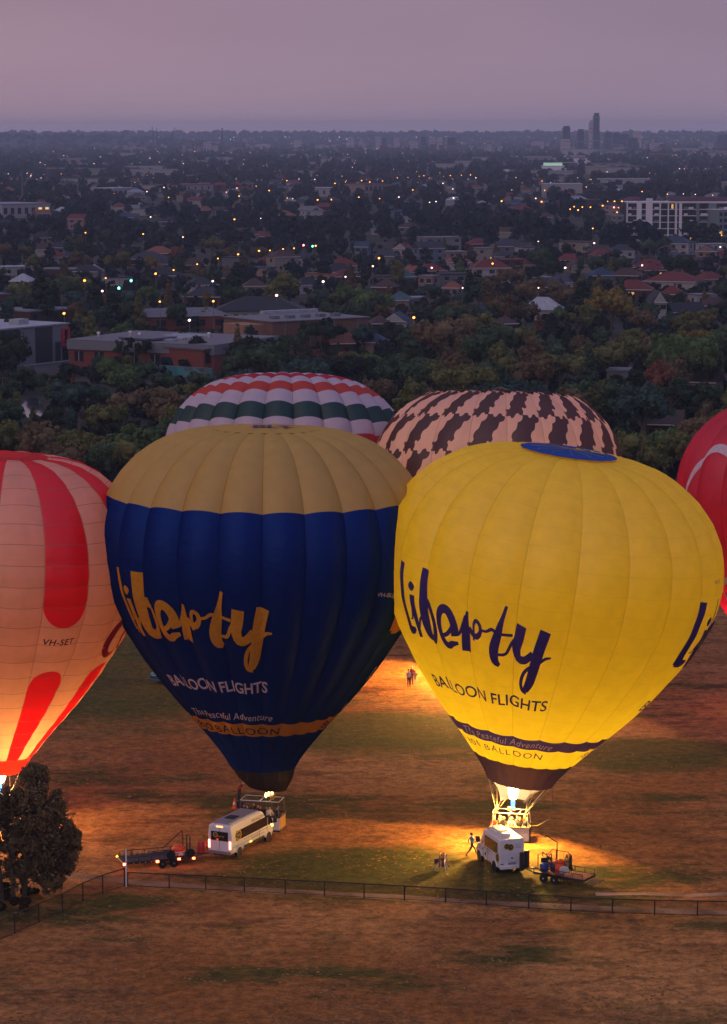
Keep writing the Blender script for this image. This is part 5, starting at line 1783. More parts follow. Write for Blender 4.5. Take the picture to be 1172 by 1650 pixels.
def roof_mesh(kind, w, d, z, h, ov=.45):
    a, b = w / 2 + ov, d / 2 + ov
    m_ = MB()
    if kind == 'flat':
        m_.box(-a + .2, a - .2, -b + .2, b - .2, z, z + .35)
    elif kind == 'gable':
        m_.add([(-a, -b, z), (a, -b, z), (a, b, z), (-a, b, z), (-a, 0, z + h), (a, 0, z + h)], [(0, 1, 5, 4), (2, 3, 4, 5), (0, 4, 3), (1, 2, 5), (3, 2, 1, 0)])
    elif kind == 'gable_front':
        m_.add([(-a, -b, z), (a, -b, z), (a, b, z), (-a, b, z), (0, -b, z + h), (0, b, z + h)], [(0, 4, 5, 3), (1, 2, 5, 4), (0, 1, 4), (2, 3, 5), (3, 2, 1, 0)])
    else:
        r_ = max(.4, a - b) if a > b else .3
        m_.add([(-a, -b, z), (a, -b, z), (a, b, z), (-a, b, z), (-r_, 0, z + h), (r_, 0, z + h)], [(0, 1, 5, 4), (2, 3, 4, 5), (3, 0, 4), (1, 2, 5), (3, 2, 1, 0)])
    return m_


HOUSES = []


def house(px, py, wpx, roof='red tiled', wall='cream', kind='hip', storeys=1, yaw=None, depth=None, lit=False, keep=True, chim=True, word=None, roofh=None, label=None):
    rg = random.Random(int(px * 31 + py * 17))
    P = gp(px, py)
    w = wpx / ppm(py)
    d = depth or min(max(7.0, w * .7), 13)
    yaw = R(rg.choice((-22, -12, 8, 18, 30))) if yaw is None else R(yaw)
    hz_ = 3.0 * storeys + (.1 if storeys == 1 else -.2)
    rh = roofh or (0.35 if kind == 'flat' else min(3.0, .26 * min(w, d) + .7))
    t = thing('house', '', 'house', P + Vector((0, d / 2, 0)), yaw, 'houses of the suburb')
    MB().box(-w / 2, w / 2, -d / 2, d / 2, -.2, hz_ - .01).obj('wall', t, WALLM[wall])
    rf = roof_mesh(kind, w, d, hz_, rh).obj('roof', t, ROOFM[roof])
    if kind == 'gable_front':
        MB().add([(-w / 2 + .1, -d / 2 - .46, hz_ + .05), (w / 2 - .1, -d / 2 - .46, hz_ + .05), (0, -d / 2 - .46, hz_ + rh - .15)], [(0, 1, 2)]).obj('gable', t, WALLM[wall])
    if chim and kind != 'flat' and rg.random() < .55:
        x = rg.uniform(-w * .3, w * .3)
        MB().box(x - .35, x + .35, .2, .8, hz_ + rh * .3, hz_ + rh + .7).obj('chimney', rf, WALLM['brick'])
    if kind != 'flat':
        MB().box(-w / 2 - .4, w / 2 + .4, -d / 2 - .52, -d / 2 - .46, hz_ - .16, hz_ + .04).obj('gutter', t, FASCIA)
    n = max(2, int(w / 3.6))
    for s_ in range(storeys):
        for k in range(n):
            if rg.random() < .2: continue
            x = -w / 2 + (k + .5) * w / n
            ww = rg.uniform(.55, 1.0)
            l_ = lit and s_ == 0 and k == n // 2
            wd = MB().box(x - ww, x + ww, -d / 2 - .05, -d / 2 + .02, .9 + 2.85 * s_, 2.25 + 2.85 * s_).obj('window', t, LITW if l_ else WIN)
            MB().box(x - ww - .08, x + ww + .08, -d / 2 - .09, -d / 2 - .051, .78 + 2.85 * s_, .88 + 2.85 * s_).obj('sill', wd, FASCIA)
        for sd in (-1, 1):
            MB().box(sd * w / 2 - .04, sd * w / 2 + .04, -1.2, .4, .9 + 2.85 * s_, 2.2 + 2.85 * s_).obj('window', t, WIN)
    hp = (hz_ + rh) * ppm(py)
    what = word or (('two storey ' if storeys == 2 else '') + ('flat roofed' if kind == 'flat' else ('gabled' if 'gable' in kind else '')) + ' house').replace('  ', ' ').strip()
    HOUSES.append((t, f'{wall} {what} with {roof} roof' if kind != 'flat' else f'{wall} {what}', px, py - hp * .5, label))
    if keep: KEEP.append((px - wpx * .5, py - hp, px + wpx * .5, py - hp * .42, py))
    return t


H_ = house
# hand-placed rows, left to right, far to near
for a_ in [
    (22, 444, 54, 'white metal', 'white', 'flat', 1), (96, 448, 60, 'light grey', 'brown', 'flat', 1), (152, 450, 26, 'pale metal', 'white', 'gable_front', 1), (256, 420, 46, 'orange tiled', 'brick', 'hip', 1),
    (238, 430, 58, 'slate grey', 'brown', 'hip', 1), (188, 462, 44, 'bluish', 'white', 'flat', 1), (36, 468, 34, 'white metal', 'white', 'hip', 1), (310, 440, 40, 'brown tiled', 'brick', 'hip', 1),
    (375, 440, 30, 'slate grey', 'grey', 'flat', 2), (455, 438, 44, 'brown tiled', 'cream', 'hip', 2), (428, 437, 30, 'red tiled', 'grey', 'hip', 1), (486, 430, 22, 'slate grey', 'white', 'gable', 1),
    (552, 441, 46, 'red tiled', 'cream', 'hip', 1), (546, 452, 56, 'dark grey', 'brown', 'hip', 1), (516, 456, 44, 'orange tiled', 'cream', 'flat', 1), (494, 474, 44, 'dark grey', 'white', 'hip', 1),
    (322, 474, 46, 'slate grey', 'white', 'hip', 1), (330, 494, 60, 'slate grey', 'brick', 'hip', 1), (368, 462, 36, 'brown tiled', 'brick', 'hip', 1), (410, 476, 36, 'brown tiled', 'pink', 'hip', 1),
    (575, 492, 28, 'bluish', 'blue', 'gable_front', 1), (585, 420, 22, 'bluish', 'blue', 'gable', 2), (650, 412, 24, 'red tiled', 'white', 'gable_front', 1), (622, 425, 40, 'slate grey', 'grey', 'hip', 1),
    (708, 404, 62, 'light grey', 'concrete', 'flat', 2), (771, 404, 36, 'red tiled', 'brick', 'hip', 1), (822, 408, 58, 'slate grey', 'grey', 'hip', 1), (852, 410, 36, 'brown tiled', 'white', 'flat', 1),
    (733, 418, 34, 'pale metal', 'pink', 'flat', 1), (783, 423, 34, 'light grey', 'cream', 'flat', 2), (810, 426, 30, 'slate grey', 'grey', 'hip', 1), (838, 440, 44, 'red tiled', 'cream', 'hip', 1),
    (790, 458, 62, 'red tiled', 'white', 'hip', 2), (694, 450, 44, 'red tiled', 'brick', 'hip', 1), (667, 452, 26, 'orange tiled', 'brick', 'gable_front', 1), (654, 460, 30, 'teal', 'grey', 'hip', 1),
    (692, 474, 24, 'light grey', 'pink', 'flat', 2), (729, 470, 46, 'slate grey', 'grey', 'flat', 2), (730, 494, 26, 'orange tiled', 'pink', 'hip', 2), (645, 500, 36, 'teal', 'pink', 'hip', 1),
    (670, 497, 20, 'pale metal', 'grey', 'flat', 1), (622, 478, 34, 'brown tiled', 'brick', 'hip', 1), (620, 460, 30, 'brown tiled', 'grey', 'flat', 1), (640, 536, 38, 'bluish', 'white', 'gable_front', 1),
    (612, 540, 30, 'brown tiled', 'brick', 'hip', 1), (690, 568, 46, 'orange tiled', 'brick', 'hip', 1), (605, 572, 34, 'bluish', 'pink', 'hip', 1), (545, 574, 38, 'orange tiled', 'brick', 'gable', 1),
    (932, 412, 52, 'brown tiled', 'cream', 'flat', 2), (968, 418, 48, 'brown tiled', 'brick', 'hip', 1), (1004, 416, 44, 'slate grey', 'white', 'hip', 1), (918, 432, 40, 'red tiled', 'brick', 'hip', 1),
    (940, 440, 44, 'brown tiled', 'cream', 'hip', 1), (1050, 444, 54, 'red tiled', 'brick', 'hip', 1), (1030, 440, 30, 'slate grey', 'grey', 'hip', 1), (1092, 414, 50, 'bluish', 'white', 'hip', 2),
    (1149, 416, 44, 'pale metal', 'white', 'flat', 2), (1141, 428, 34, 'slate grey', 'pink', 'gable_front', 2), (1112, 424, 30, 'slate grey', 'brown', 'flat', 1), (970, 458, 42, 'bluish', 'grey', 'hip', 1),
    (1012, 458, 48, 'brown tiled', 'brown', 'hip', 1), (1022, 482, 64, 'red tiled', 'brick', 'hip', 1), (1090, 468, 86, 'red tiled', 'white', 'hip', 1), (1144, 464, 44, 'red tiled', 'cream', 'hip', 1),
    (1085, 490, 40, 'red tiled', 'white', 'hip', 1), (1134, 492, 36, 'light grey', 'white', 'flat', 1), (1105, 520, 56, 'dark grey', 'brown', 'gable', 1), (1155, 510, 56, 'brown tiled', 'brick', 'hip', 1),
    (870, 462, 30, 'pale metal', 'grey', 'flat', 1), (893, 478, 40, 'brown tiled', 'brown', 'hip', 1), (1000, 622, 34, 'light grey', 'concrete', 'flat', 1), (1138, 640, 50, 'brown tiled', 'pink', 'gable', 1),
    (1075, 712, 56, 'brown tiled', 'brick', 'gable', 1), (815, 540, 26, 'brown tiled', 'brick', 'hip', 1), (905, 470, 36, 'bluish', 'white', 'hip', 1)]:
    H_(*a_[:6], storeys=a_[6], lit=a_[0] in (494, 1022, 783))
H_(1061, 520, 23, 'dark grey', 'white', 'gable_front', 2, yaw=4, depth=9, chim=False, roofh=3.2, label='white gable end house with two dark tall windows and dark roof')
H_(876, 516, 62, 'white metal', 'white', 'hip', 1, yaw=-10, roofh=3.4, label='house under a bright white metal roof among trees behind cow print balloon')

# random houses between them, further back
HB = [(h[2], h[3]) for h in HOUSES]
rg = random.Random(11)
ks, rk = list(WALLM), [k for k in ROOFM if k not in ('white metal', 'pale metal')]
n_ = 0
while n_ < 90:
    py = 300 + 165 * rg.random() ** 1.15
    px = rg.uniform(-30, 1200)
    w = rg.uniform(8, 13) * ppm(py)
    if any(abs(px - x) < w * .8 and abs(py - y) < 12 for x, y in HB): continue
    if 985 < px < 1180 and 365 < py < 402: continue
    HB.append((px, py))
    kd = rg.choice(('hip', 'hip', 'hip', 'gable', 'flat'))
    rt = rg.choice(rk + ['red tiled', 'brown tiled', 'slate grey'])
    if kd == 'flat' and rg.random() < .5: rt = rg.choice(('pale metal', 'white metal', 'light grey'))
    H_(px, py, w, rt, rg.choice(ks), kd, storeys=2 if rg.random() < .16 else 1, lit=rg.random() < .1, keep=rg.random() < .25)
    n_ += 1


def block(name, label, cat, pa, pb, depth, keep_h=None):
    A, B = gp(*pa), gp(*pb)
    d = B - A
    t = thing(name, label, cat, A, math.atan2(d.y, d.x))
    if keep_h:
        y = max(pa[1], pb[1])
        KEEP.append((min(pa[0], pb[0]), min(pa[1], pb[1]) - keep_h, max(pa[0], pb[0]), y - keep_h * .15, y))
    return t, d.length


# grey warehouse with the red window frame
GREYC = mat('grey cladding', (.17, .175, .19), .6, .3, var=.06)
DGREY = mat('charcoal cladding', (.032, .036, .045), .5, .35, var=.06)
REDFR = mat('red frame paint', (.42, .02, .035), .5, .35)
BRICK = mat('red brickwork', (.20, .06, .042), .85, .15, var=.25, scale=6)
t, L = block('warehouse', 'tall grey warehouse with red window frame and white roof', 'warehouse', (-45, 597), (111, 580), 30, 66)
MB().box(0, L, 0, 30, 0, 8.6).obj('wall', t, GREYC)
MB().box(-.3, L + .3, -.3, 30, 8.61, 8.9).obj('roof', t, ROOFM['white metal'])
MB().box(4, 16, 6, 12, 8.91, 10.2).obj('roof_unit', t, ROOFM['white metal'])
MB().box(L - 12, L - 8.4, 5, 8, 8.91, 10.1).obj('roof_unit', t, ROOFM['white metal'])
for x0_, x1_, z1, m_ in ((1.0, L - 17.6, 8.3, DGREY), (L - 11.9, L - 5.9, 8.3, DGREY), (L - 4.8, L - 3.0, 4.6, DGREY)):
    MB().box(x0_, x1_, -.12, 0, .05, z1).obj('panel', t, m_)
fx0, fx1 = L - 2.5, L + .02
MB().box(fx0, fx1, -.5, -.02, 3.5, 4.0).box(fx0, fx1, -.5, -.02, 7.3, 7.8).box(fx0, fx0 + .6, -.5, -.02, 4.0, 7.3).box(fx1 - .6, fx1, -.5, -.02, 4.0, 7.3).obj('window_frame', t, REDFR)
MB().box(fx0 + .6, fx1 - .6, -.1, .02, 4.0, 7.3).obj('window', t, WIN)
MB().box(fx0 + .2, fx1 - .3, -.1, .0, .05, 3.2).obj('entrance', t, WIN)
MB().box(L - 20, L + 1, -3.6, -1.6, .02, .22).obj('footpath', t, WALLM['concrete'])

# long low brick school building with metal fascia
t, L = block('school_building', 'long low brick building with grey metal fascia and rooftop skylights', 'building', (112, 590), (346, 601), 32, 60)
MB().box(0, L, 0, 30, 0, 4.0).obj('wall', t, BRICK)
MB().box(-.3, L + .2, -.5, 30.5, 4.01, 6.1).obj('fascia', t, GREYC)
MB().box(-.2, L + .1, -.4, 30.4, 6.11, 6.3).obj('roof', t, mat('worn roof sheet', (.16, .15, .155), .8, .2, var=.2))
for k in range(5):
    MB().box(14.5 + k * .2, 24.5 + k * .2, 6 + k * 3.6, 8.0 + k * 3.6, 6.31, 6.65).obj('skylight', t, ROOFM['white metal'])
for x in (1.5, 7.0, 16.5, 22.0, 26.0, 30.0):
    w_ = MB().box(x, x + 2.4, -.06, .02, 1.3, 3.6).obj('window', t, WIN)
    MB().box(x + 1.15, x + 1.25, -.1, -.061, 1.3, 3.6).obj('mullion', w_, FASCIA)
for x, y in ((3, 8), (8, 14), (13, 10), (27, 18)):
    MB().lathe([(.35, 6.31), (.35, 7.1), (.5, 7.15), (.45, 7.5), (.05, 7.6)], 8, o=(x, y, 0)).obj('roof_vent', t, STEEL)
t, L = block('brick_wing', 'brick wing with stepped grey roofs at the right end of the school', 'building', (328, 602), (374, 597), 18, 52)
MB().box(0, L, 0, 16, 0, 5.2).obj('wall', t, BRICK)
MB().box(-.3, L + .3, -.6, 16.3, 5.21, 5.6).obj('roof', t, mat('slate metal', (.10, .105, .13), .6, .3))
MB().box(1, L - .5, 17, 26, 0, 6.6).obj('rear_wall', t, BRICK)
MB().box(.6, L, 16.6, 26.4, 6.61, 7.0).obj('rear_roof', t, mat('slate metal', (.10, .105, .13), .6, .3))
for x in (.7, 3.6): MB().box(x, x + 2.0, -.06, .02, 2.2, 4.6).obj('window', t, WIN)
# painted wall


def graffiti():
    m, n, l, out = nodes_of('spray painted wall')
    p = n.new('ShaderNodeBsdfPrincipled'); p.inputs['Roughness'].default_value = .8
    tc = n.new('ShaderNodeTexCoord'); v = n.new('ShaderNodeTexVoronoi'); v.inputs['Scale'].default_value = .55
    l.new(tc.outputs['Object'], v.inputs['Vector'])
    s = n.new('ShaderNodeSeparateColor'); l.new(v.outputs['Color'], s.inputs[0])
    r = n.new('ShaderNodeValToRGB'); r.color_ramp.interpolation = 'CONSTANT'
    for i, (q, c) in enumerate(((0, (.03, .16, .18)), (.25, (.10, .11, .13)), (.45, (.04, .24, .25)), (.6, (.22, .16, .2)), (.75, (.04, .1, .07)), (.88, (.25, .3, .33)))):
        e_ = r.color_ramp.elements[i] if i < 2 else r.color_ramp.elements.new(q)
        e_.position = q; e_.color = (*c, 1)
    l.new(s.outputs[0], r.inputs[0]); l.new(r.outputs[0], p.inputs['Base Color']); l.new(p.outputs[0], out.inputs[0])
    return m


t, L = block('painted_wall', 'low wall covered in teal and pale spray paint below the school', 'wall', (236, 604), (342, 611), 1, 16)
GRF = graffiti()
for k in range(6):
    MB().box(k * L / 6 + .02, (k + 1) * L / 6 - .02, 0, .2, 0, 2.3).obj('wall_panel', t, GRF)
MB().box(0, L, -.03, .23, 2.301, 2.42).obj('coping', t, WALLM['concrete'])

# brown hall
t, L = block('brown_hall', 'big plain brown brick hall with thin pale roof edge', 'hall', (440, 574), (594, 565), 14, 62)
BRN = mat('brown brick hall wall', (.175, .098, .068), .85, .15, var=.14, scale=3)
MB().box(0, L, 0, 22, 0, 8.2).obj('wall', t, BRN)
MB().box(-6.5, -.01, 3, 12, 0, 7.6).obj('side_wing', t, mat('tan hall wing', (.30, .17, .10), .85, .15))
MB().box(-.4, L + .3, -.35, 22.3, 8.21, 8.45).obj('roof', t, ROOFM['light grey'])
MB().box(L * .42, L + .2, 22.4, 24, 0, 9.2).obj('parapet', t, ROOFM['white metal'])

for x in (L * .12, L * .38, L * .63, L * .88):
    MB().box(x, x + .22, -.24, -.02, .1, 8.1).obj('downpipe', t, mat('pipe grey', (.2, .18, .17), .6))
for x in (L * .22, L * .5):
    MB().box(x, x + 2.4, -.08, .02, .05, 2.6).obj('door', t, WIN)
for k in range(5):
    MB().box(L * .15 + k * L * .16, L * .15 + k * L * .16 + 1.8, 6, 8, 8.46, 9.2).obj('roof_vent', t, ROOFM['light grey'])
MB().box(L * .3, L * .36, -.07, .01, 4.4, 6.2).box(L * .7, L * .76, -.07, .01, 4.4, 6.2).obj('louvre', t, mat('louvre dark', (.07, .05, .045), .7))
# solar roofed building
t, L = block('hipped_building', 'white walled building under dark hip roof with solar panels', 'building', (348, 523), (488, 523), 16, 42)
MB().box(1, L - 1, 0, 15, 0, 3.9).obj('wall', t, WALLM['white'])
rf = roof_mesh('hip', L, 16, 3.95, 3.6, .5).obj('roof', t, ROOFM['dark grey'], loc=(L / 2, 7.5, 0))
for k in range(9):
    x = L * .26 + k * 1.15
    MB().add([(x, -6.6, 4.36 + .15), (x + 1.05, -6.6, 4.36 + .15), (x + 1.05, -2.0, 6.25 + .25), (x, -2.0, 6.25 + .25)], [(0, 1, 2, 3)]).obj('solar_panel', rf, mat('solar panel', (.02, .035, .075), .15, .6), loc=(-L / 2, 0, 0))
for k in range(8):
    x = 2.5 + k * (L - 5) / 7.5
    MB().box(x, x + 1.3, -.06, .02, .9, 2.9).obj('window', t, WIN)
# sheds and roofs at the left
for nm, lab, pa, pb, dp, hw, wm, rm, kh in (
        ('brick_building', 'square red brick building at the edge behind the grey warehouse', (-40, 517), (16, 511), 10, 6.6, BRICK, ROOFM['light grey'], 40),
        ('long_shed', 'low long grey roofed shed stretching behind the school', (214, 533), (372, 530), 9, 3.6, BRICK, ROOFM['light grey'], 22),
        ('grey_shed', 'wide grey roofed brick shed next to square red brick building', (18, 515), (80, 508), 14, 3.2, BRICK, ROOFM['slate grey'], 26),
        ('flat_shed', 'flat pale roofed shed behind the grey warehouse', (48, 521), (118, 516), 14, 3.2, WALLM['brown'], ROOFM['pale metal'], 20),
        ('white_hall', 'white industrial hall with a lit yellow doorway at far side', (4, 352), (82, 350), 40, 8.5, WALLM['white'], ROOFM['pale metal'], 22),
        ('long_factory', 'long white roofed factory among distant trees', (208, 288), (262, 288), 60, 8, WALLM['concrete'], ROOFM['white metal'], 8),
        ('white_factory', 'small white factory with a lit corner among distant trees', (184, 318), (222, 317), 30, 7, WALLM['white'], ROOFM['white metal'], 10),
        ('white_shop', 'white roofed shop block between the dark trees', (508, 317), (540, 317), 25, 7, WALLM['white'], ROOFM['white metal'], 10),
        ('tan_block', 'tan brick block below the row of amber lamps', (588, 312), (630, 311), 25, 8, WALLM['pink'], ROOFM['brown tiled'], 10),
        ('long_hall', 'long pale hall lit at one end below the towers', (988, 281), (1042, 279), 60, 9, WALLM['cream'], ROOFM['light grey'], 8),
        ('pale_hall', 'pale wide hall with yellow lights right under the towers', (962, 252), (994, 251), 80, 14, WALLM['white'], ROOFM['light grey'], 8),
        ('red_roofed_hall', 'long red tiled hall among distant dark trees', (292, 310), (385, 306), 40, 6, WALLM['white'], ROOFM['red tiled'], 9)):
    t, L = block(nm, lab, 'building', pa, pb, dp, kh)
    MB().box(0, L, 0, dp, 0, hw).obj('wall', t, wm)
    if 'shed' in nm and nm != 'flat_shed':
        roof_mesh('hip', L, dp, hw + .01, 2.2, .5).obj('roof', t, rm, loc=(L / 2, dp / 2, 0))
    else:
        MB().box(-.3, L + .3, -.3, dp + .3, hw + .01, hw + .5).obj('roof', t, rm)
    for k in range(int(min(9, L / 5))):
        x = 1.2 + k * L / max(1, int(min(9, L / 5)))
        lit = (nm in ('white_hall', 'pale_hall', 'long_hall') and k >= int(min(9, L / 5)) - 2)
        MB().box(x, x + min(2.6, L / 10), -.08, .02, hw * .3, hw * .75).obj('window', t, glow('hall light', (1, .75, .3), .9) if lit else WIN)

# white apartment block
APW = mat('white render', (.66, .63, .66), .7, .2, var=.05)
APG = mat('grey green cladding', (.16, .20, .21), .6, .3, var=.05)
APD = mat('recess glass', (.035, .042, .055), .2, .6)
t, L = block('apartment_block', 'long white and grey apartment block with balconies above the trees', 'apartment block', (1010, 389), (1132, 389), 14, 72)
KEEP[-1] = (1008, 316, 1180, 366, 389)
FH, NF = 3.15, 6
top = NF * FH
L1 = 16.5
for nm, xa, xb, dy in (('core_wall', 0, L1, 1.6), ('core_wall', L1, 57, 1.6)):
    MB().box(xa + .02, xb - .02, dy, 16, 0, top - .2).obj(nm, t, APD)
for f in range(NF + 1):
    z = f * FH
    MB().box(-.2, L1, -.1 if f < NF else -.4, 1.59, z - .22, z + .16).obj('floor_slab', t, APW)
    MB().box(L1 + .02, 57, .1 if f < NF else -.3, 1.59, z - .2, z + .12).obj('floor_slab', t, APW)
MB().box(-.4, 57.4, -.6, 16.2, top + .17, top + .55).obj('roof', t, APW)
MB().box(22, 50, 6, 13, top + .56, top + 2.6).obj('plant_room', t, mat('dark plant room', (.10, .06, .07), .7))
for xa, xb, zt in ((-.3, .3, top), (4.7, 7.1, top + .9), (9.2, 12.5, top + 2.3), (15.9, 16.6, top), (20.0, 20.6, top), (23.6, 24.6, top), (25.6, 27.0, top), (56.6, 57.2, top)):
    MB().box(xa, xb, -.75, -.11, 0, zt).obj('fin', t, APW)
for xa, xb in ((34.2, 35.6), (40.2, 44.0), (49.6, 51.0)):
    MB().box(xa, xb, -.2, 1.58, 0, top - .21).obj('cladding', t, APG)
for f in range(NF):
    z = f * FH
    for k, (x, w_) in enumerate(((.5, 1.6), (3.0, 1.5), (7.4, 1.6), (13.4, 2.2), (28.0, 1.8), (30.2, 2.4), (36.2, 3.4), (45.2, 2.0), (47.6, 1.6), (51.8, 2.6))):
        if (f * 3 + k * 5) % 4 == 1: continue
        b_ = MB().box(x, x + w_, -.95, -.85, z + .17, z + 1.15).obj('balcony', t, APW if (f + k) % 3 else APG)
    for k, x in enumerate((1.2, 8.0, 14.0, 18.0, 22.0, 31.5, 37.6, 46, 54)):
        lit = (f, k) in ((5, 4), (1, 5), (0, 5))
        MB().box(x, x + 1.0, 1.5, 1.58, z + .3, z + 2.5).obj('window', t, LITW if lit else WIN)
t, L = block('apartment_wing', 'narrow end wing of the white apartment block with lit stairwell', 'apartment block', (1158, 390), (1200, 389), 12, 50)
MB().box(0, L, 0, 12, 0, 15.6).obj('wall', t, APG)
for f in range(5):
    MB().box(.5, 2.0, -.06, .02, f * 3 + .6, f * 3 + 2.4).obj('window', t, LITW if f == 1 else WIN)
    MB().box(3.0, L - 1, -.06, .02, f * 3 + .6, f * 3 + 2.4).obj('window', t, WIN)
MB().box(-.3, L + .3, -.3, 12.3, 15.61, 16).obj('roof', t, APW)

# lit terraces below the towers
for lab, px, py, wpx, nf, lit in (('stepped pale office with greenish lit top floor below the towers', 893, 281, 46, 4, True), ('white terraced block with wide flat roof behind the lit office', 932, 266, 40, 4, False)):
    P = gp(px, py); w = wpx / ppm(py)
    t = thing('office_block', lab, 'building', P, 0, 'mid distance office blocks')
    for f in range(nf):
        k = 1 - .13 * f
        MB().box(-w * .5 * k, w * .5 * k, 0 + f * 2, 40, f * 3.6, f * 3.6 + 3.2).obj('storey', t, APW if f < nf - 1 else (glow('greenish office light', (.62, 1.0, .66), .55) if lit else WALLM['pink']))
        MB().box(-w * .5 * k - .6, w * .5 * k + .6, -.6 + f * 2, 40, f * 3.6 + 3.21, f * 3.6 + 3.58).obj('floor_slab', t, APW)
    KEEP.append((px - wpx / 2, py - 22, px + wpx / 2, py - 4, py))

# towers on the skyline
TWG = mat('tower glass', (.022, .034, .06), .25, .5, var=.12, scale=.05)
TWL = mat('pale tower concrete', (.46, .38, .38), .7, .2, var=.1, scale=.05)
TW = [(913, 247, 203, 12, 'g', 'square dark tower, shorter neighbour of the tallest'), (936, 247, 208, 11, 'g', 'slim stepped tower between square tower and the tallest'), (961, 247, 182, 10, 'g', 'tallest tower on the skyline, dark blue glass'),
      (954, 246, 194, 9, 'l', 'paler tower leaning against the tallest tower'), (957, 243, 210, 20, 'g', 'broad block at the foot of the tallest tower'), (981, 244, 213, 14, 'g', 'dark block just right of the tallest tower'),
      (993, 245, 214, 12, 'g', 'dark block second right of the tallest tower'), (1006, 245, 216, 14, 'g', 'low dark block third right of the tallest tower'), (1028, 243, 211, 12, 'l', 'pale square tower at right end of the tower group'),
      (1020, 247, 222, 16, 'g', 'low wide block before the pale square tower'), (912, 250, 224, 14, 'l', 'tan block below the square dark tower'), (566, 243, 221, 10, 'l', 'pale slab block, leftmost of the mid skyline row'),
      (610, 243, 220, 8, 'l', 'narrow pale slab in the mid skyline row, second from left'), (620, 243, 222, 7, 'g', 'narrow grey slab in the mid skyline row, third from left'), (640, 243, 222, 9, 'l', 'pale slab in the mid skyline row, fourth from left'),
      (683, 245, 220, 8, 'g', 'dark narrow tower with a light on top in mid skyline'), (697, 244, 221, 9, 'l', 'pale tower right of dark narrow tower in mid skyline'), (709, 244, 221, 8, 'l', 'pale narrow tower second right of dark narrow tower'),
      (728, 245, 221, 13, 'g', 'broad tower at right end of the mid skyline row'), (668, 245, 228, 12, 'l', 'low slab with lit rooftop between mid skyline towers'), (1165, 243, 217, 18, 'g', 'dark broad block at far right of the skyline'),
      (480, 243, 226, 12, 'l', 'low pale block with white lights left of mid skyline'), (337, 246, 228, 9, 'l', 'pink lit block near the chimney'), (424, 244, 232, 22, 'l', 'low wide block on the skyline between chimney and mid towers'),
      (203, 236, 209.5, 9, 'g', 'square silhouette block high on the far left skyline'), (868, 244, 228, 18, 'l', 'low pale block left of the square dark tower'), (1060, 246, 230, 20, 'l', 'low pale block right of the tower group')]
for px, py, yt, wpx, mm, lab in TW:
    py = max(py, 236)
    P = gp(px, py); k = ppm(py); w = wpx / k; h = (py - yt) / k
    t = thing('tower', lab, 'tower', P, R(6), 'towers on the skyline')
    m_ = TWG if mm == 'g' else TWL
    MB().box(-w / 2, w / 2, 0, w * .8, 0, h * .93).obj('shaft', t, m_)
    MB().box(-w * .36, w * .42, w * .1, w * .7, h * .931, h).obj('crown_storey', t, m_)
    nl = max(4, int(h / 11))
    MBf = MB()
    for f in range(nl):
        z = (f + .6) * h * .93 / nl
        MB().box(-w / 2 - .12, w / 2 + .12, -.25, -.05, z, z + h * .012 + .5).obj('window_band', t, WIN if (f * 7 + int(px)) % 5 else mat('pale band', (.3, .3, .34), .6))
LITT = glow('far tower light', (1.0, .72, .4), 2.6, False)
# cranes and chimney
CRN = mat('crane steel', (.03, .03, .035), .6)
for px, py, yt, jx, lab in ((247, 243, 216, 245.5, 'tower crane with raised jib, leftmost of the three'), (254, 243, 219, 253, 'tower crane with raised jib, middle of the three'), (279, 243, 218, 282, 'tower crane with raised jib, rightmost of the three')):
    P = gp(px, py); k = ppm(py)
    t = thing('tower_crane', lab, 'crane', P, 0, 'tower cranes')
    h = (py - yt) / k
    MB().bar((0, 0, 0), (0, 0, h), 1.7, 4).obj('mast', t, CRN)
    MB().bar((0, 0, h), ((jx - px) / k, 0, h + 13 / k), 1.2, 4, r2=.8).obj('jib', t, CRN)
    MB().box(-4 if jx > px else 0.5, -.5 if jx > px else 4, -1.2, 1.2, h - 1, h + 2).obj('counterweight', t, CRN)
P = gp(358.5, 244); k = ppm(244)
t = thing('chimney_stack', 'slim dark factory chimney on the skyline near the cranes', 'chimney', P)
MB().lathe([(2.6, 0), (1.9, 36 / k), (2.1, 37 / k), (1.6, 38 / k)], 10).obj('stack', t, TWG)
MB().lathe([(2.15, 33 / k), (2.15, 34.5 / k)], 10).obj('band', t, TWL)

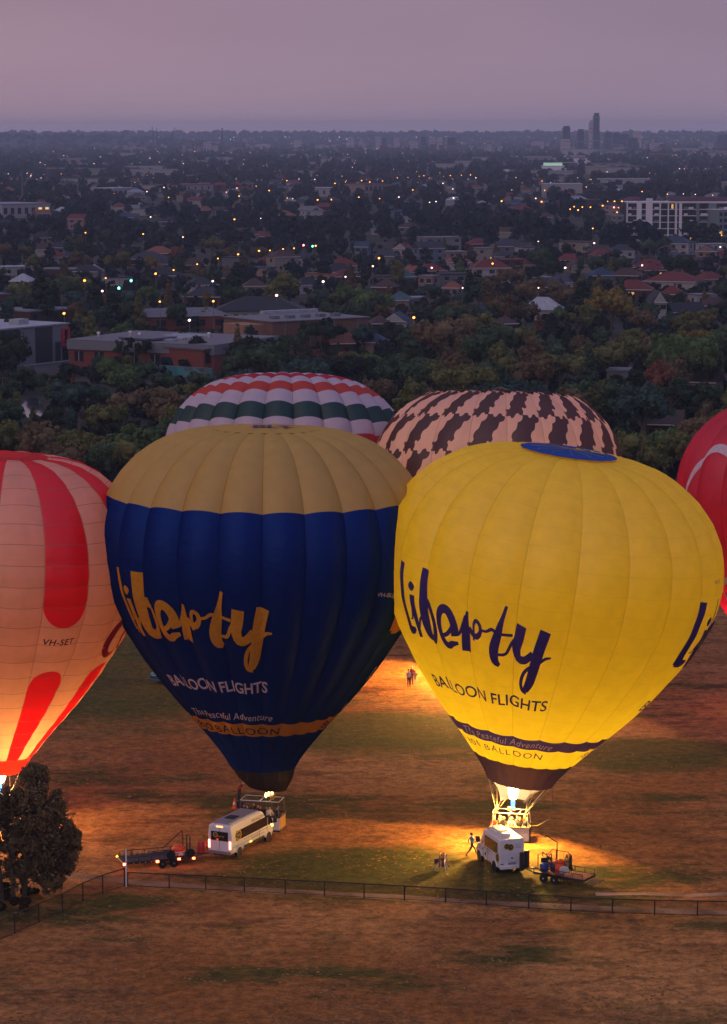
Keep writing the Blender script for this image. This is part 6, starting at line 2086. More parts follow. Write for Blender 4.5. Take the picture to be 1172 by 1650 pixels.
# ------------------------------------------------------------------ lamps
AMB = glow('amber street lamp', (1.0, .33, .05), 6.0)
WHT = glow('white street lamp', (1.0, .62, .50), 4.0)
GRN = glow('green traffic light', (.08, 1.0, .6), 22.0)
RDL = glow('red traffic light', (1.0, .12, .12), 30.0)
POLEM = mat('lamp pole steel', (.16, .16, .17), .5, .4)
POLEW = mat('timber power pole', (.16, .12, .095), .85, .1, var=.2)
LAMPS = [  # photo place of the bulb, colour
    (243, 349.6, 'w'), (284, 349, 'w'), (378, 353.4, 'a'), (138, 375, 'a'), (231, 377, 'a'), (295, 382, 'w'), (384, 409.7, 'a'), (351.5, 416.5, 'a'), (318, 425.7, 'a'), (280, 435, 'a'), (251, 441, 'a'),
    (170.6, 448, 'a'), (136.5, 452, 'a'), (165, 469, 'w'), (343, 453, 'w'), (420.5, 351.7, 'w'), (417.7, 404.2, 'a'), (435.2, 403.5, 'a'), (456.3, 401.2, 'a'), (474, 400, 'a'), (509, 396, 'a'),
    (611, 416, 'a'), (601, 429, 'w'), (696, 431.5, 'w'), (794, 424.7, 'a'), (557, 446, 'w'), (521, 453.7, 'w'), (745.7, 464, 'w'), (955.5, 368, 'a'), (957.8, 391.7, 'w'), (867.6, 389, 'w'), (1035, 427.6, 'w'),
    (911, 431.4, 'w'), (1163, 379, 'a'), (1161, 398, 'w'), (103.4, 505, 'a'), (257.7, 486, 'a'), (305.5, 516, 'w'), (344, 485.4, 'a'), (667, 511.7, 'a'), (991.4, 466.3, 'a'), (868, 463.8, 'w'), (446, 476, 'w'),
    (184, 312, 'a'), (237, 308.7, 'w'), (264.5, 302, 'w'), (272, 318, 'a'), (282, 311.4, 'w'), (385.6, 316, 'a'), (382, 303, 'a'), (365, 309.7, 'w'), (413, 300, 'a'), (434, 307, 'a'), (463, 319, 'a'), (472, 320, 'a'),
    (512, 322, 'a'), (534, 321.6, 'a'), (578.5, 318, 'a'), (612, 320, 'a'), (643, 317.5, 'w'), (692.5, 326, 'w'), (702.7, 325, 'w'), (731, 319, 'w'), (665.5, 306, 'a'), (730, 304.6, 'w'), (714, 295.4, 'w'), (540, 295.4, 'a'),
    (557, 293.3, 'a'), (583, 291, 'a'), (596, 293.3, 'a'), (616.7, 291.6, 'a'), (640.6, 286.5, 'a'), (657.7, 285.8, 'a'), (675.8, 284, 'a'), (683.3, 283, 'a'), (692, 286.8, 'a'), (709, 278.3, 'a'), (726, 283, 'a'), (743.7, 282.4, 'a'),
    (758.4, 281.7, 'a'), (767, 286.5, 'w'), (462.5, 291, 'a'), (482, 288.5, 'w'), (507.5, 289, 'w'), (808.6, 324, 'a'), (825, 306, 'w'), (831.7, 286, 'w'), (873, 325, 'a'), (863.5, 319.7, 'w'), (877.8, 306.7, 'a'), (873.7, 291.7, 'a'),
    (925.4, 333, 'a'), (938.7, 333.7, 'a'), (919, 337, 'a'), (931.7, 338.5, 'a'), (951.7, 333.7, 'a'), (971.4, 331.4, 'a'), (979.4, 324.4, 'a'), (990.5, 324.4, 'a'), (1002.5, 324.4, 'a'), (996.8, 334.6, 'a'), (994.6, 342, 'a'),
    (931, 286.3, 'w'), (945, 301.3, 'a'), (924.4, 302, 'a'), (1019, 287.6, 'a'), (1045, 287.6, 'w'), (1035, 308.6, 'a'), (1075.6, 313, 'a'), (1101.6, 312.4, 'w'), (1120.6, 313.3, 'w'), (1148.6, 314.6, 'a'), (50, 283.4, 'w'), (66.5, 286.8, 'w'),
    (120, 287.5, 'w'), (44, 279, 'w'), (13.6, 280, 'w'), (99, 280, 'a'), (128, 273, 'w'), (971.4, 270.5, 'a'), (1095, 271.7, 'w'), (1103, 272, 'w'), (1162, 268.6, 'a')]
LAMPL = []
HEAD = {}
for k_, m_ in (('a', AMB), ('w', WHT)):
    bm = bmesh.new(); bmesh.ops.create_icosphere(bm, subdivisions=1, radius=.42)
    for v in bm.verts: v.co.z *= .8
    me = bpy.data.meshes.new('lamp_head'); bm.to_mesh(me); bm.free(); me.materials.append(m_); HEAD[k_] = me
POLE = MB().bar((0, .8, 0), (0, .8, 7.9), .10, 6, r2=.06).bar((0, .8, 7.85), (0, .05, 8.25), .05, 5).mesh('pole', POLEM)
for px, py, c in LAMPS:
    P = gp(px, py, 8.0)
    o = thing('street_lamp', '', 'street lamp', Vector((P.x, P.y, 0)), 0, 'lit street lamps')
    sc_ = (1.0 if py > 345 else 1.25) * random.Random(int(px * 3)).uniform(.6, 1.15)
    link('pole', POLE, o)
    h_ = link('lamp_head', HEAD[c], o, (0, 0, 8.0)); h_.scale = (sc_,) * 3
    LAMPL.append((o, ('amber' if c == 'a' else 'white') + ' street lamp', px, py))
    KEEP.append((px - 2.5, py - 3, px + 2.5, py + 3, py + 8 * ppm(py)))
for px, py, m_, lab in ((211.6, 452, GRN, 'green traffic light at the end of the pale canopy'), (191.8, 464, GRN, 'green traffic light below the pale canopy'), (489.4, 395, RDL, 'red traffic light right of the amber lamp row'), (504, 396.5, GRN, 'green traffic light beside the red one'),
                        (989.5, 334, RDL, 'red traffic light in the cluster of amber lamps')):
    P = gp(px, py, 5.0)
    o = thing('traffic_light', lab, 'traffic light', Vector((P.x, P.y, 0)), 0, 'traffic lights')
    MB().bar((0, .3, 0), (0, .3, 5.2), .08, 6).obj('pole', o, POLEM)
    MB().box(-.3, .3, 0, .28, 4.3, 5.5).obj('signal_box', o, BLACKP)
    bm = bmesh.new(); bmesh.ops.create_icosphere(bm, subdivisions=1, radius=.36); me = bpy.data.meshes.new('lens'); bm.to_mesh(me); bm.free(); me.materials.append(m_)
    link('lens', me, o, (0, -.1, 4.95))
    KEEP.append((px - 3, py - 3, px + 3, py + 3, py + 5 * ppm(py)))
POLES = [(101, 517, 472, 'w', 'pale power pole behind the grey warehouse'), (128.5, 705, 672, 'w', 'timber power pole with crossarm in the near shrubs'), (5, 640, 604, 'w', 'pale timber pole at the edge below the grey warehouse'), (662, 535, 500, 'w', 'timber pole carrying the amber lamp by the white gabled house'),
         (1032, 451, 428, 's', 'steel pole carrying a white lamp among the red roofs'), (430, 270, 254, 's', 'pale slim mast among distant trees'), (36.5, 322, 280, 's', 'dark slim mast rising from the distant trees'), (836, 336, 311, 's', 'pale slim mast left of the traffic lights cluster'), (193, 470, 442, 's', 'steel lamp post by the green traffic light')]
for px, py, yt, kd, lab in POLES:
    P = gp(px, py); h = (py - yt) / ppm(py)
    t = thing('power_pole', lab, 'pole', P, R(15), 'poles')
    q = .16 if kd == 'w' else .14
    if h > 12: q = .5
    MB().bar((0, 0, 0), (0, 0, h), q, 6, r2=q * .7).obj('pole', t, POLEW if kd == 'w' else POLEM)
    if kd == 'w':
        MB().box(-1.2, 1.2, -.07, .07, h - .7, h - .5).obj('crossarm', t, POLEW)
    else:
        MB().box(-.6, .6, -.1, .1, h - .2, h).obj('crossarm', t, POLEM)
    KEEP.append((px - 2, yt, px + 2, py - 8, py))
# stuff: pin pricks of light too far to pick apart
rg = np.random.default_rng(5)
FAR = [(152.6, 238.7), (127, 251.7), (151, 252.7), (162, 252.7), (52, 261), (65, 262), (84, 262), (107, 264.6), (152, 263.6), (272, 243), (251, 240), (242, 255), (297, 244), (314, 244), (296, 263.6), (257, 261), (354, 222), (49, 234.6), (78, 238), (22, 241), (34, 241), (103, 250.6), (176, 251.7), (429, 234.6),
       (535, 238.7), (550, 243), (524, 238.7), (576, 238.7), (559, 224), (681, 223), (671, 221), (547, 221), (730, 224), (744, 230), (403, 246), (909, 224), (895, 223), (951, 234.6), (1012, 231), (1074, 231), (470, 232), (478, 233), (484, 232), (590, 240), (600, 240), (608, 240), (640, 238), (650, 237), (788, 238), (795, 240), (250, 246), (254, 244), (365, 254), (372, 254), (378, 253), (335, 238), (337, 243), (990, 240), (1090, 250)]
FAR += [(rg.uniform(-60, 1230), 220 + 75 * rg.random() ** 1.3) for _ in range(420)]
Q, MI = [], []
for i, (px, py) in enumerate(FAR):
    P = gp(px, py, 7.0) if py > 233 else at(px, py, 9400)
    s = P.y / FPX * (.72 if i < 60 else .30 + .28 * rg.random())
    q = []
    for dx, dz in ((-1, 0), (0, -1), (1, 0), (0, 1)):
        q.append((P.x + dx * s, P.y, P.z + dz * s))
    Q.append(q); MI.append(rg.choice(3, p=(.5, .35, .15)))
    Q.append([(P.x - s * .7, P.y + s, P.z), (P.x, P.y + s * 2, P.z - s * .9), (P.x + s * .7, P.y + s, P.z), (P.x, P.y, P.z + s * .9)]); MI.append(MI[-1])
me = quads_mesh('distant_lights', np.array(Q), (glow('far amber light', (1.0, .50, .18), 3.4, False), glow('far white light', (1.0, .74, .66), 3.0, False), glow('far pink light', (1.0, .40, .36), 2.6, False)), np.array(MI))
tag(link('distant_lights', me), 'pin pricks of lamp light scattered to the skyline', 'lights', kind='stuff')

# ------------------------------------------------------------------ trees
HAND = [  # foot x, foot y, height px, kind, tone, width factor
    (153, 527, 76, 'cypress', 'blackish green', 1.3), (162, 526, 66, 'cypress', 'blackish green', 1.2), (186, 533, 66, 'conifer', 'blackish green', 2.1), (205, 533, 56, 'round', 'dark green', .9), (66, 518, 92, 'conifer', 'blackish green', 1.3), (90, 514, 66, 'cypress', 'blackish green', 1.2),
    (125, 525, 44, 'round', 'brownish', .9), (182, 446, 32, 'cypress', 'blackish green', 1.8), (10, 640, 112, 'round', 'blackish green', .8), (-14, 640, 120, 'round', 'brownish', .8), (20, 668, 62, 'round', 'dark green', .9), (16, 768, 96, 'round', 'olive', 1.0), (60, 772, 98, 'round', 'brownish', .9), (100, 770, 86, 'round', 'olive', .95),
    (134, 772, 88, 'round', 'olive', 1.0), (-22, 772, 96, 'round', 'olive', 1.0), (42, 784, 72, 'round', 'reddish', .7), (160, 790, 84, 'round', 'dark green', .9), (186, 785, 88, 'round', 'olive', 1.05), (222, 778, 104, 'round', 'mid green', .95), (258, 770, 96, 'round', 'dark green', 1.0), (206, 750, 58, 'shrub', 'mid green', .8),
    (105, 672, 62, 'round', 'bluish green', 1.15), (140, 668, 52, 'spread', 'bluish green', 1.0), (90, 660, 50, 'round', 'dark green', 1.0), (165, 668, 46, 'round', 'dark green', 1.0), (195, 650, 66, 'round', 'mid green', 1.0), (172, 622, 50, 'round', 'mid green', .9), (205, 616, 46, 'tall', 'olive', 1.2), (232, 628, 52, 'round', 'dark green', 1.0),
    (118, 636, 36, 'conifer', 'reddish', 1.0), (196, 596, 50, 'open', 'dark green', .7), (62, 636, 34, 'round', 'dark green', 1.2), (42, 612, 26, 'shrub', 'dark green', .8), (268, 640, 44, 'spread', 'dark green', 1.0), (250, 680, 66, 'round', 'brownish', 1.1), (280, 700, 76, 'round', 'brownish', 1.1), (300, 660, 46, 'spread', 'olive', 1.1),
    (320, 640, 44, 'spread', 'dark green', 1.0), (408, 622, 92, 'round', 'blackish green', 1.05), (440, 630, 90, 'round', 'dark green', 1.1), (385, 628, 70, 'round', 'dark green', 1.0), (470, 630, 66, 'round', 'dark green', 1.1), (484, 596, 66, 'open', 'dark green', .8), (505, 636, 70, 'spread', 'blackish green', 1.1), (540, 632, 56, 'round', 'dark green', 1.1),
    (575, 640, 70, 'spread', 'blackish green', 1.1), (610, 640, 66, 'round', 'blackish green', 1.0), (560, 600, 40, 'round', 'brownish', 1.0), (640, 650, 84, 'round', 'dark green', 1.0), (672, 660, 90, 'round', 'dark green', 1.0), (660, 590, 66, 'tall', 'dark green', 1.2), (585, 520, 62, 'round', 'mid green', 1.0), (560, 508, 52, 'round', 'mid green', .9),
    (712, 600, 98, 'round', 'brownish', 1.0), (740, 585, 86, 'round', 'brownish', .9), (770, 560, 62, 'spread', 'olive', 1.0), (765, 620, 90, 'round', 'dark green', 1.0), (800, 588, 76, 'round', 'dark green', 1.0), (845, 580, 62, 'round', 'olive', 1.0), (700, 660, 84, 'round', 'olive', 1.0), (735, 655, 96, 'round', 'brownish', 1.0),
    (780, 655, 88, 'round', 'dark green', 1.0), (820, 650, 84, 'round', 'olive', 1.1), (862, 655, 92, 'round', 'brownish', 1.0), (900, 640, 78, 'spread', 'olive', 1.1), (880, 600, 60, 'round', 'dark green', 1.1), (938, 520, 72, 'conifer', 'blackish green', 2.0), (985, 545, 88, 'round', 'yellowish', 1.05), (905, 505, 52, 'round', 'brownish', 1.2), (858, 500, 56, 'round', 'brownish', 1.2),
    (1095, 456, 52, 'round', 'blackish green', 1.1), (960, 446, 36, 'round', 'dark green', 1.1), (1000, 448, 40, 'round', 'dark green', 1.1), (870, 440, 46, 'round', 'dark green', 1.1), (885, 456, 46, 'round', 'blackish green', 1.1), (1010, 610, 76, 'round', 'olive', 1.1), (1040, 600, 62, 'spread', 'brownish', 1.2), (960, 620, 72, 'round', 'olive', 1.1),
    (930, 690, 86, 'round', 'dark green', 1.0), (962, 700, 92, 'open', 'olive', 1.0), (1000, 712, 104, 'round', 'dark green', 1.0), (1035, 722, 112, 'round', 'bluish green', .95), (1060, 660, 84, 'round', 'reddish', .9), (1085, 650, 80, 'round', 'brownish', .9), (1110, 632, 104, 'spread', 'mid green', .9), (1140, 640, 92, 'round', 'mid green', 1.0), (1075, 640, 96, 'spread', 'mid green', .8),
    (1165, 620, 104, 'round', 'dark green', .9), (1150, 690, 92, 'open', 'dark green', 1.0), (1105, 680, 64, 'conifer', 'blackish green', 2.0), (1020, 772, 88, 'round', 'olive', 1.0), (985, 760, 80, 'round', 'dark green', 1.0), (1055, 778, 70, 'round', 'olive', 1.0), (1085, 770, 84, 'round', 'olive', .9), (1120, 745, 82, 'round', 'brownish', 1.0), (1160, 740, 84, 'round', 'olive', 1.0), (1188, 700, 90, 'round', 'olive', 1.0),
    (690, 468, 0, 'cypress', 'blackish green', 1), (757, 478, 46, 'cypress', 'blackish green', 1.9), (712, 466, 22, 'cypress', 'blackish green', 1.4), (1045, 415, 32, 'round', 'dark green', 1.1), (382, 462, 42, 'conifer', 'blackish green', 2.2), (288, 424, 30, 'round', 'reddish', 1.1), (370, 430, 36, 'round', 'brownish', 1.0), (242, 440, 30, 'round', 'yellowish', 1.1), (175, 440, 30, 'round', 'yellowish', .9)]
for a_ in HAND:
    if a_[2] > 4:
        plant(*a_)
HID = [(412, 850, 244, 168), (893, 890, 258, 178), (0, 930, 205, 200), (460, 720, 182, 122), (805, 730, 190, 104), (1275, 830, 190, 190)]


def hidden(px, py, h, w):
    for cx, cy, rx, ry in HID:
        if all(((x - cx) / rx) ** 2 + ((y - cy) / ry) ** 2 < 1.0 for x in (px - w * .4, px + w * .4) for y in (py - h, py - h * .15)):
            return True
    return False


def blocks(px, py, h, w):
    for x0, y0, x1, y1, yb in KEEP:
        if yb >= py - 1: continue
        ix = min(x1, px + w * .44) - max(x0, px - w * .44); iy = min(y1, py) - max(y0, py - h)
        if ix > 0 and iy > 0 and ix * iy > (.12 if x1 - x0 < 8 else (.05 if x1 - x0 > 68 else .34)) * (x1 - x0) * (y1 - y0): return True
    return False


KEEP.append((34, 640, 74, 670, 682))
rg = random.Random(3)
CAND = []
y = 786.0
while y > 392:
    k = ppm(y)
    wpx = 8.6 * k
    x = -360 + rg.random() * wpx
    while x < 1530:
        CAND.append((x + rg.uniform(-.3, .3) * wpx, y + rg.uniform(-.3, .3) * 3.2 * k))
        x += wpx * rg.uniform(.75, 1.25)
    y -= 3.4 * k
handxy = [(a_[0], a_[1], a_[2]) for a_ in HAND]
REST = []
for px, py in CAND:
    k = ppm(py)
    kind = rg.choices(('round', 'tall', 'spread', 'open', 'conifer', 'cypress'), (6, 2, 3, 1.6, .6, .3))[0]
    h = rg.uniform(7.0, 12.5) * k * (.8 if py < 470 else 1.0)
    w = h * PW[kind] / PH[kind]
    tone = rg.choices(('dark green', 'olive', 'bluish green', 'brownish', 'mid green', 'reddish', 'yellowish', 'blackish green'), (6, 4, 3, 4, 2, .7, .4, 3))[0]
    if hidden(px, py, h, w): continue
    if py > 745 and 262 < px < 960: continue
    if 10 < px < 118 and 582 < py < 606: continue
    if any(abs(px - hx) < w * .33 and abs(py - hy) < h * .2 for hx, hy, _ in handxy): continue
    while h > 3.0 * k and blocks(px, py, h, w):
        h *= .8; w *= .8
    if h < 3.2 * k: continue
    if any(abs(px - hh[2]) < w * .2 + 7 * k and -1 * k < (py - hh[3]) - 0 < 3 * k and abs(py - hh[3]) < 2 for hh in HOUSES): continue
    REST.append((px, py, h, kind, tone))
OUT = [q for q in REST if not -60 < q[0] < 1232]
REST = [q for q in REST if -60 < q[0] < 1232]
REST.sort(key=lambda a_: -a_[2])
room = 300 - len(TREES)
for a_ in REST[:room]:
    plant(a_[0], a_[1], a_[2], a_[3], a_[4])
print('trees placed', len(TREES), 'left for the mass', len(REST) - room)


# stuff: the woodland and street trees beyond, and low scrub under the near trees
def mass(name, label, items, seed, m, sizef):
    rng = np.random.default_rng(seed)
    out = []
    for (P, h, w, n) in items:
        cs, rs = [], []
        nl = 4 if n > 30 else (3 if n > 12 else 2)
        for i in range(nl):
            t = rng.random() * 6.28; q = w * .22 * rng.random() ** .5
            cs.append((P.x + q * math.cos(t), P.y + q * math.sin(t), P.z + h * rng.uniform(.5, .74))); rs.append(w * rng.uniform(.26, .36))
        cs.append((P.x, P.y, P.z + h * .34)); rs.append(w * .34)
        rs = [min(r, h * .34) for r in rs]
        out.append(leaf_quads(rng, cs, rs, n, w * sizef * 2.2 / math.sqrt(n) + .15, squash=.95, rand=.5, shell=.6))
    return tag(link(name, quads_mesh(name, np.concatenate(out), (m,))), label, 'trees', kind='stuff')


MASSM = leaf_material('far woodland leaves', False, (.036, .048, .050))
items = []
for px, py, h, kind, tone in REST[room:] + OUT:
    items.append((gp(px, py), h / ppm(py), h / ppm(py) * .95, 90))
rg = random.Random(9)
y = 398.0
while y > 234:
    k = ppm(y)
    wpx = max(2.6, 9.0 * k)
    x = -420 + rg.random() * wpx
    while x < 1590:
        px, py = x + rg.uniform(-.3, .3) * wpx, y + rg.uniform(-.4, .4) * 2.4 * k
        big = rg.random()
        h = (5.5 + 8.5 * big * big) * (1 if py > 240 else 1.2)
        if py > 233 and not (blocks(px, py, h * k, h * k * .9) and rg.random() < .92):
            if rg.random() < .86:
                n = int(min(110, max(6, 2.6 * (h * k) ** 1.25)))
                items.append((gp(px, py), h, max(h * rg.uniform(.8, 1.25), 2.4 / k), n))
        x += wpx * rg.uniform(.55, 1.0)
    y -= max(1.2, 2.4 * k)
for _ in range(2600):
    Yh = 9900 + 2700 * rg.random(); xh = rg.uniform(-.16, .16) * Yh
    f = (Yh - 9800) / 2800.0
    zh = 41 * (f / .55 * .72 if f < .55 else .72 + (f - .55) / .45 * .28) - 1.0
    items.append((Vector((xh, Yh, max(0, zh))), rg.uniform(5, 13) * (1.5 if rg.random() < .06 else 1), rg.uniform(14, 34), 7))
for _ in range(500):
    xh = rg.uniform(-2000, -360); Yh = rg.uniform(7700, 9000)
    zt_ = max(0.0, 38 * (1 - ((xh + 1180) / 850.0) ** 2)); f = (Yh - 7600) / 1400.0
    items.append((Vector((xh, Yh, zt_ * (f / .55 * .72 if f < .55 else .72 + (f - .55) / .45 * .28) - 1)), rg.uniform(6, 12), rg.uniform(12, 26), 8))
mass('woodland', 'mass of dark trees covering the far suburb to the skyline', items, 21, MASSM, .75)
print('mass trees', len(items))
items = []
rg = random.Random(19)
for _ in range(2200):
    py = 560 + 232 * rg.random(); px = rg.uniform(-360, 1530)
    if py > 755 and 262 < px < 950: continue
    k = ppm(py)
    h = rg.uniform(1.2, 3.2)
    if blocks(px, py, h * k, h * k * 1.2) or (8 < px < 175 and 576 < py < 606) or (30 < px < 80 and 636 < py < 690): continue
    if hidden(px, py, h * k, h * k): continue
    items.append((gp(px, py), h, h * 1.6, 70))
for _ in range(1300):
    py = 396 + 164 * rg.random(); px = rg.uniform(-80, 1250)
    k = ppm(py); h = rg.uniform(1.5, 4.0)
    if blocks(px, py, h * k, h * k * 1.2): continue
    items.append((gp(px, py), h, h * 1.5, 46))
mass('undergrowth', 'low dark scrub and hedges between the trees and houses', items, 33, leaf_material('scrub leaves', False, (.034, .044, .030)), .7)

# stuff: far roofs
rg = np.random.default_rng(77)
V_, F_, M_ = [], [], []
fm = [WALLM['white'], WALLM['cream'], WALLM['brick'], ROOFM['red tiled'], ROOFM['brown tiled'], ROOFM['slate grey'], ROOFM['pale metal'], ROOFM['light grey'], ROOFM['white metal']]
mbf = MB()
for _ in range(360):
    py = 235 + 115 * rg.random() ** 1.5
    px = rg.uniform(-90, 1260)
    P = gp(px, py); k = ppm(py)
    big = rg.random() < (.22 if py < 300 else .06)
    w, d, h = (rg.uniform(25, 60), rg.uniform(15, 30), rg.uniform(6, 12)) if big else (rg.uniform(9, 17), rg.uniform(8, 12), rg.uniform(2.8, 5.5))
    if py < 250: w *= 1.2; h *= 1.4
    wi = int(rg.choice(3, p=(.5, .35, .15))); ri = int(rg.choice((3, 4, 5, 6, 7, 8), p=(.22, .22, .2, .14, .12, .10)))
    if big: ri = int(rg.choice((6, 7, 8, 5)))
    z0 = 0
    mbf.box(P.x - w / 2, P.x + w / 2, P.y, P.y + d, 0, h, wi)
    if big: mbf.box(P.x - w / 2 - .4, P.x + w / 2 + .4, P.y - .4, P.y + d + .4, h + .01, h + .7, ri)
    else:
        a, b = w / 2 + .5, d / 2 + .5
        cx, cy = P.x, P.y + d / 2
        r_ = max(.5, a - b)
        mbf.add([(cx - a, cy - b, h), (cx + a, cy - b, h), (cx + a, cy + b, h), (cx - a, cy + b, h), (cx - r_, cy, h + 2.6), (cx + r_, cy, h + 2.6)], [(0, 1, 5, 4), (2, 3, 4, 5), (3, 0, 4), (1, 2, 5)], ri)
for _ in range(150):
    py = 236 + 14 * rg.random(); px = rg.choice((rg.uniform(-60, 1230), rg.normal(640, 90), rg.normal(980, 80), rg.normal(330, 60)))
    P = gp(px, py); k = ppm(py)
    w, h = rg.uniform(3.5, 10) / k, rg.uniform(4, 15) / k
    mbf.box(P.x - w / 2, P.x + w / 2, P.y, P.y + 20, 0, h, int(rg.choice((0, 1, 2))))
    mbf.box(P.x - w / 2 - .4, P.x + w / 2 + .4, P.y - .4, P.y + 20.4, h + .01, h + 1.0, int(rg.choice((5, 6, 7))))
me = bpy.data.meshes.new('distant_roofs'); me.from_pydata(mbf.v, [], mbf.f)
for m_ in fm: me.materials.append(m_)
me.polygons.foreach_set('material_index', mbf.m)
tag(link('distant_roofs', me), 'houses and sheds too far to pick apart, pale and red roofs', 'houses', kind='stuff')

# ------------------------------------------------------------------ the tree by the fence, with the lit burner behind it
def near_tree(px, py, hpx, lobes, label, seed, n, tone, trunks):
    P = gp(px, py)
    k = ppm(py)
    rng = np.random.default_rng(seed)
    t = thing('gum_tree', label, 'tree', P)
    cs = [((x - px) / k, rng.uniform(-1.2, 1.2), (py - y) / k) for x, y, r in lobes]
    rs = [r / k for x, y, r in lobes]
    Q = np.concatenate([leaf_quads(rng, cs, rs, n, .19, squash=1.25, rand=.9, elong=.6, sub=15, subr=(.18, .40)), leaf_quads(rng, cs, [r * 1.22 for r in rs], n // 14, .20, squash=1.2, rand=.9, elong=.6, shell=.6)])
    c = link('crown', quads_mesh('crown', Q, (LEAF,)), t, color=TONE[tone])
    for pts in trunks:
        pp_ = [Vector(((x - px) / k, dy, (py - y) / k)) for x, y, dy in pts]
        rr = [.20 * (1 - .75 * i / (len(pp_) - 1)) for i in range(len(pp_))]
        MB().tube(pp_, rr, 7).obj('trunk', t, BARK)
    return t


near_tree(42, 1447, 220, [(58, 1252, 22), (42, 1278, 28), (70, 1290, 28), (94, 1290, 16), (30, 1318, 30), (64, 1330, 34), (96, 1322, 26), (108, 1345, 20), (40, 1362, 30), (76, 1368, 32), (104, 1376, 22), (122, 1362, 11), (124, 1346, 7), (120, 1338, 6), (58, 1400, 24), (88, 1402, 22), (108, 1398, 12), (50, 1240, 12), (66, 1244, 12), (92, 1418, 12), (78, 1424, 10), (34, 1402, 18)],
          'big dark gum tree by the corner fence, hiding the burner of the peach balloon', 41, 36000, 'brownish',
          [[(40, 1447, 0), (38, 1400, .1), (36, 1340, 0), (44, 1270, .1)], [(40, 1447, 0), (44, 1390, -.3), (62, 1330, -.4), (84, 1290, -.2)], [(90, 1436, .6), (80, 1405, .4), (86, 1360, .3), (100, 1320, .2)], [(38, 1392, .1), (58, 1362, -.9), (82, 1338, -1.2)], [(44, 1370, -.2), (30, 1330, -.8), (24, 1292, -.9)], [(80, 1400, .4), (104, 1380, .2), (120, 1356, .1)]])
near_tree(4, 1452, 190, [(2, 1300, 22), (-18, 1310, 28), (14, 1340, 20), (-8, 1352, 28), (10, 1378, 18), (-26, 1380, 26), (6, 1404, 14), (20, 1420, 12), (-14, 1416, 18), (-36, 1340, 30)],
          'thin dark gum tree with fire glow showing through, left of the big one', 43, 5000, 'brownish', [[(4, 1452, 0), (0, 1400, .1), (-4, 1340, 0), (0, 1296, .1)], [(22, 1446, 0), (20, 1405, .1), (16, 1360, 0)]])
items = []
rg = random.Random(4)
for _ in range(26):
    px, py = rg.uniform(-50, 70), rg.uniform(1436, 1470)
    if py > 1490 - px * .55: continue
    items.append((gp(px, py), rg.uniform(.3, .8), rg.uniform(.8, 1.5), 260))
mass('leaf_litter', 'low dark weeds under the gum trees by the fence', items, 51, leaf_material('weed leaves', False, (.05, .035, .02)), .35)

# ------------------------------------------------------------------ labels that single each thing out
LM = [('the grey warehouse', 60, 555), ('the twin cypresses', 158, 490), ('the brick school', 225, 570), ('the brown hall', 515, 535), ('the solar roof', 420, 500), ('the pond', 55, 660), ('the striped balloon', 460, 645), ('the cow print balloon', 805, 680),
      ('the gold topped balloon', 412, 740), ('the yellow balloon crown', 915, 730), ('the red balloon', 1140, 720), ('the peach balloon', 60, 740), ('the white gable end', 1061, 503), ('the white metal roof', 876, 500), ('the yellowish tree', 985, 500), ('the apartment block', 1090, 345),
      ('the lamp cluster', 950, 333), ('the big red roof', 790, 440), ('the flat grey house', 708, 396), ('the amber lamp row', 445, 403), ('the long red roof', 1090, 458), ('the pale canopy', 188, 456), ('the white industrial hall', 43, 340), ('the tan block', 610, 300), ('the lit office', 893, 270), ('the traffic lights', 497, 396),
      ('the far lamp row', 690, 284), ('the white shop', 524, 310), ('the white factory', 203, 312), ('the red hall', 338, 304), ('the cypress spire', 757, 455), ('the graffiti wall', 290, 600), ('the towers', 960, 230), ('the dark round tree', 1095, 430), ('the long hall', 1015, 274), ('the slate roofs', 330, 480), ('the cream house', 455, 425), ('the gable house', 640, 525)]
ONES = 'first second third fourth fifth sixth seventh eighth ninth tenth eleventh twelfth thirteenth fourteenth fifteenth sixteenth seventeenth eighteenth nineteenth twentieth'.split()
CARD = 'one two three four five six seven eight nine ten eleven twelve thirteen fourteen fifteen sixteen seventeen eighteen nineteen twenty'.split()


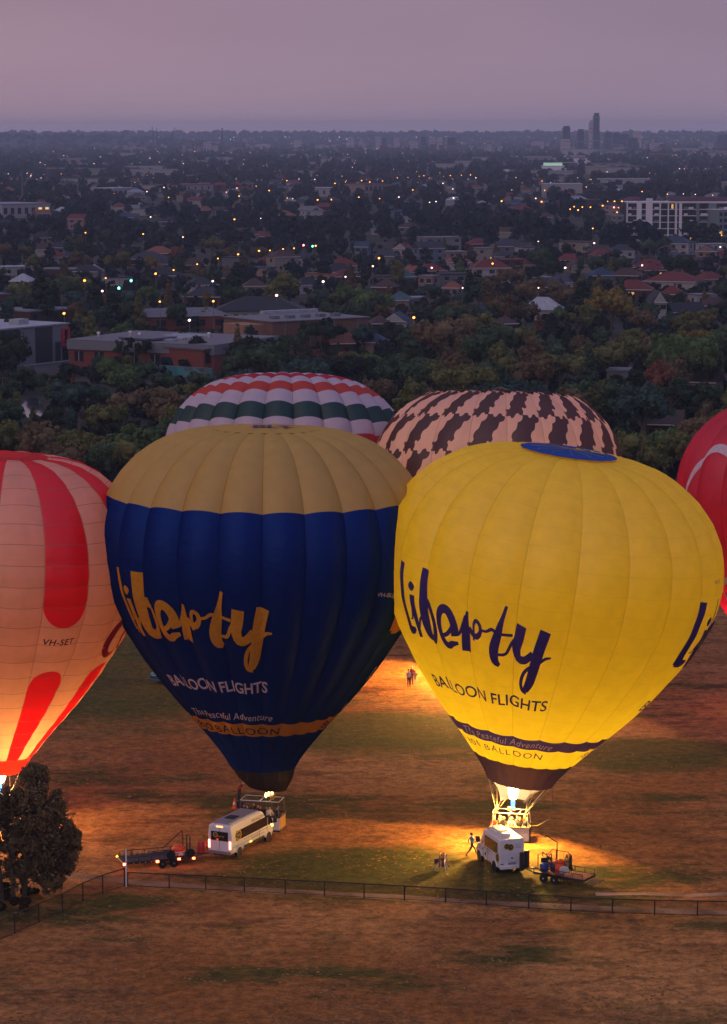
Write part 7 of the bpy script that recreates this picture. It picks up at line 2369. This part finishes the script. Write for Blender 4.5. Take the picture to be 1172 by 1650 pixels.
def single_out(items, group):
    by_ = {}
    for it in items:
        o, what, px, py = it[:4]
        best = min(LM, key=lambda m_: math.hypot((m_[1] - px) * .8, (m_[2] - py) * 1.6))
        dx, dy = px - best[1], py - best[2]
        rel = ('right of' if dx > 0 else 'left of') if abs(dx) > 2.0 * abs(dy) else ('above' if dy < 0 else 'below')
        by_.setdefault((what, rel, best[0]), []).append((px, o))
    for (what, rel, lm), v in by_.items():
        v.sort(key=lambda q: q[0])
        for i, (px, o) in enumerate(v):
            lab = f'{what} {rel} {lm}'
            if len(v) > 1:
                if len(v) == 2: lab += (', the left one' if i == 0 else ', the right one')
                else: lab += ', leftmost' if i == 0 else (', rightmost' if i == len(v) - 1 else f', {ONES[min(i, 19)]} from left')
                if len(v) > 2: lab += f' of {CARD[min(len(v), 20) - 1]}'
            o['label'] = lab
            o['group'] = group


single_out([t_ for t_ in TREES], 'trees between the field and the suburb')
single_out([h for h in HOUSES if not h[4]], 'houses of the suburb')
for h in HOUSES:
    if h[4]: h[0]['label'] = h[4]
single_out(LAMPL, 'lit street lamps')


# ------------------------------------------------------------------ dry tufts in the grass near the camera
rng = np.random.default_rng(88)
N_ = 30000
PX, PY = rng.uniform(-60, 1232, N_), 1655 - 560 * rng.random(N_) ** 1.5
D0 = np.stack([(PX - CX) / FPX, np.zeros(N_), (CY - PY) / FPX], 1)
dirs = D0[:, :1] * np.array([[1, 0, 0]]) + D0[:, 2:] * np.array([[UP.x, UP.y, UP.z]]) + np.array([[FWD.x, FWD.y, FWD.z]])
P_ = np.array([[0, 0, CH]]) + dirs * ((0 - CH) / dirs[:, 2])[:, None]
clump = np.sin(P_[:, 0] * .37 + 1.3 * np.sin(P_[:, 1] * .11)) * np.sin(P_[:, 1] * .23 + np.sin(P_[:, 0] * .19)) + .5 * np.sin(P_[:, 0] * .9 + P_[:, 1] * .6)
P_ = P_[clump + rng.normal(0, .6, N_) > .15]
n_ = len(P_)
hgt = rng.uniform(.015, .035, n_)[:, None]; wd = rng.uniform(.04, .15, n_)[:, None]
t_ = rng.uniform(0, np.pi, n_)
ax = np.stack([np.cos(t_), np.sin(t_), np.zeros(n_)], 1) * wd
ln = np.stack([rng.normal(0, .14, n_), rng.normal(0, .14, n_), np.zeros(n_)], 1)
zz = np.array([[0, 0, 1.0]])
Q = np.stack([P_ - ax, P_ + ax, P_ + ax * .6 + ln + zz * hgt, P_ - ax * .5 + ln + zz * hgt * .8], 1)
tag(link('grass', quads_mesh('grass', Q, (mat('dry straw tuft', (.28, .135, .05), .95, .1, var=.4, scale=.35), mat('green tuft', (.15, .09, .028), .95, .1, var=.4, scale=.35)), (rng.random(n_) < .4).astype(int))), 'dry straw and green tufts scattered over the field', 'grass', kind='stuff')
